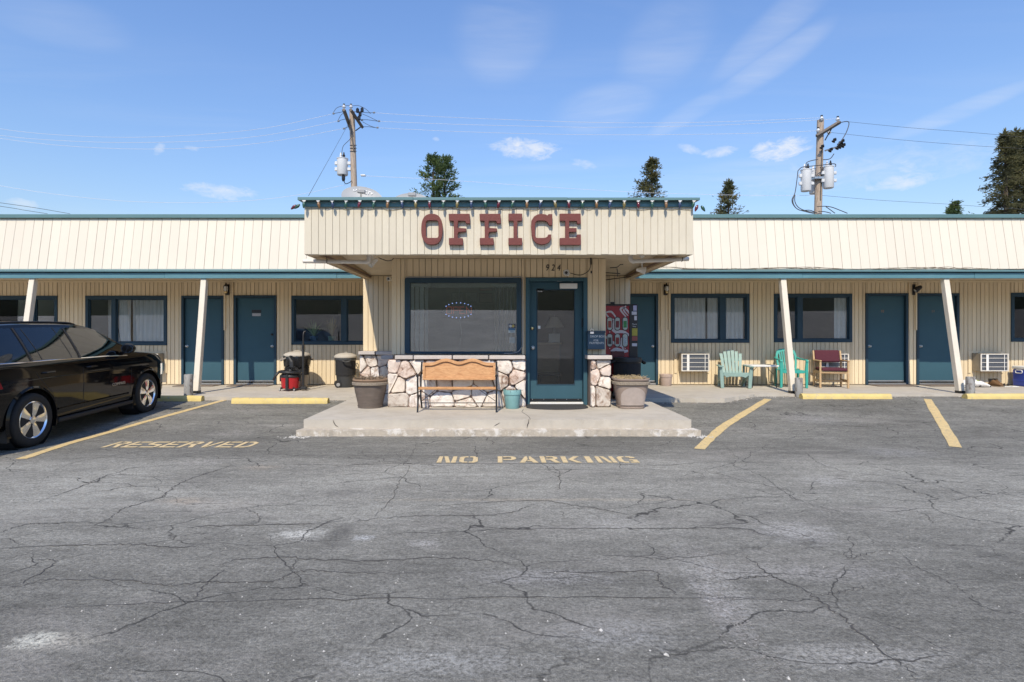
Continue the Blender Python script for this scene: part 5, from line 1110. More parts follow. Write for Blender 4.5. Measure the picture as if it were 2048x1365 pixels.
# ------------------------------------------------------------------ drink machine
def vending():
    yf = 11.0; x0, x1 = 1.845, PX(1276, yf); z0, z1 = WZ, PZ(608.5, yf); o = thing('drink_machine', 'red and black soft drink vending machine beside the office', 'vending machine', ((x0 + x1) / 2, 11.35, WZ))
    M_cab = mat('machine_black', (.014, .013, .015), .35, .1, 5); M_red = mat('machine_red', (.29, .014, .024), .25, .1, 3); M_sil = mat('machine_silver', (.55, .50, .51), .35, .08, 4); M_drk = mat('machine_dark_red', (.10, .008, .015), .3, .1, 4)
    MB().box(x0, x1, yf + .02, 11.60, z0 + .06, z1).build('cabinet', M_cab, o, bevel=.012)
    MB().box(x0 + .01, x1 - .17, yf, yf + .022, z0 + .12, z1 - .035).build('front_panel', M_red, o, bevel=.006)
    MB().box(x1 - .165, x1 - .008, yf + .004, yf + .022, z0 + .12, z1 - .035).build('side_strip', M_cab, o, bevel=.004)
    def q(px, py): return (PX(px, yf), PZ(py, yf))
    def band(pts, w, mt, y=.003, name='swirl'):
        P = spline([(*q(a, b_), 0) for a, b_ in pts], 8); vs = []; fs = []
        for i, p in enumerate(P):
            t = (P[min(i + 1, len(P) - 1)] - P[max(i - 1, 0)]).normalized(); nn = Vector((-t.y, t.x, 0)); k = w * (.45 + .55 * math.sin(math.pi * min(1, max(0, (i + 1) / (len(P) + 1)))))
            for s_ in (-1, 1):
                e = p + nn * k / 2 * s_; vs.append((min(max(e.x, x0 + .015), x1 - .175), yf - y, e.y))
        for i in range(len(P) - 1): fs.append((2 * i, 2 * i + 1, 2 * i + 3, 2 * i + 2))
        MB().add(vs, fs).build(name, mt, o)
    band([(1209, 634), (1212, 626), (1222, 624), (1229, 631), (1232, 637)], .035, M_sil); band([(1210, 625), (1218, 636), (1229, 640)], .03, M_sil)
    band([(1252, 634), (1245, 626), (1241, 619), (1246, 616), (1253, 620), (1259, 628), (1262, 636)], .04, M_sil); band([(1252, 612), (1247, 620), (1256, 632)], .028, M_sil)
    band([(1224, 660), (1232, 664), (1246, 664), (1260, 672)], .06, M_sil); band([(1209, 672), (1222, 683), (1236, 690), (1250, 694)], .05, M_sil, .0035); band([(1222, 704), (1232, 699), (1246, 703), (1256, 702)], .07, M_sil)
    band([(1228, 640), (1227, 655), (1232, 668)], .035, M_sil, .004); band([(1243, 676), (1243, 690), (1250, 706)], .03, M_sil, .004); band([(1257, 668), (1262, 690), (1258, 712)], .06, M_drk, .002)
    cols = [(.28, .05, .03), (.16, .015, .02), (.03, .22, .06), (.03, .025, .03), (.24, .02, .02), (.42, .48, .50)]
    for r_ in range(2):
        for c_ in range(3):
            x, z = q((1219.3, 1234.6, 1250)[c_], (648, 681)[r_])
            def oval(a, b_, k=20):
                pts = []
                for i in range(k): t = 2 * math.pi * i / k; pts.append((x + a * math.cos(t), z + (b_ - a) * (1 if math.sin(t) > 0 else -1) + a * math.sin(t)))
                return pts
            MB().prism([oval(.058, .135)], yf - .008, yf - .004, 'y').build('button_surround', M_cab, o)
            bt = MB().prism([oval(.046, .120)], yf - .014, yf - .0085, 'y').build('button', mat('button_face', (.46, .50, .46), .3, .1, 30) if 'button_face' not in MATS else MATS['button_face'], o, bevel=.003)
            MB().box(x - .032, x + .032, yf - .0165, yf - .0145, z - .055 - .02, z + .055 - (.0 if r_ else .0)).build('can_picture', mat('can_%d%d' % (r_, c_), cols[r_ * 3 + c_], .3, .5, 40), bt)
            MB().lathe([(.009, 0), (.009, .004)], n=8, M=T((x, yf - .004, z - .158)) @ Matrix.Rotation(R(90), 4, 'X')).build('indicator', M_paper, o)
    MB().box(*(PX(1222, yf), PX(1248, yf)), yf - .03, yf - .002, PZ(717, yf), PZ(703, yf)).build('delivery_flap', M_drk, o, bevel=.006)
    for a, b_, c_, d_, mt in ((1266.5, 611.5, 1273.5, 622, 'lilac'), (1263.5, 623.5, 1273.5, 630, 'white'), (1268.5, 632, 1273.8, 641, 'white'), (1264, 657, 1275, 672, 'yellowpic'), (1264, 673, 1275, 682, 'redpic'), (1264, 687, 1274, 693, 'white')):
        cc = {'lilac': (.46, .44, .60), 'white': (.60, .58, .62), 'yellowpic': (.42, .36, .05), 'redpic': (.30, .08, .06)}[mt]; nm = 'sticker_' + mt
        MB().box(PX(a, yf), PX(c_, yf), yf + .0005, yf + .0035, PZ(d_, yf), PZ(b_, yf)).build('sticker', MATS.get(nm) or mat(nm, cc, .5, .35 if 'pic' in mt else .08, 40), o)
    text_obj('Thank', .038, M_paper, 'sticker_text', o, T((PX(1269, yf), yf + .003, PZ(649, yf))) @ FRONT, .0004); text_obj('You!', .038, M_paper, 'sticker_text', o, T((PX(1269, yf), yf + .003, PZ(653.5, yf))) @ FRONT, .0004)
    MB().box(PX(1226, yf), PX(1233, yf), 11.2, 11.27, z1, z1 + .05).build('top_bracket', M_cab, o)
vending()
# ------------------------------------------------------------------ payment box
def dropbox():
    y = YO - .17; o = thing('drop_box', 'dark blue metal drop box lettered in white beside the office door', 'drop box', (PX(1193, y), YO, PZ(699, y)))
    MB().box(PX(1175.5, y), PX(1210, y), y, YO - .004, PZ(699, y), PZ(664, y)).build('box_body', mat('drop_box_blue', (.035, .075, .115), .4, .1, 5, .1, 30), o, bevel=.008)
    MB().box(PX(1174.8, y), PX(1210.7, y), y - .02, YO - .003, PZ(667, y), PZ(662, y)).build('box_lid', mat('drop_box_lid', (.03, .055, .08), .4), o, bevel=.006)
    MB().tube(spline([(PX(1181, y), y - .012, PZ(666, y)), (PX(1181, y), y - .012, PZ(659.5, y)), (PX(1185.5, y), y - .012, PZ(659.5, y)), (PX(1185.5, y), y - .012, PZ(666, y))], 4), .007, 6).box(PX(1180, y), PX(1187, y), y - .026, y - .021, PZ(668, y), PZ(664, y)).build('padlock', M_chrome, o)
    for s_, px, py, sz in (('DROP BOX', 1195, 673.5, .05), ('FOR', 1192, 681.5, .045), ('PAYMENTS', 1193, 686.8, .05)): text_obj(s_, sz, M_paper, 'box_text', o, T((PX(px, y), y - .0015, PZ(py, y))) @ FRONT, .0005)
dropbox()

# ------------------------------------------------------------------ chairs, table, clutter on the right walkway
M_sage = mat('sage_plastic', (.25, .37, .34), .55, .08, 6, .1, 30, wear=.3, wearcol=(.33, .42, .40), wscale=7); M_turq = mat('turquoise_plastic', (.045, .36, .30), .42, .06, 6)
def adirondack():
    o = thing('adirondack_chair', 'pale sage green slatted plastic chair beside the white folding table', 'chair')
    bw = .235; yb0, zb0 = .12, .27; lean = R(24)
    for i in range(6):
        u = (i - 2.5) / 2.5; x0 = u * .17; x1 = u * .215; L = .63 - .085 * u * u; w0, w1 = .055, .073
        p = Vector((x0, yb0, zb0)); e = Vector((x1, yb0 + L * math.sin(lean), zb0 + L * math.cos(lean)))
        m = MB(); vs = []
        for pt, w in ((p, w0), (p.lerp(e, .5), (w0 + w1) / 2), (e, w1)):
            for dx_, dy in ((-w / 2, -.009), (w / 2, -.009), (w / 2, .009), (-w / 2, .009)): vs.append((pt.x + dx_, pt.y + dy * math.cos(lean), pt.z - dy * math.sin(lean)))
        fs = [(3, 2, 1, 0), (8, 9, 10, 11)]
        for r_ in range(2):
            for j in range(4): fs.append((r_ * 4 + j, r_ * 4 + (j + 1) % 4, r_ * 4 + 4 + (j + 1) % 4, r_ * 4 + 4 + j))
        m.add(vs, fs).build('back_slat', M_sage, o, bevel=.004)
    for t in (.12, .62): MB().box(-.22, .22, yb0 + .63 * t * math.sin(lean) + .008, yb0 + .63 * t * math.sin(lean) + .03, zb0 + .63 * t * math.cos(lean) - .03, zb0 + .63 * t * math.cos(lean) + .03).build('back_rail', M_sage, o, bevel=.004)
    for i in range(5):
        y0 = -.30 + i * .09; z = .345 - (i * .09) * .22
        MB().box(-.255, .255, y0, y0 + .078, z - .018, z).build('seat_slat', M_sage, o, bevel=.005)
    MB().prism([(-.27, .36), (.27, .36), (.27, .30), (.20, .24), (.14, .265), (-.14, .265), (-.20, .24), (-.27, .30)], -.325, -.302, 'y').build('seat_apron', M_sage, o, bevel=.005)
    for s_ in (-1, 1):
        MB().prism([(s_ * .255, 0), (s_ * .325, 0), (s_ * .345, .25), (s_ * .355, .48), (s_ * .30, .48), (s_ * .265, .30)], -.33, -.255, 'y').build('front_leg', M_sage, o, bevel=.008)
        sweep_rect(MB(), [(s_ * .27, -.28, .30), (s_ * .27, .05, .19), (s_ * .27, .38, .02)], .04, .08).build('side_rail', M_sage, o, bevel=.006)
        MB().prism([(s_ * .25, .30), (s_ * .33, .30), (s_ * .36, -.2), (s_ * .38, -.38), (s_ * .33, -.40), (s_ * .27, -.36)], .48, .505, 'z').build('armrest', M_sage, o, bevel=.008)
        MB().prism([(.22, 0), (.30, 0), (.28, .48), (.24, .48)], s_ * .275 - .02, s_ * .275 + .02, 'x').build('rear_leg', M_sage, o, bevel=.006)
    return place(o, (5.46, 13.17, WZ), R(-12))
adirondack()
def resin_chair():
    o = thing('plastic_armchair', 'bright turquoise plastic armchair behind the leaning post', 'chair'); lean = R(17); y0, z0 = .20, .40
    H_ = .50
    def bp(x, t, off=0): return (x, y0 + t * H_ * math.sin(lean) + off * math.cos(lean), z0 + t * H_ * math.cos(lean) - off * math.sin(lean))
    # frame of the back: a rounded arch
    arch = [(-.20, 0), (-.225, .35), (-.23, .7), (-.20, .9), (-.13, .99), (0, 1.02), (.13, .99), (.20, .9), (.23, .7), (.225, .35), (.20, 0)]
    inner = [(.155, .03), (.18, .35), (.18, .68), (.15, .80), (.09, .86), (0, .88), (-.09, .86), (-.15, .80), (-.18, .68), (-.18, .35), (-.155, .03)]
    tri = tessellate_polygon([[Vector((p[0], p[1], 0)) for p in arch], [Vector((p[0], p[1], 0)) for p in inner]]); fl = arch + inner; n = len(fl)
    vs = [bp(x, t, -.012) for x, t in fl] + [bp(x, t, .012) for x, t in fl]; fs = [tuple(t) for t in tri] + [tuple(i + n for i in reversed(t)) for t in tri]
    for a0, k in ((0, len(arch)), (len(arch), len(inner))):
        for i in range(k): j = (i + 1) % k; fs.append((a0 + i, a0 + j, n + a0 + j, n + a0 + i))
    MB().add(vs, fs).build('back_frame', M_turq, o, bevel=.004)
    for i in range(7): x = (i - 3) * .047; MB().add([bp(x * .86 - .012, .0, -.008), bp(x * .86 + .012, .0, -.008), bp(x + .014, .89, -.008), bp(x - .014, .89, -.008), bp(x * .86 - .012, .0, .008), bp(x * .86 + .012, .0, .008), bp(x + .014, .89, .008), bp(x - .014, .89, .008)], [(3, 2, 1, 0), (4, 5, 6, 7), (0, 1, 5, 4), (1, 2, 6, 5), (2, 3, 7, 6), (3, 0, 4, 7)]).build('back_slat', M_turq, o)
    MB().prism([(-.24, -.25), (.24, -.25), (.25, -.1), (.22, .23), (-.22, .23), (-.25, -.1)], .375, .40, 'z').build('seat', M_turq, o, bevel=.008)
    MB().prism([(-.25, .405), (.25, .405), (.25, .355), (.20, .335), (-.20, .335), (-.25, .355)], -.262, -.245, 'y').build('seat_apron', M_turq, o, bevel=.004)
    for s_ in (-1, 1):
        MB().prism([(s_ * .245, 0), (s_ * .295, 0), (s_ * .30, .40), (s_ * .305, .625), (s_ * .25, .625), (s_ * .235, .42)], -.28, -.225, 'y').build('front_leg', M_turq, o, bevel=.01)
        MB().prism([(.22, 0), (.29, 0), (.25, .42), (.18, .42)], s_ * .24 - .022, s_ * .24 + .022, 'x').build('rear_leg', M_turq, o, bevel=.008)
        sweep_rect(MB(), spline([(s_ * .275, -.29, .60), (s_ * .275, -.25, .635), (s_ * .27, -.05, .64), (s_ * .25, .2, .66), (s_ * .235, .30, .68)], 5), .055, .024).build('armrest', M_turq, o, bevel=.006)
    return place(o, (6.78, 13.18, WZ), R(-10))
resin_chair()
def burgundy():
    o = thing('burgundy_armchair', 'wooden armchair with burgundy cushions against the wall near the air conditioner', 'chair'); M_burg = mat('burgundy_fabric', (.085, .016, .030), .85, .12, 20, .4, 120)
    for s_ in (-1, 1):
        x = s_ * .285
        MB().box(x - .02, x + .02, -.27, -.225, 0, .60).build('front_leg', M_beech, o, bevel=.006); MB().box(x - .02, x + .02, .20, .245, 0, .60).build('rear_leg', M_beech, o, bevel=.006)
        MB().add([(x - .018, .21, .58), (x + .018, .21, .58), (x + .018, .25, .58), (x - .018, .25, .58), (x - .018, .28, .84), (x + .018, .28, .84), (x + .018, .315, .84), (x - .018, .315, .84)], [(3, 2, 1, 0), (4, 5, 6, 7), (0, 1, 5, 4), (1, 2, 6, 5), (2, 3, 7, 6), (3, 0, 4, 7)]).build('back_post', M_beech, o, bevel=.006)
        MB().box(x - .025, x + .025, -.285, .26, .60, .632).build('armrest', M_beech, o, bevel=.01)
        for z in (.16, .36): MB().box(x - .014, x + .014, -.224, .199, z - .03, z + .03).build('side_stretcher', M_beech, o, bevel=.004)
    MB().box(-.264, .264, -.262, -.235, .335, .385).build('front_rail', M_beech, o, bevel=.004); MB().box(-.264, .264, .0, .03, .13, .17).build('cross_stretcher', M_beech, o, bevel=.004)
    MB().box(-.263, .263, -.30, .22, .388, .455).build('seat_cushion', M_burg, o, bevel=.03, seg=4, smooth=True)
    Mx = T((0, .255, .60)) @ Matrix.Rotation(R(-14), 4, 'X')
    MB().box(-.262, .262, -.035, .035, -.03, .255, M=Mx).build('back_cushion', M_burg, o, bevel=.03, seg=4, smooth=True)
    return place(o, (7.70, 13.15, WZ), R(-14))
burgundy()
def folding_table():
    o = thing('folding_table', 'small white folding table between the two green chairs', 'table'); x0, x1, y0, y1, h = -.32, .32, -.26, .26, .515
    MB().prism([(x0 + .03, y0), (x1 - .03, y0), (x1, y0 + .03), (x1, y1 - .03), (x1 - .03, y1), (x0 + .03, y1), (x0, y1 - .03), (x0, y0 + .03)], h - .035, h, 'z').build('table_top', mat('white_table_top', (.78, .77, .75), .4, .05, 4), o, bevel=.008)
    for sx in (-1, 1):
        for sy in (-1, 1): MB().tube([(sx * .27, sy * .20, 0), (sx * .25, sy * .19, h - .036)], .0105, 8).build('leg', M_black, o, smooth=True)
        MB().tube([(sx * .26, -.19, .1), (sx * .26, .19, .1)], .008, 6).build('cross_bar', M_black, o)
        MB().tube([(sx * .26, -.05, .3), (sx * .1, -.05, h - .036)], .006, 5).build('brace', M_black, o)
    return place(o, (6.12, 13.22, WZ), R(-3))
folding_table()
def bag():
    o = thing('patterned_bag', 'white bag printed with dark and green flowers lying by the bollard', 'bag'); rnd = random.Random(2); n, k = 26, 14; vs = []; fs = []
    for i in range(n + 1):
        t = i / n; h = .20 * math.sin(math.pi * min(1, .16 + t * .86)) ** .7 * (1 - .35 * t) + .012; w = .15 * (math.sin(math.pi * (.1 + .85 * t)) ** .6)
        for j in range(k):
            a = 2 * math.pi * j / k; z = h / 2 + h / 2 * math.sin(a); vs.append((-.34 + .68 * t + rnd.uniform(-.008, .008), w * math.cos(a) + rnd.uniform(-.008, .008), max(.002, z + rnd.uniform(-.009, .009))))
    for i in range(n):
        for j in range(k): fs.append((i * k + j, i * k + (j + 1) % k, (i + 1) * k + (j + 1) % k, (i + 1) * k + j))
    fs.append(tuple(range(k))); fs.append(tuple(n * k + j for j in range(k)))
    m = mat('printed_white_fabric', (.74, .73, .71), .8, .05, 8); N = m.node_tree.nodes; L = m.node_tree.links; b = N['Principled BSDF']; src = b.inputs['Base Color'].links[0].from_socket
    geo = N.new('ShaderNodeNewGeometry'); vo = N.new('ShaderNodeTexVoronoi'); vo.inputs['Scale'].default_value = 11; L.new(geo.outputs['Position'], vo.inputs['Vector'])
    mr = N.new('ShaderNodeMapRange'); mr.inputs['From Min'].default_value = .33; mr.inputs['From Max'].default_value = .37; mr.inputs['To Min'].default_value = 1; mr.inputs['To Max'].default_value = 0; L.new(vo.outputs['Distance'], mr.inputs['Value'])
    sp_ = N.new('ShaderNodeSeparateColor'); L.new(vo.outputs['Color'], sp_.inputs[0]); rp = N.new('ShaderNodeValToRGB'); e = rp.color_ramp.elements; rp.color_ramp.interpolation = 'CONSTANT'; e[0].color = (.03, .035, .05, 1); e[1].position = .35; e[1].color = (.70, .69, .67, 1); q = e.new(.7); q.color = (.30, .36, .12, 1); q = e.new(.85); q.color = (.06, .07, .10, 1)
    L.new(sp_.outputs[0], rp.inputs[0]); mx = N.new('ShaderNodeMixRGB'); L.new(mr.outputs[0], mx.inputs[0]); L.new(src, mx.inputs[1]); L.new(rp.outputs[0], mx.inputs[2]); L.new(mx.outputs[0], b.inputs['Base Color'])
    MB().add(vs, fs).build('bag_body', m, o, smooth=True, angle=50)
    MB().tube(spline([(-.30, -.13, .06), (-.36, -.17, .03), (-.38, -.12, .012), (-.33, -.06, .015)], 5), .008, 5).build('strap', m, o)
    return place(o, (PX(1951, 13.2), 13.2, WZ), R(-2))
bag()
def boot(x, y, rz, label):
    o = thing('boot', label, 'boot', group='brown boots by the wall'); M_lea = MATS.get('brown_leather') or mat('brown_leather', (.16, .085, .035), .7, .2, 15, .3, 40)
    prof = [(.0, .028), (.03, .036), (.08, .040), (.14, .036), (.20, .034), (.25, .036), (.275, .024)]; vs = []; fs = []; k = 12; hs = [.06, .14, .16, .12, .085, .07, .045]
    for (t, w), h in zip(prof, hs):
        for j in range(k): a = 2 * math.pi * j / k; vs.append((w * math.cos(a), -t + .1, .018 + max(0, (h / 2 + h / 2 * math.sin(a)))))
    for i in range(len(prof) - 1):
        for j in range(k): fs.append((i * k + j, i * k + (j + 1) % k, (i + 1) * k + (j + 1) % k, (i + 1) * k + j))
    fs.append(tuple(range(k))); fs.append(tuple((len(prof) - 1) * k + j for j in range(k)))
    MB().add(vs, fs).build('upper', M_lea, o, smooth=True); MB().lathe([(.044, .11), (.046, .16), (.05, .175), (.042, .178), (.038, .12)], c=(0, .05, 0), n=16, sy=1.2).build('cuff', M_black, o, smooth=True)
    MB().prism([(-.036, .105), (.036, .105), (.04, .0), (.042, -.1), (.03, -.175), (-.03, -.175), (-.042, -.1), (-.04, 0)], 0, .02, 'z').build('sole', mat('pale_sole', (.25, .19, .13), .8) if 'pale_sole' not in MATS else MATS['pale_sole'], o)
    return place(o, (x, y, WZ), rz)
boot(PX(1986.5, 13.35), 13.35, R(14), 'brown ankle boot standing next to the patterned bag'); boot(PX(1993.5, 13.38), 13.38, R(-8), 'brown ankle boot standing next to the sandals')
def sandal(x, y, rz, label):
    o = thing('sandal', label, 'sandal', group='dark sandals by the wall')
    MB().prism([(-.03, .12), (.03, .12), (.035, .0), (.042, -.08), (.025, -.135), (-.025, -.135), (-.042, -.08), (-.035, 0)], 0, .022, 'z').build('sole', M_black, o, bevel=.004)
    for t, q in ((-.05, .05), (.03, .04)): MB().tube([(.04 * math.cos(a), t, .02 + q * math.sin(a)) for a in [math.pi * i / 8 for i in range(9)]], .009, 5).build('strap', M_black, o)
    return place(o, (x, y, WZ), rz)
sandal(PX(2003, 13.4), 13.4, R(40), 'dark sandal nearest the boots'); sandal(PX(2010.5, 13.33), 13.33, R(65), 'dark sandal nearest the blue cooler')
tag(MB().prism([(-.16, -.06), (.14, -.09), (.17, .03), (-.1, .07)], 0, .012, 'z').build('folded_newspaper', M_paper, M=T((PX(2019, 13.28), 13.28, WZ + .002))), 'pale folded newspaper on the walkway against the cooler', 'newspaper')
def cooler():
    o = thing('cooler', 'blue ice cooler with white lid and white handle on the walkway', 'cooler'); M_blue = mat('blue_cooler_plastic', (.035, .075, .42), .4, .05, 5)
    w = .23
    MB().box(-w, w, -.19, .19, 0, .40).build('cooler_body', M_blue, o, bevel=.035, seg=3, smooth=True)
    MB().box(-w - .006, w + .006, -.196, .196, .13, .145).build('rib', M_blue, o, bevel=.006); MB().box(-w - .004, w + .004, -.194, .194, .285, .298).build('rib', M_blue, o, bevel=.005)
    MB().box(-w - .01, w + .01, -.20, .20, .402, .475).build('lid', M_white, o, bevel=.02, seg=3, smooth=True)
    MB().tube([(-w - .016, .0 + .085 * math.copysign(abs(math.cos(t)) ** .5, math.cos(t)), .345 + .036 * math.copysign(abs(math.sin(t)) ** .5, math.sin(t))) for t in [2 * math.pi * i / 24 for i in range(25)]], .010, 8).build('handle', M_white, o, smooth=True)
    return place(o, (PX(2024.5, 13.59) + w, 13.40, WZ), 0)
cooler()
# rooms: plants on the sill of the dark window
def houseplant(px, label, seed, n, h, spread, col, potcol):
    rnd = random.Random(seed); x = PX(px, 14.0); y = 14.0; z = WIN[2][2] + .08; o = thing('houseplant', label, 'plant', (x, y, z))
    MB().lathe([(.075, 0), (.10, .12), (.105, .13), (.09, .13), (.085, .11), (0, .11)], c=(x, y, z), n=18).build('pot', mat('pot_' + str(seed), potcol, .4), o, smooth=True)
    m = mat('leaf_' + str(seed), col, .5, .25, 12); mb = MB()
    for i in range(n):
        a = rnd.uniform(0, 6.28); l = h * rnd.uniform(.6, 1.1); s_ = spread * rnd.uniform(.4, 1); P = []
        for k in range(7): t = k / 6; P.append(Vector((x + s_ * math.cos(a) * t, y + s_ * .4 * math.sin(a) * t, z + .11 + l * (t - .55 * t * t * (s_ / spread)))))
        vs = []; fs = []
        for k, p in enumerate(P):
            w = .012 * (1 - (k / 6) ** 2) + .001; d_ = Vector((-math.sin(a), math.cos(a), .3)) * w; vs += [p + d_, p - d_]
        for k in range(6): fs.append((2 * k, 2 * k + 1, 2 * k + 3, 2 * k + 2))
        mb.add(vs, fs)
    mb.build('leaves', m, o)
MB().box(WIN[2][0], WIN[2][1], YW + .125, 14.2, WIN[2][2] + .03, WIN[2][2] + .075).build('window_shelf', M_int, motel)
houseplant(628, 'spiky leaved houseplant in a blue pot behind the dark window above the bins', 21, 46, .55, .42, (.26, .36, .15), (.06, .13, .22)); houseplant(664, 'yellowish bushy houseplant behind the dark window beside its mullion', 22, 60, .75, .22, (.32, .25, .10), (.16, .24, .15))
# ------------------------------------------------------------------ things seen inside the office
def blinds(px0, px1, n, label, y=9.96, ang=.9):
    o = thing('vertical_blinds', label, 'blinds', (PX(px0, y), y, 1.2)); z0, z1 = PZ(704, y), PZ(574, y); M_vane = MATS.get('blind_vane') or mat('blind_vane', (.80, .78, .70), .7, .08, 6)
    MB().box(PX(px0 - 4, y), PX(px1 + 4, y), y - .03, y + .03, z1, z1 + .05).build('head_rail', M_vane, o)
    for i in range(n):
        x = PX(px0 + (px1 - px0) * (i + .5) / n, y); a = ang + random.uniform(-.15, .15); Mx = T((x, y, z0)) @ Matrix.Rotation(a, 4, 'Z')
        inst('vane', board_mesh(.085, z1 - z0, .002, M_vane), o, Mx)
blinds(820, 858, 4, 'vertical blinds bunched at one end of the office window near the bench planter'); blinds(988, 1034, 6, 'vertical blinds bunched at the end of the office window near the door', ang=1.38)
MB().box(PX(856, 10.15), PX(1034, 10.15), 10.13, 10.17, PZ(575.5, 10.15), PZ(566, 10.15)).build('blind_valance', MATS['blind_vane'], motel)
def open_sign():
    y = 10.22; o = thing('open_sign', 'oval lit OPEN sign of red and blue dots hanging in the office window', 'sign', (PX(917, y), y, PZ(620, y))); M_bl = emit_mat('blue_led', (.35, .45, 1.0), 1.6); M_rd = emit_mat('red_led', (1, .16, .06), .55)
    cx_, cz_ = PX(917, y), PZ(621, y)
    MB().prism([[(cx_ + .29 * math.cos(t), cz_ + .155 * math.sin(t)) for t in [2 * math.pi * i / 32 for i in range(32)]]], y + .006, y + .02, 'y').build('board', mat('sign_board', (.02, .022, .05), .5), o)
    dot = MB().lathe([(.0075, 0), (.0075, .004), (0, .007)], n=8).mesh('led', [M_bl]); dr = MB().lathe([(.0038, 0), (.0038, .003), (0, .004)], n=6).mesh('led', [M_rd])
    for i in range(22):
        t = 2 * math.pi * i / 22
        if abs(math.sin(t)) > .35: inst('led', dot, o, T((cx_ + .265 * math.cos(t), y + .004, cz_ + .135 * math.sin(t))) @ Matrix.Rotation(R(90), 4, 'X'))
    segs = {'O': [[(0, 0), (0, 1), (1, 1), (1, 0), (0, 0)]], 'P': [[(0, 0), (0, 1), (1, 1), (1, .5), (0, .5)]], 'E': [[(1, 0), (0, 0), (0, 1), (1, 1)], [(0, .5), (.8, .5)]], 'N': [[(0, 0), (0, 1), (1, 0), (1, 1)]]}
    for k, ch in enumerate('OPEN'):
        for pl in segs[ch]:
            for (a, b_), (c_, d_) in zip(pl, pl[1:]):
                L_ = math.hypot((c_ - a) * .085, (d_ - b_) * .12); n = max(2, int(L_ / .017))
                for i in range(n): t = i / n; inst('led', dr, o, T((cx_ - .21 + k * .118 + .085 * (a + (c_ - a) * t), y + .004, cz_ - .06 + .12 * (b_ + (d_ - b_) * t))) @ Matrix.Rotation(R(90), 4, 'X'))
    MB().tube(spline([(cx_, y, cz_ + .15), (PX(919, y), y, PZ(590, y)), (PX(914, y), y - .02, PZ(572, y)), (PX(880, y), y - .02, PZ(566, y)), (PX(830, y), y - .02, PZ(568, y))], 6), .005, 5).tube(spline([(cx_ + .01, y, cz_ - .15), (PX(923, y), y, PZ(665, y)), (PX(919, y), y, PZ(692, y))], 5), .003, 4).build('cord', M_grey, o)
open_sign()
for a, b_, c_, d_, col, l in ((903, 585, 927, 604, (.35, .36, .33), 'pale framed notice'), (929, 585, 954, 606, (.40, .42, .40), 'grey framed notice'), (959, 577, 985, 583, (.40, .22, .17), 'narrow reddish notice'), (958, 586, 985, 606, (.22, .13, .11), 'brown framed notice')):
    y = 13.47; k = y / 10.2; q = lambda p: CX + (p - CX) * 1.0
    o = thing('wall_notice', l + ' on the far wall of the office', 'notice', (PX(a, y), y, PZ(d_, y)))
    MB().box(PX(a, y), PX(c_, y), y, y + .02, PZ(d_, y), PZ(b_, y)).build('notice_frame', mat('notice_frame_%d' % a, tuple(v * .4 for v in col), .6), o); MB().box(PX(a, y) + .02, PX(c_, y) - .02, y - .004, y - .001, PZ(d_, y) + .02, PZ(b_, y) - .02).build('notice_sheet', mat('notice_%d' % a, col, .7, .2, 12), o)
ct = thing('office_counter', 'brown wooden counter seen through the office door glass', 'counter', (PX(1100, 11.6), 11.7, WZ))
MB().box(.35, PX(1118, 11.6), 11.5, 12.1, WZ, WZ + 1.02).build('counter_front', mat('counter_wood', (.30, .20, .11), .5, .2, 6, stretch=(1, 1, 4)), ct); MB().box(.30, PX(1119, 11.6) + .03, 11.45, 12.15, WZ + 1.022, WZ + 1.06).build('counter_top', mat('counter_top', (.42, .31, .19), .35, .15, 6), ct, bevel=.006)
lp = thing('table_lamp', 'table lamp with pale cone shade on the office counter', 'lamp', (PX(1109, 11.7), 11.7, WZ + 1.06)); x, y, z = PX(1109, 11.7), 11.7, WZ + 1.06
MB().lathe([(.20, .30), (.09, .52)], c=(x, y, z), n=24, cap=False).build('lamp_shade', mat('lamp_shade_fabric', (.62, .55, .42), .8), lp, smooth=True); MB().lathe([(.09, 0), (.09, .02), (.03, .05), (.06, .13), (.03, .24), (.012, .32), (.012, .55), (0, .57)], c=(x, y, z), n=16).build('lamp_base', mat('lamp_base_glaze', (.35, .33, .3), .3), lp, smooth=True)
tr_ = thing('paper_tray', 'pale plastic paper tray on the office counter beside the lamp', 'tray', (PX(1108, 11.6), 11.6, WZ + 1.06)); MB().box(PX(1097, 11.6), PX(1119, 11.6), 11.52, 11.56, WZ + 1.062, WZ + 1.24).box(PX(1097, 11.6), PX(1119, 11.6), 11.565, 11.7, WZ + 1.062, WZ + 1.08).build('tray_body', M_lampglass, tr_)
ch = thing('office_chair', 'dark wooden chair seen through the lower office door glass', 'chair', (PX(1098, 11.0), 11.0, WZ)); M_dw = mat('dark_chair_wood', (.08, .05, .03), .5)
for sx in (-.18, .18):
    for sy in (-.18, .18): MB().tube([(PX(1098, 11) + sx * 1.1, 11 + sy, WZ + .012), (PX(1098, 11) + sx, 11 + sy, WZ + .44)], .018, 8).build('leg', M_dw, ch)
MB().box(PX(1098, 11) - .22, PX(1098, 11) + .22, 10.78, 11.22, WZ + .44, WZ + .475).build('seat', M_dw, ch, bevel=.01)
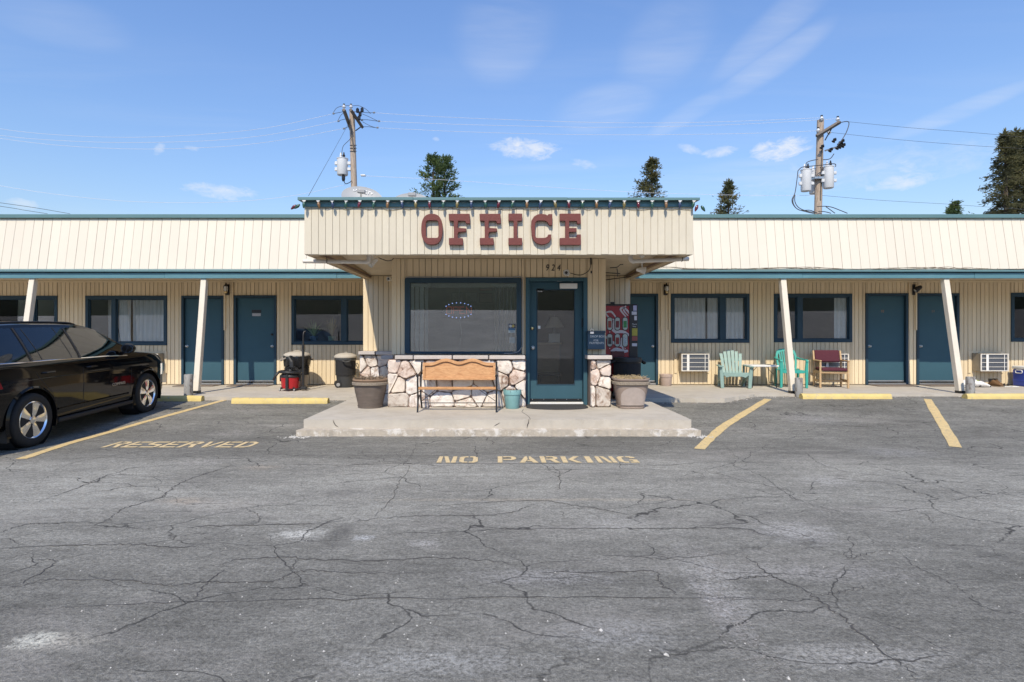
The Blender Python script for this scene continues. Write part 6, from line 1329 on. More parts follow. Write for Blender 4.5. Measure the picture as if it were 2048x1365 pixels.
# stickers on the office window
wst = thing('card_sticker', 'payment card sticker in the lower corner of the office window', 'sticker', (PX(1024, YO), YO + .028, PZ(665, YO)))
y = YO + .028
MB().box(PX(1017, y), PX(1031, y), y, y + .001, PZ(657, y), PZ(648, y)).build('card_panel', mat('sticker_navy', (.03, .04, .08), .5), wst)
for px, c_ in ((1021.3, (.55, .55, .52)), (1026.3, (.55, .42, .12))): MB().lathe([(.026, 0), (.026, .001)], n=20, M=T((PX(px, y), y - .001, PZ(652.5, y))) @ Matrix.Rotation(R(90), 4, 'X')).build('card_disc', mat('disc_%d' % px, c_, .5), wst)
MB().box(PX(1017, y), PX(1030.5, y), y, y + .001, PZ(661, y), PZ(657.3, y)).build('card_panel', mat('sticker_blue', (.05, .16, .28), .5), wst)
MB().box(PX(1017, y), PX(1030.5, y), y, y + .001, PZ(666, y), PZ(661.2, y)).build('card_panel', mat('sticker_pale', (.50, .55, .52), .5), wst); text_obj('VISA', .034, mat('visa_blue', (.03, .08, .22), .5), 'card_text', wst, T((PX(1023.7, y), y - .001, PZ(663.6, y))) @ FRONT, .0003)
tag(MB().box(PX(1019, y), PX(1031, y), y, y + .001, PZ(687, y), PZ(675, y)).build('window_note', mat('note_paper', (.50, .48, .42), .8, .2, 40)), 'small paper note taped inside the office window below the card sticker', 'note')

# ------------------------------------------------------------------ the black car
M_paint = mat('black_car_paint', (.004, .004, .0048), .5, .05, 3, spec=.0, coat=.75)
M_cglass = glass_mat('tinted_car_glass', (.20, .21, .20), 1.65); M_trim = mat('black_car_trim', (.015, .015, .016), .6, .1, 20, .1, 80)
def lerp_tab(tab, v):
    if v <= tab[0][0]: return tab[0][1]
    for (a, p), (b, q) in zip(tab, tab[1:]):
        if v <= b:
            t = (v - a) / (b - a); t = t * t * (3 - 2 * t) * .5 + t * .5; return p + (q - p) * t
    return tab[-1][1]
TOP = [(0, .98), (.04, 1.12), (.12, 1.36), (.22, 1.53), (.32, 1.57), (.6, 1.60), (1.2, 1.615), (1.8, 1.61), (2.25, 1.59), (2.55, 1.535), (2.8, 1.41), (3.05, 1.26), (3.28, 1.105), (3.5, 1.075), (3.9, 1.035), (4.2, .985), (4.34, .93), (4.41, .82), (4.45, .62)]
BELT = [(0, .93), (.05, 1.02), (.3, 1.10), (1.2, 1.085), (2.4, 1.06), (3.1, 1.035), (3.5, 1.02), (4.0, .97), (4.3, .88), (4.40, .76), (4.45, .58)]
WID = [(0, .80), (.06, .845), (.25, .885), (.9, .90), (3.6, .90), (3.95, .885), (4.2, .84), (4.34, .76), (4.42, .66), (4.45, .60)]
BOT = [(0, .36), (.3, .27), (.6, .25), (3.9, .25), (4.2, .26), (4.45, .34)]
def section(v):
    w, zb, be, tp = lerp_tab(WID, v), lerp_tab(BOT, v), lerp_tab(BELT, v), lerp_tab(TOP, v)
    be = min(be, tp - .012)
    g = max(0, min(1, (tp - be) / .55))                   # how much glasshouse there is
    we = w * (.955 - .285 * g); ze = be + (tp - be) * (.83 if g > .3 else .6)
    P = [(0, zb), (w * .80, zb), (w * .95, zb + .025), (w * .985, zb + .10), (w * .985, zb + .15), (w * .992, .54), (w, .70), (w * 1.0, .86), (w * .985, be - .07), (w * .962, be - .02), (w * .95, be)]
    P = [(x, min(z, be - .012 * (10 - i) * .2) if i > 2 else z) for i, (x, z) in enumerate(P)]
    for k in range(1, 6):
        t = k / 5; P.append((w * .95 + (we - w * .95) * (t ** 1.15), be + (ze - be) * t))
    P += [(we * .95, ze + (tp - ze) * .45), (we * .82, ze + (tp - ze) * .76), (we * .5, tp - (tp - ze) * .07), (0, tp)]
    return P                                              # 20 points, centre bottom to centre top
IB, IE = 10, 15                                           # belt and roof edge indices
def car_pt(v, z, off=.0):
    """point on the right-hand flank at height z"""
    P = section(v)
    for (x0, z0), (x1, z1) in zip(P[2:], P[3:]):
        if z0 <= z <= z1 and z1 > z0: t = (z - z0) / (z1 - z0); return Vector((x0 + (x1 - x0) * t + off, v - 2.2575, z))
    return Vector((P[IB][0] + off, v - 2.2575, z))
def make_car():
    o = thing('parked_car', 'black sport utility car parked facing the motel, chrome five spoke wheels', 'car')
    st = sorted({0, .03, .07, .12, .22, .32, .42, .55, .7, .85, .95, 1.03, 1.1, 1.25, 1.4, 1.6, 1.75, 1.87, 1.95, 2.05, 2.2, 2.35, 2.5, 2.62, 2.75, 2.9, 3.02, 3.12, 3.2, 3.28, 3.4, 3.55, 3.7, 3.9, 4.05, 4.18, 4.28, 4.34, 4.39, 4.42, 4.45})
    n = 20; ring = 2 * n - 2; vs = []; fs = []; mi = []
    for v in st:
        P = section(v); full = P + [(-x, z) for x, z in reversed(P[1:-1])]
        vs += [(x, v - 2.2575, z) for x, z in full]
    wins = [(.42, .95), (1.03, 1.87), (1.95, 3.02)]
    for i in range(len(st) - 1):
        vm = (st[i] + st[i + 1]) / 2
        for j in range(ring):
            fs.append((i * ring + j, i * ring + (j + 1) % ring, (i + 1) * ring + (j + 1) % ring, (i + 1) * ring + j))
            jj = j if j < n - 1 else ring - 1 - j; m = 0
            if IB <= jj < IE and any(a < vm < b for a, b in wins) and not (vm > 2.62 and jj >= IE - 1): m = 1
            if jj >= IE and 2.62 < vm < 3.28 and not (jj == IE): m = 2
            if jj >= IE + 1 and .04 < vm < .22: m = 2
            mi.append(m)
    fs.append(tuple(range(ring))); mi.append(0); fs.append(tuple((len(st) - 1) * ring + j for j in reversed(range(ring)))); mi.append(0)
    mb = MB(); mb.v = vs; mb.f = fs; mb.m = mi
    me = mb.mesh('body', [M_paint, M_cglass, M_cglass]); body = bpy.data.objects.new('body', me); COL.objects.link(body)
    cut = MB()
    for v in (.94, 3.575):
        for s_ in (-1, 1): cut.tube([(s_ * .62, v - 2.2575, .345), (s_ * 1.1, v - 2.2575, .345)], .405, 40)
    co = bpy.data.objects.new('cut', cut.mesh('cut', [M_trim])); COL.objects.link(co)
    mod = body.modifiers.new('b', 'BOOLEAN'); mod.operation = 'DIFFERENCE'; mod.object = co; mod.solver = 'EXACT'
    dg = bpy.context.evaluated_depsgraph_get(); res = bpy.data.meshes.new_from_object(body.evaluated_get(dg)); bpy.data.objects.remove(co); bpy.data.objects.remove(body)
    # split painted body and panes
    mats = [m.name if m else '' for m in res.materials]
    def take(test, name, mt, parent, smooth=True):
        bm = bmesh.new(); bm.from_mesh(res); bmesh.ops.delete(bm, geom=[f for f in bm.faces if not test(f)], context='FACES')
        for f in bm.faces: f.material_index = 0; f.smooth = True
        for e in bm.edges:
            if len(e.link_faces) == 2 and e.calc_face_angle(0) > R(28): e.smooth = False
        m2 = bpy.data.meshes.new(name); bm.to_mesh(m2); bm.free(); m2.materials.append(mt); q = bpy.data.objects.new(name, m2); link(q); attach(q, parent); return q
    def iswin(f): return mats[f.material_index].startswith('tinted')
    bd = take(lambda f: not iswin(f), 'body', M_paint, o)
    for s_ in (-1, 1):
        for a, b in wins: take(lambda f: iswin(f) and f.material_index == 1 and f.calc_center_median().x * s_ > 0 and a - .02 < f.calc_center_median().y + 2.2575 < b + .02, 'side_window', M_cglass, o)
    take(lambda f: iswin(f) and f.material_index == 2 and f.calc_center_median().y > 0, 'windshield', M_cglass, o)
    take(lambda f: iswin(f) and f.material_index == 2 and f.calc_center_median().y < 0, 'rear_window', M_cglass, o)
    def line(pts, r, name, mt, parent=o, n=6, off=.002):
        for s_ in (-1, 1):
            P = [car_pt(v, z, off) for v, z in pts]; P = [Vector((p.x * s_, p.y, p.z)) for p in spline(P, 3)]
            MB().tube(P, r, n).build(name, mt, parent, smooth=True)
    def belt(v): return lerp_tab(BELT, v)
    line([(v, belt(v) - .002) for v in (.36, .8, 1.2, 1.6, 2.0, 2.4, 2.8, 3.05)], .009, 'belt_trim', M_chrome, bd)
    for v in (1.91,): line([(v, z) for z in (.34, .5, .7, .9, belt(v) - .01)], .0045, 'door_seam', M_dark, bd, off=-.001)
    line([(1.0, belt(1.0) - .01), (1.02, .92), (1.13, .80), (1.30, .62), (1.36, .40), (1.37, .33)], .0045, 'door_seam', M_dark, bd, off=-.001)
    line([(3.08, belt(3.08) - .01), (3.10, .8), (3.08, .55), (3.06, .33)], .0045, 'door_seam', M_dark, bd, off=-.001); line([(1.37, .33), (2.2, .33), (3.06, .33)], .0045, 'door_seam', M_dark, bd, off=-.001)
    line([(v, z) for v, z in ((.35, .80), (.6, .845), (1.1, .86), (2.0, .85), (3.0, .835))], .007, 'shoulder_crease', M_paint, bd, 8, -.002)
    line([(v, .415) for v in (1.40, 1.8, 2.3, 3.02)], .020, 'door_moulding', M_paint, bd, 8, -.008)
    for a, b in (((1.91, 1.07), (1.91, 1.50)), ((.99, 1.09), (.99, 1.52)), ((1.75, 1.09), (1.70, 1.52)), ((1.18, 1.10), (1.12, 1.51))): line([(a[0] + (b[0] - a[0]) * t / 4, a[1] + (b[1] - a[1]) * t / 4) for t in range(5)], .012 if a[0] in (1.91, .99) else .004, 'pillar_trim', M_trim, bd)
    for s_ in (-1, 1):
        for v in (2.10, 1.22):
            p = car_pt(v, .93, .03); MB().tube([Vector((s_ * (p.x - .035), p.y - .10, p.z)), Vector((s_ * p.x, p.y - .075, p.z + .002)), Vector((s_ * p.x, p.y + .075, p.z + .002)), Vector((s_ * (p.x - .035), p.y + .10, p.z))], .014, 8).build('door_handle', M_paint, o, smooth=True)
        # arches, sills, lamps, mirrors, rails
        for v in (.94, 3.575):
            vs2 = []; fs2 = []; k = 24
            for i in range(k + 1):
                t = R(-22 + 224 * i / k); c_, q = math.cos(t), math.sin(t)
                for rr, xx in ((.398, .86), (.401, .908), (.412, .913), (.445, .893)):
                    vs2.append((s_ * xx, v - 2.2575 + rr * c_, .345 + rr * q))
            for i in range(k):
                for j in range(3): fs2.append((i * 4 + j, i * 4 + j + 1, (i + 1) * 4 + j + 1, (i + 1) * 4 + j))
            MB().add(vs2, fs2).build('wheel_arch', M_paint, o, smooth=True, angle=50)
            MB().tube([(s_ * .60, v - 2.2575, .345), (s_ * .87, v - 2.2575, .345)], .402, 32, cap=False).tube([(s_ * .60, v - 2.2575, .345), (s_ * .605, v - 2.2575, .345)], .40, 32).build('wheel_well', M_trim, o)
        MB().box(min(s_ * .80, s_ * .905), max(s_ * .80, s_ * .905), 1.40 - 2.2575, 3.14 - 2.2575, .225, .285).build('sill', M_trim, o, bevel=.015)
        for v in (.56, 3.16): MB().box(min(s_ * .68, s_ * .875), max(s_ * .68, s_ * .875), v - 2.2575 - (.0 if v > 2 else .03), v - 2.2575 + .012, .13, .30).build('mud_flap', M_trim, o)
        p = car_pt(.10, .86, .006)
        m = MB(); vs2 = []; fs2 = []
        for i, z in enumerate((.80, .86, .92, .98, 1.03)):
            for v in (.05, .2, .36, .47): q = car_pt(v - .03 * i, z, .008); vs2.append((s_ * q.x, q.y, q.z))
        for i in range(4):
            for j in range(3): fs2.append((i * 4 + j, i * 4 + j + 1, i * 4 + 5 + j, i * 4 + 4 + j))
        m.add(vs2, fs2).build('tail_lamp', mat('tail_lamp_red', (.30, .01, .012), .12, .1, 20) if 'tail_lamp_red' not in MATS else MATS['tail_lamp_red'], o, smooth=True)
        vs2 = []; fs2 = []
        for i, z in enumerate((.62, .69, .76, .82)):
            for v in (4.02, 4.14, 4.25, 4.33): q = car_pt(v, z, .008); vs2.append((s_ * q.x, q.y, q.z))
        for i in range(3):
            for j in range(3): fs2.append((i * 4 + j, i * 4 + j + 1, i * 4 + 5 + j, i * 4 + 4 + j))
        MB().add(vs2, fs2).build('headlamp', M_chrome, o, smooth=True)
        q = car_pt(2.93, 1.06)
        mr = MB(); Mx = T((s_ * (q.x + .11), q.y + .0, 1.155)); mr.lathe([(0, -.055), (.07, -.05), (.105, -.02), (.112, .02), (.10, .05), (0, .065)], n=20, sx=1.0, M=Mx @ Matrix.Rotation(R(90), 4, 'X') @ Matrix.Diagonal((1, .72, 1, 1))); mr.tube([(s_ * (q.x - .02), q.y + .02, 1.075), (s_ * (q.x + .07), q.y, 1.11)], .028, 8)
        mo = mr.build('door_mirror', M_paint, o, smooth=True); MB().lathe([(.09, 0), (0, .002)], n=20, M=Mx @ T((0, -.052, 0)) @ Matrix.Rotation(R(90), 4, 'X') @ Matrix.Diagonal((1, .72, 1, 1))).build('mirror_glass', M_chrome, mo)
        P = [Vector((s_ * .50, v - 2.2575, lerp_tab(TOP, v) - .026 + (.008 if .5 < v < 2.3 else -.02))) for v in (.42, .55, .9, 1.4, 1.9, 2.25, 2.42)]; MB().tube(spline(P, 4), .013, 8).build('roof_rail', M_trim, o, smooth=True)
    MB().tube([(.62, 3.32 - 2.2575, 1.05), (.60, 3.22 - 2.2575, 1.75)], [.006, .002], 6).build('aerial', M_blackm, o)
    # underside, cabin
    MB().box(-.80, .80, -1.9, 1.95, .24, .262).build('underbody', M_trim, o)
    cab = mat('cabin_cloth', (.03, .03, .032), .9, .15, 20)
    MB().box(-.70, .70, -1.95, .95, .55, .60).build('cabin_floor', cab, o); MB().prism([(.70, .6), (.70, 1.0), (.95, 1.06), (1.1, 1.03), (1.1, .6)], -.72, .72, 'x').build('dashboard', cab, o)
    for x in (-.36, .36):
        sx = MB().box(x - .24, x + .24, -.12, .38, .60, .80).box(x - .23, x + .23, -.10, .04, .78, 1.22, M=T((0, -.12, 0)) @ Matrix.Rotation(R(0), 4, 'X')).build('front_seat', cab, o, bevel=.05, seg=3, smooth=True)
        MB().box(x - .13, x + .13, -.22, -.12, 1.23, 1.42).build('headrest', cab, sx, bevel=.03, seg=2, smooth=True)
    rs = MB().box(-.66, .66, -1.0, -.55, .60, .80).box(-.64, .64, -1.12, -.98, .78, 1.22).build('rear_seat', cab, o, bevel=.05, seg=3, smooth=True)
    for x in (-.42, .42): MB().box(x - .13, x + .13, -1.12, -1.02, 1.22, 1.38).build('headrest', cab, rs, bevel=.03, seg=2, smooth=True)
    MB().tube([(-.36 + .18 * math.cos(t), .62 + .06 * math.sin(t), .98 + .17 * math.sin(t)) for t in [2 * math.pi * i / 20 for i in range(21)]], .015, 6).build('steering_wheel', M_trim, o)
    # wheels
    def wheel():
        w = MB().lathe([(.235, -.105), (.30, -.112), (.332, -.10), (.345, -.07), (.345, .07), (.332, .10), (.30, .112), (.240, .105), (.228, .09)], n=48).build('wheel', M_rubber, o, smooth=True, angle=50)
        gr = MB()
        for z in (-.045, -.015, .015, .045): gr.lathe([(.346, z - .004), (.3465, z), (.346, z + .004)], n=48, cap=False)
        gr.build('tread_groove', M_dark, w)
        MB().lathe([(.238, .088), (.243, .102), (.232, .108), (.214, .088), (.205, .03), (.20, -.09)], n=48, cap=False).build('rim', M_alloy, w, smooth=True, angle=50)
        MB().lathe([(.205, -.06), (0, -.06)], n=32, cap=False).build('brake_disc', M_dark, w)
        for i in range(5):
            a = R(90 + 72 * i); Mx = Matrix.Rotation(a, 4, 'Z')
            vs2 = []; fs2 = []
            for r_, hw, z in ((.03, .030, .088), (.08, .040, .094), (.14, .054, .094), (.20, .070, .092), (.236, .080, .096)):
                vs2 += [(r_, -hw, z - .04), (r_, -hw * .86, z), (r_, -hw * .25, z + .003), (r_, hw * .25, z + .003), (r_, hw * .86, z), (r_, hw, z - .04)]
            for r_ in range(4):
                for j in range(5): fs2.append((r_ * 6 + j, r_ * 6 + j + 1, r_ * 6 + 7 + j, r_ * 6 + 6 + j))
            MB().add(vs2, fs2, M=Mx).build('spoke', M_alloy, w, smooth=True, angle=25)
        MB().lathe([(.055, .08), (.05, .098), (.03, .102), (0, .103)], n=20).build('hub_cap', M_alloy, w, smooth=True)
        for i in range(5): a = R(126 + 72 * i); MB().lathe([(.013, .075), (.013, .095), (.006, .1)], c=(.062 * math.cos(a), .062 * math.sin(a), 0), n=8).build('lug_nut', M_blackm, w)
        return w
    w0 = wheel()
    spots = [(.795, .94, 0), (.795, 3.575, 0), (-.795, .94, 180), (-.795, 3.575, 180)]
    for i, (x, v, rz) in enumerate(spots):
        w = w0 if i == 0 else copy_tree(w0, o)
        w.matrix_basis = T((x, v - 2.2575, .345)) @ Matrix.Rotation(R(rz), 4, 'Z') @ Matrix.Rotation(R(90), 4, 'Y') @ Matrix.Rotation(R(17 * i), 4, 'Z')
    q = car_pt(2.75, .60, .004); text_obj('COMPASS', .062, M_steel, 'door_lettering', o, T((q.x, q.y, q.z)) @ Matrix.Rotation(R(90), 4, 'Z') @ FRONT, .003, sx=1.25)
    # stand it on its wheels
    h = math.atan2(.15, 2.6); fwd = Vector((-math.sin(h), math.cos(h), 0)); right = Vector((math.cos(h), math.sin(h), 0)); mid = Vector((-6.03, 8.63, 0)) - right * .90
    pitch = math.atan2(ground_z(9.8) - ground_z(7.2), 2.635)
    o.matrix_basis = T((mid.x, mid.y, (ground_z(9.8) + ground_z(7.2)) / 2)) @ Matrix.Rotation(h, 4, 'Z') @ Matrix.Rotation(pitch, 4, 'X')
    return o
make_car()

# ------------------------------------------------------------------ roof dishes
def dish(px, py, d, rx, ry, tilt, label, text=None, lnb=None):
    c = Vector((PX(px, d), d, PZ(py, d))); o = thing('satellite_dish', label, 'satellite dish', (c.x, d, 3.98), group='grey satellite dishes on the roof')
    m = mat('dish_grey', (.34, .35, .36), .5, .05, 4) if 'dish_grey' not in MATS else MATS['dish_grey']
    Mx = T(c) @ Matrix.Rotation(tilt, 4, 'Y') @ Matrix.Rotation(R(-28), 4, 'X')
    vs = [(0, .07, 0)]; fs = []; n = 36; R_ = 6
    for i in range(1, R_ + 1):
        r = i / R_
        for j in range(n): a = 2 * math.pi * j / n; vs.append((rx * r * math.cos(a), .07 * (1 - r * r), ry * r * math.sin(a)))
    fs += [(0, 1 + (j + 1) % n, 1 + j) for j in range(n)]
    for i in range(R_ - 1):
        for j in range(n): a = 1 + i * n; fs.append((a + j, a + (j + 1) % n, a + n + (j + 1) % n, a + n + j))
    b = len(vs); vs2 = [(x, y + .012, z) for x, y, z in vs]; fs2 = [tuple(i + b for i in reversed(f)) for f in fs]; e = 1 + (R_ - 1) * n
    rim = [(e + j, e + (j + 1) % n, b + e + (j + 1) % n, b + e + j) for j in range(n)]
    MB().add(vs + vs2, fs + fs2 + rim, M=Mx).build('reflector', m, o, smooth=True, angle=60)
    MB().tube([Mx @ Vector((0, .08, 0)), c + Vector((.02, .28, -.18)), Vector((c.x + .02, c.y + .28, 3.93))], .025, 10).build('mast', M_steel, o)
    arm = Mx @ Vector((.09, -.42, -ry * .62)); MB().tube([Mx @ Vector((.05, .03, -ry * .95)), arm], .018, 8).build('feed_arm', M_steel, o)
    MB().box(-.085, .085, -.05, .05, -.035, .04, M=T(arm) @ Matrix.Rotation(tilt * .4, 4, 'Y')).build('feed_horn', M_grey, o, bevel=.01)
    if text: text_obj(text, .125, M_white, 'dish_text', o, Mx @ T((-.035, .025, .185)) @ FRONT, .002, sx=.92)
dish(724, 395, 12.6, .46, .30, R(13), 'grey oval roof dish lettered in white', 'DIRECTV'); dish(822, 404, 12.9, .42, .26, R(2), 'plain pale roof dish, half hidden by the canopy edge')
# ------------------------------------------------------------------ utility poles
M_pole = wood_mat('weathered_pole_wood', (.50, .41, .33), (.31, .23, .17), (8, 8, .6), 4, .9); M_poled = mat('dark_crossarm_wood', (.16, .135, .115), .9, .2, 6); M_tank = mat('transformer_paint', (.66, .67, .68), .45, .05, 3); M_ins = mat('porcelain', (.75, .76, .78), .25, .05, 9)
def insulator(parent, p, s_=1.0, name='insulator'):
    MB().lathe([(.05, 0), (.055, .05), (.12, .09), (.12, .13), (.07, .16), (.085, .2), (.05, .24), (0, .25)], n=12, M=T(p) @ Matrix.Scale(s_, 4)).build(name, M_ins, parent, smooth=True)
    MB().lathe([(.07, .25), (.07, .31), (0, .32)], n=10, M=T(p) @ Matrix.Scale(s_, 4)).build('insulator_cap', M_blackm, parent)
def pole(pxt, pyt, pxb, d, r0, r1, label):
    top = Vector((PX(pxt, d), d, PZ(pyt, d))); zb = ground_z(d); k = (top.z - zb) / (top.z - PZ(370, d)); bot = Vector((top.x + (PX(pxb, d) - top.x) * k, d, zb))
    o = thing('utility_pole', label, 'utility pole', bot, group='utility poles behind the motel')
    MB().tube([bot, bot.lerp(top, .33), bot.lerp(top, .66), top], [r1 * 1.1, r1, (r0 + r1) / 2, r0], 16).build('pole_shaft', M_pole, o, smooth=True)
    return o, top, bot
def transformer(parent, px, ytop, ybot, d, r, brush):
    x, z0, z1 = PX(px, d), PZ(ybot, d), PZ(ytop, d); h = z1 - z0
    t = MB().lathe([(r * .93, 0), (r, .03), (r, h * .94), (r * 1.07, h * .95), (r * 1.07, h * .98), (r * .8, h), (0, h * 1.01)], c=(x, d, z0), n=24).build('transformer', M_tank, parent, smooth=True, angle=35)
    for a in ((-.3, 0), (.3, -.05)): MB().lathe([(.05, 0), (.08, .04), (.05, .08), (.08, .12), (.05, .16), (.03, .28)], c=(x + a[0] * r, d + a[1], z1), n=10).build('bushing', M_ins if a[0] < 0 else M_blackm, t)
    for z in (.35, .7):
        MB().box(x - r - .12, x - r * .7, d - .06, d + .06, z0 + h * z - .09, z0 + h * z + .09).build('lug', M_tank, t, bevel=.02)
        MB().box(x + r * .7, x + r + .16, d - .06, d + .06, z0 + h * z - .08, z0 + h * z + .08).build('hanger', M_tank, t, bevel=.02)
    return t
def W3(pts, d): return [Vector((PX(a, d), d, PZ(b, d))) for a, b in pts]
def wire_obj(name, pts, r, label, group='overhead wires', mt=None, cat='wire', k=8):
    return tag(MB().tube(spline(pts, k), r, 5).build(name, mt or M_wire, smooth=True), label, cat, group)
M_wire = mat('aluminium_wire', (.70, .71, .74), .5, .05, 3); M_dwire = mat('dark_wire', (.06, .06, .065), .6, .05, 3)
def left_pole():
    d = 29.0; o, top, bot = pole(704, 224, 708, d, .135, .185, 'weathered wooden utility pole with two crossarms and one transformer'); S = d / F
    for (a, b, c_, e, dd) in ((688, 221, 703, 262, -.18), (702, 221, 724, 254, .18)):
        p, q = Vector((PX(a, d + dd - .8), d + dd - .8, PZ(b, d + dd - .8))), Vector((PX(c_, d + dd + .8), d + dd + .8, PZ(e, d + dd + .8)))
        # crossarm seen nearly end on
        z = (q - p).normalized(); MB().tube([p - z * .05, q + z * .05], .095, 4).build('crossarm', M_poled, o)
        insulator(o, p + Vector((0, 0, .08)), .75)
    MB().tube(W3([(700, 238), (707, 300)], d - .2) , .03, 6).build('brace', M_poled, o); MB().tube(W3([(722, 254), (711, 262)], d - .1), .03, 6).build('brace', M_blackm, o)
    transformer(o, 685, 317, 351, d - .1, .27, 1)
    MB().tube(spline(W3([(705, 272), (698, 281), (687, 292), (684, 303), (683.5, 312)], d - .2), 5), .014, 5).build('jumper', M_dwire, o)
    MB().tube(spline(W3([(686, 352), (688, 362), (691, 368), (698, 366), (704, 362)], d - .2), 5), .02, 5).lathe([(.06, 0), (.09, .1), (.09, .25), (.04, .35)], c=(PX(689, d), d - .2, PZ(365, d)), n=8).build('connector', M_blackm, o)
    for (a, b) in ((665, 228), (675, 243), (686, 258), (746, 226), (756, 243), (753, 256), (722, 241)):
        MB().lathe([(.03, 0), (.09, .02), (.04, .05), (.09, .08), (.04, .11), (.08, .14), (.02, .18)], n=8, M=T((PX(a, d), d, PZ(b, d))) @ Matrix.Rotation(R(80), 4, 'Y') @ Matrix.Scale(.65, 4)).build('strain_insulator', M_grey, o)
    for pts in ([(665, 228), (676, 226), (686, 224)], [(675, 243), (684, 240), (694, 238)], [(686, 258), (694, 255), (700, 253)], [(708, 224), (720, 224), (735, 226), (746, 226)], [(718, 240), (735, 240), (756, 243)], [(724, 254), (738, 254), (753, 256)]): MB().tube(W3(pts, d), .012, 5).build('tie', M_blackm, o)
    for pts in ([(666, 227), (674, 216), (690, 212), (706, 212), (718, 212), (732, 219), (741, 228)], [(676, 242), (681, 232), (690, 224)], [(724, 228), (738, 234), (750, 240), (756, 243)], [(725, 244), (740, 252), (752, 256)]): MB().tube(spline(W3(pts, d), 5), .012, 5).build('jumper', M_dwire, o)
    for (a, b) in ((718, 231), (723, 238), (727, 230), (721, 246)): MB().lathe([(.02, 0), (.08, .03), (.08, .2), (.02, .26)], c=(PX(a, d), d - .3, PZ(b, d)), n=8).build('cutout', M_blackm, o)
    MB().box(PX(722, d), PX(731, d), d - .1, d + .1, PZ(352.5, d), PZ(350, d)).build('service_bracket', M_ins, o)
    for y_ in (291, 297, 303): MB().tube([(PX(706.5, d) + .165 * math.cos(t), d + .165 * math.sin(t), PZ(y_, d) + .05 * math.sin(t)) for t in [i * .42 for i in range(16)]], .016, 4).build('band', M_blackm, o)
    return d
dL = left_pole()
def right_pole():
    d = 30.0; o, top, bot = pole(1641, 241, 1637.5, d, .165, .205, 'pale wooden utility pole carrying three grey transformers')
    p, q = Vector((PX(1628, d), d - .25, PZ(276, d))), Vector((PX(1674, d), d - .25, PZ(248, d))); z = (q - p).normalized()
    sweep_v = MB().tube([p, q], .10, 4); sweep_v.build('crossarm', M_poled, o)
    MB().tube(W3([(1663, 258), (1650, 281)], d - .3), .03, 5).build('brace', M_blackm, o)
    for (a, b) in ((1632, 268), (1671, 246), (1639, 244), (1654, 272)): insulator(o, (PX(a, d), d - .2, PZ(b, d)), .85)
    transformer(o, 1612, 339, 383, d - .3, .25, 1); transformer(o, 1657, 333, 377, d - .3, .25, 1); transformer(o, 1629, 342, 388, d + .35, .25, 1)
    MB().box(PX(1622, d), PX(1650, d), d - .35, d + .1, PZ(361, d), PZ(357, d)).build('mounting_bracket', M_steel, o)
    for pts in ([(1596, 342), (1604, 335), (1620, 333), (1650, 330), (1662, 328), (1671, 329), (1671, 334)], [(1596, 342), (1594, 360), (1590, 386), (1584, 400), (1588, 412), (1600, 421), (1620, 421), (1634, 427)], [(1590, 390), (1590, 404), (1598, 416), (1615, 423), (1634, 426)], [(1588, 392), (1586, 405), (1594, 418), (1612, 424), (1630, 428)], [(1634, 414), (1650, 413), (1664, 415), (1680, 421), (1695, 427)], [(1652, 414), (1662, 421), (1670, 427)], [(1636, 423), (1650, 424), (1662, 427)], [(1675, 247), (1697, 244), (1694, 262), (1684, 280), (1676, 290)], [(1646, 320), (1660, 318), (1668, 308)], [(1613, 338), (1614, 325), (1636, 319)], [(1637, 352), (1644, 342), (1640, 335)]):
        MB().tube(spline(W3(pts, d - .45), 5), .022, 5).build('lead', M_dwire, o)
    for (a, b) in ((1657, 290), (1668, 296), (1673, 292), (1664, 304), (1650, 309), (1669, 302), (1675, 300), (1633, 303)): MB().lathe([(.03, 0), (.1, .03), (.05, .1), (.1, .16), (.03, .26)], n=8, M=T((PX(a, d), d - .4, PZ(b, d))) @ Matrix.Rotation(R(35), 4, 'Y')).build('cutout', M_blackm, o)
    MB().tube(W3([(1650, 302), (1672, 295)], d - .35), .045, 5).build('cutout_arm', M_steel, o)
    MB().tube(W3([(1645, 290), (1643, 330), (1641, 400)], d - .21), .03, 5).build('conduit', M_poled, o)
    return d
dR = right_pole()
wl = 'upper', 'middle', 'lower'
for i, pts in enumerate(([(-500, 130), (-200, 222), (0, 258), (130, 271), (270, 275), (420, 268), (540, 255), (662, 229)], [(-500, 146), (-200, 237), (0, 271), (130, 282), (270, 285.5), (430, 281), (550, 268), (674, 243)], [(-500, 152), (-200, 243), (0, 277), (130, 292), (280, 298.5), (440, 294), (560, 281), (685, 258)])): wire_obj('overhead_wire', W3(pts, dL), .0075, wl[i] + ' wire of the three running left from the pole with one transformer')
for i, pts in enumerate(([(747, 226), (880, 234), (1024, 240), (1200, 245.5), (1350, 246), (1500, 242), (1639, 236)], [(757, 243), (880, 248), (1024, 252), (1200, 255), (1400, 252), (1560, 245), (1671, 238)], [(754, 256), (880, 262), (1024, 267), (1200, 270), (1400, 269), (1540, 266), (1632, 262)])): wire_obj('overhead_wire', [Vector((PX(a, dL + (dR - dL) * j / 6), dL + (dR - dL) * j / 6, PZ(b, dL + (dR - dL) * j / 6))) for j, (a, b) in enumerate(pts)], .0075, wl[i] + ' wire of the three strung between the two poles')
for i, pts in enumerate(([(1697, 244), (1820, 256), (1950, 266), (2100, 280), (2500, 320)], [(1640, 263), (1800, 280), (1950, 292), (2100, 302), (2500, 340)], [(1640, 391), (1760, 401), (1900, 409), (2048, 419), (2400, 436)])): wire_obj('overhead_wire', W3(pts, dR), .0075, wl[i] + ' wire of the three running right from the pole with three transformers', mt=M_dwire)
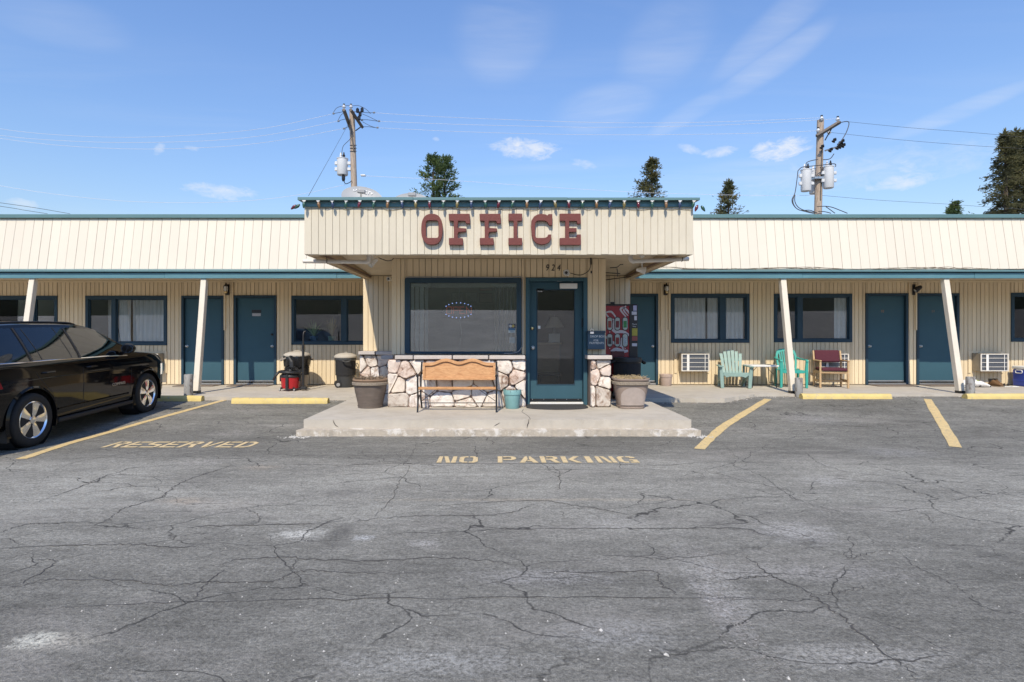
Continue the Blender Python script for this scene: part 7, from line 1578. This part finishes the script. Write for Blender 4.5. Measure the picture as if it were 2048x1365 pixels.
wire_obj('service_wire', W3([(-300, 320), (0, 372), (120, 390), (240, 402), (360, 406), (480, 403), (590, 391), (690, 370)], dL), .008, 'slack wire low over the left roof', 'low service wires')
wire_obj('service_wire', [Vector((PX(a, d_), d_, PZ(b, d_))) for a, b, d_ in ((728, 352, 29), (900, 361, 29.2), (1100, 375, 29.4), (1300, 386, 29.6), (1500, 391, 29.8), (1640, 391, 30))], .008, 'slack wire low over the canopy between the poles', 'low service wires')
wire_obj('guy_wire', [Vector((PX(a, d_), d_, PZ(b, d_))) for a, b, d_ in ((697, 248, 29), (660, 315, 24), (617, 392, 16.5))], .007, 'thin guy wire slanting down to the canopy corner', 'low service wires', M_dwire)
wire_obj('service_wire', W3([(-200, 378), (0, 406), (70, 416), (140, 428)], 22), .009, 'upper of two dark wires dipping behind the left roof', 'low service wires', M_dwire); wire_obj('service_wire', W3([(-200, 386), (0, 413), (50, 421), (95, 428)], 22), .009, 'lower of two dark wires dipping behind the left roof', 'low service wires', M_dwire)
# ------------------------------------------------------------------ trees
def leaf_mat(name, c1, c2):
    m = mat(name, c1, .75, .3, 3); N = m.node_tree.nodes; L = m.node_tree.links; b = N['Principled BSDF']; geo = N.new('ShaderNodeNewGeometry'); no = N.new('ShaderNodeTexNoise'); no.inputs['Scale'].default_value = .9; no.inputs['Detail'].default_value = 6; L.new(geo.outputs['Position'], no.inputs['Vector'])
    rp = N.new('ShaderNodeValToRGB'); rp.color_ramp.elements[0].position = .38; rp.color_ramp.elements[0].color = (*c2, 1); rp.color_ramp.elements[1].position = .62; rp.color_ramp.elements[1].color = (*c1, 1); L.new(no.outputs['Fac'], rp.inputs[0]); L.new(rp.outputs[0], b.inputs['Base Color'])
    tl = N.new('ShaderNodeBsdfTranslucent'); L.new(rp.outputs[0], tl.inputs[0]); mx = N.new('ShaderNodeMixShader'); mx.inputs[0].default_value = .4; out = N['Material Output']; L.new(b.outputs[0], mx.inputs[1]); L.new(tl.outputs[0], mx.inputs[2]); L.new(mx.outputs[0], out.inputs[0]); return m
M_pine = leaf_mat('pine_needles', (.20, .26, .095), (.09, .145, .055)); M_spruce = leaf_mat('spruce_needles', (.22, .205, .09), (.095, .10, .055)); M_fir = leaf_mat('fir_needles', (.25, .225, .095), (.105, .12, .055)); M_bark = mat('tree_bark', (.10, .075, .055), .95, .3, 5)
def spray(mb, p, dirv, l, w, rnd):
    """a fan of needles: a few crossed slim faces"""
    t = dirv.normalized(); s_ = t.cross(Vector((rnd.uniform(-1, 1), rnd.uniform(-1, 1), rnd.uniform(-1, 1)))).normalized()
    for k in range(2):
        u = s_ if k == 0 else t.cross(s_).normalized(); a = p + t * l
        mb.add([p - u * w * .4, p + u * w * .4, p + t * l * .55 + u * w, a, p + t * l * .55 - u * w], [(0, 1, 2, 3, 4)])
def conifer(px, ytop, d, base_w, label, mt, seed, kind='spruce', bare=.12, dens=1.0, slope=.5):
    rnd = random.Random(seed); zt = PZ(ytop, d); zb = ground_z(d); H_ = zt - zb; x = PX(px, d); o = thing('conifer_tree', label, 'tree', (x, d, zb), group='conifers behind the motel')
    lean = rnd.uniform(-.3, .3)
    MB().tube([(x, d, zb), (x + lean * .3, d, zb + H_ * .4), (x + lean, d, zb + H_ * .8), (x + lean, d, zt - .3)], [H_ * .018, H_ * .013, H_ * .006, .02], 10).build('trunk', M_bark, o, smooth=True)
    cr = MB(); lim = MB(); z = zb + H_ * bare; nb = 0
    while z < zt - .15:
        t = (zt - z) / (H_ * (1 - bare))
        D = zt - z
        if kind == 'pine': R0 = min(base_w, slope * (D + .35) ** .88) * rnd.uniform(.55, 1.1) * (1 if D < 5 else max(.5, 1 - (D - 5) * .06))
        else: R0 = min(base_w, slope * D ** .9) * rnd.uniform(.45, 1.15)
        cx_ = x + lean * (1 - t)
        for k in range(rnd.choice((3, 4, 5)) if kind != 'pine' else rnd.choice((2, 3, 4))):
            a = rnd.uniform(0, 6.283); L_ = R0 * rnd.uniform(.5, 1.1) + .12; rise = {'pine': .55, 'spruce': -.22, 'fir': .12}[kind] + rnd.uniform(-.15, .15)
            p0 = Vector((cx_, d, z)); dv = Vector((math.cos(a), math.sin(a), rise)).normalized(); m = max(3, int(L_ / .42))
            tip = p0 + dv * L_ + Vector((0, 0, (.12 if kind != 'pine' else .25) * L_ * .5)); lim.tube([p0, p0.lerp(tip, .5) - Vector((0, 0, .04 * L_)), tip], [.012 * L_ + .01, .008 * L_ + .006, .004], 4)
            nsp = int(m * 11 * dens)
            for q in range(nsp):
                s_ = (.22 if kind != 'pine' else .40) + (.78 if kind != 'pine' else .6) * rnd.random(); pt = p0.lerp(tip, s_) + Vector((rnd.gauss(0, .10), rnd.gauss(0, .10), rnd.gauss(0, .07) - (.10 if kind == 'spruce' else 0) * s_)) * (1 + .25 * L_)
                dd = (dv * .8 + Vector((rnd.gauss(0, .7), rnd.gauss(0, .7), rnd.gauss(.15, .45)))); spray(cr, pt, dd, rnd.uniform(.14, .34), rnd.uniform(.018, .042), rnd)
        z += rnd.uniform(.16, .34) * (1 if kind != 'pine' else 1.25) * (.55 + .5 * t)
    for q in range(14): spray(cr, Vector((x + lean + rnd.gauss(0, .05), d + rnd.gauss(0, .05), zt - rnd.uniform(.1, .7))), Vector((rnd.gauss(0, .35), rnd.gauss(0, .35), 1)), .45, .05, rnd)
    cw = cr.build('crown', mt, o); lim.build('limb', M_bark, o)
    return o
conifer(872, 313, 46, 2.1, 'rounded dark green pine behind the canopy', M_pine, 1, 'pine', .5, 1.1, .66)
conifer(890, 315, 46.8, 1.35, 'second leader of the rounded pine, standing just behind it', M_pine, 12, 'pine', .5, 1.1, .62)
conifer(1297, 319, 44, 4.0, 'brownish green fir behind the right end of the canopy', M_fir, 2, 'fir', .45, .95, .60)
conifer(1455, 360, 48, 3.6, 'sparse brownish fir between the canopy and the transformer pole', M_fir, 5, 'fir', .45, .75, .52)
conifer(1905, 404, 52, 2.0, 'small treetop just showing above the right roof', M_pine, 6, 'fir', .6, .8, .75)
conifer(2015, 262, 44, 1.9, 'tall spruce on the near side of the cluster at the right edge', M_spruce, 3, 'spruce', .2, 1.0, .46)
conifer(2034, 260, 46, 2.2, 'tall spruce in the middle of the cluster at the right edge', M_spruce, 4, 'spruce', .2, .95, .42)
conifer(2056, 258, 45, 2.3, 'tall spruce cut off by the right edge of the picture', M_spruce, 8, 'spruce', .2, .95, .46)
# ------------------------------------------------------------------ across the street, seen only in the glass
def hill():
    vs = []; fs = []; nx, ny = 60, 10
    for j in range(ny + 1):
        for i in range(nx + 1):
            x = -260 + 520 * i / nx; t = j / ny; y = -62 - 60 * t; vs.append((x, y, -0.2 + 26 * (t ** .8) * (0.75 + .35 * mnoise.noise((x * .02, 3, 0)))))
    for j in range(ny):
        for i in range(nx): fs.append((j * (nx + 1) + i, j * (nx + 1) + i + 1, (j + 1) * (nx + 1) + i + 1, (j + 1) * (nx + 1) + i))
    tag(MB().add(vs, fs).build('wooded_hill', mat('wooded_slope', (.035, .05, .022), .95, .5, .5, 1.0, .8), smooth=True), 'dark wooded hillside across the street', 'hill', kind='structure')
hill()
def bank():
    vs = []; fs = []; n = 60; ys = [(-13, .006), (-18, .5), (-26, 1.7), (-34, 3.0), (-41, 3.95), (-60, 4.0)]
    for y, z in ys:
        for i in range(n + 1): x = -260 + 520 * i / n; vs.append((x, y + 1.5 * mnoise.noise((x * .05, y, 1)), z + (0 if z < .1 else .25 * mnoise.noise((x * .06, y * .1, 5)) + .006 * x)))
    for j in range(len(ys) - 1):
        for i in range(n): fs.append((j * (n + 1) + i, (j + 1) * (n + 1) + i, (j + 1) * (n + 1) + i + 1, j * (n + 1) + i + 1))
    tag(MB().add(vs, fs).build('gravel_bank', mat('pale_gravel_bank', (.46, .43, .38), .95, .25, .6), smooth=True), 'pale gravel bank rising across from the motel', 'bank', kind='structure')
bank()
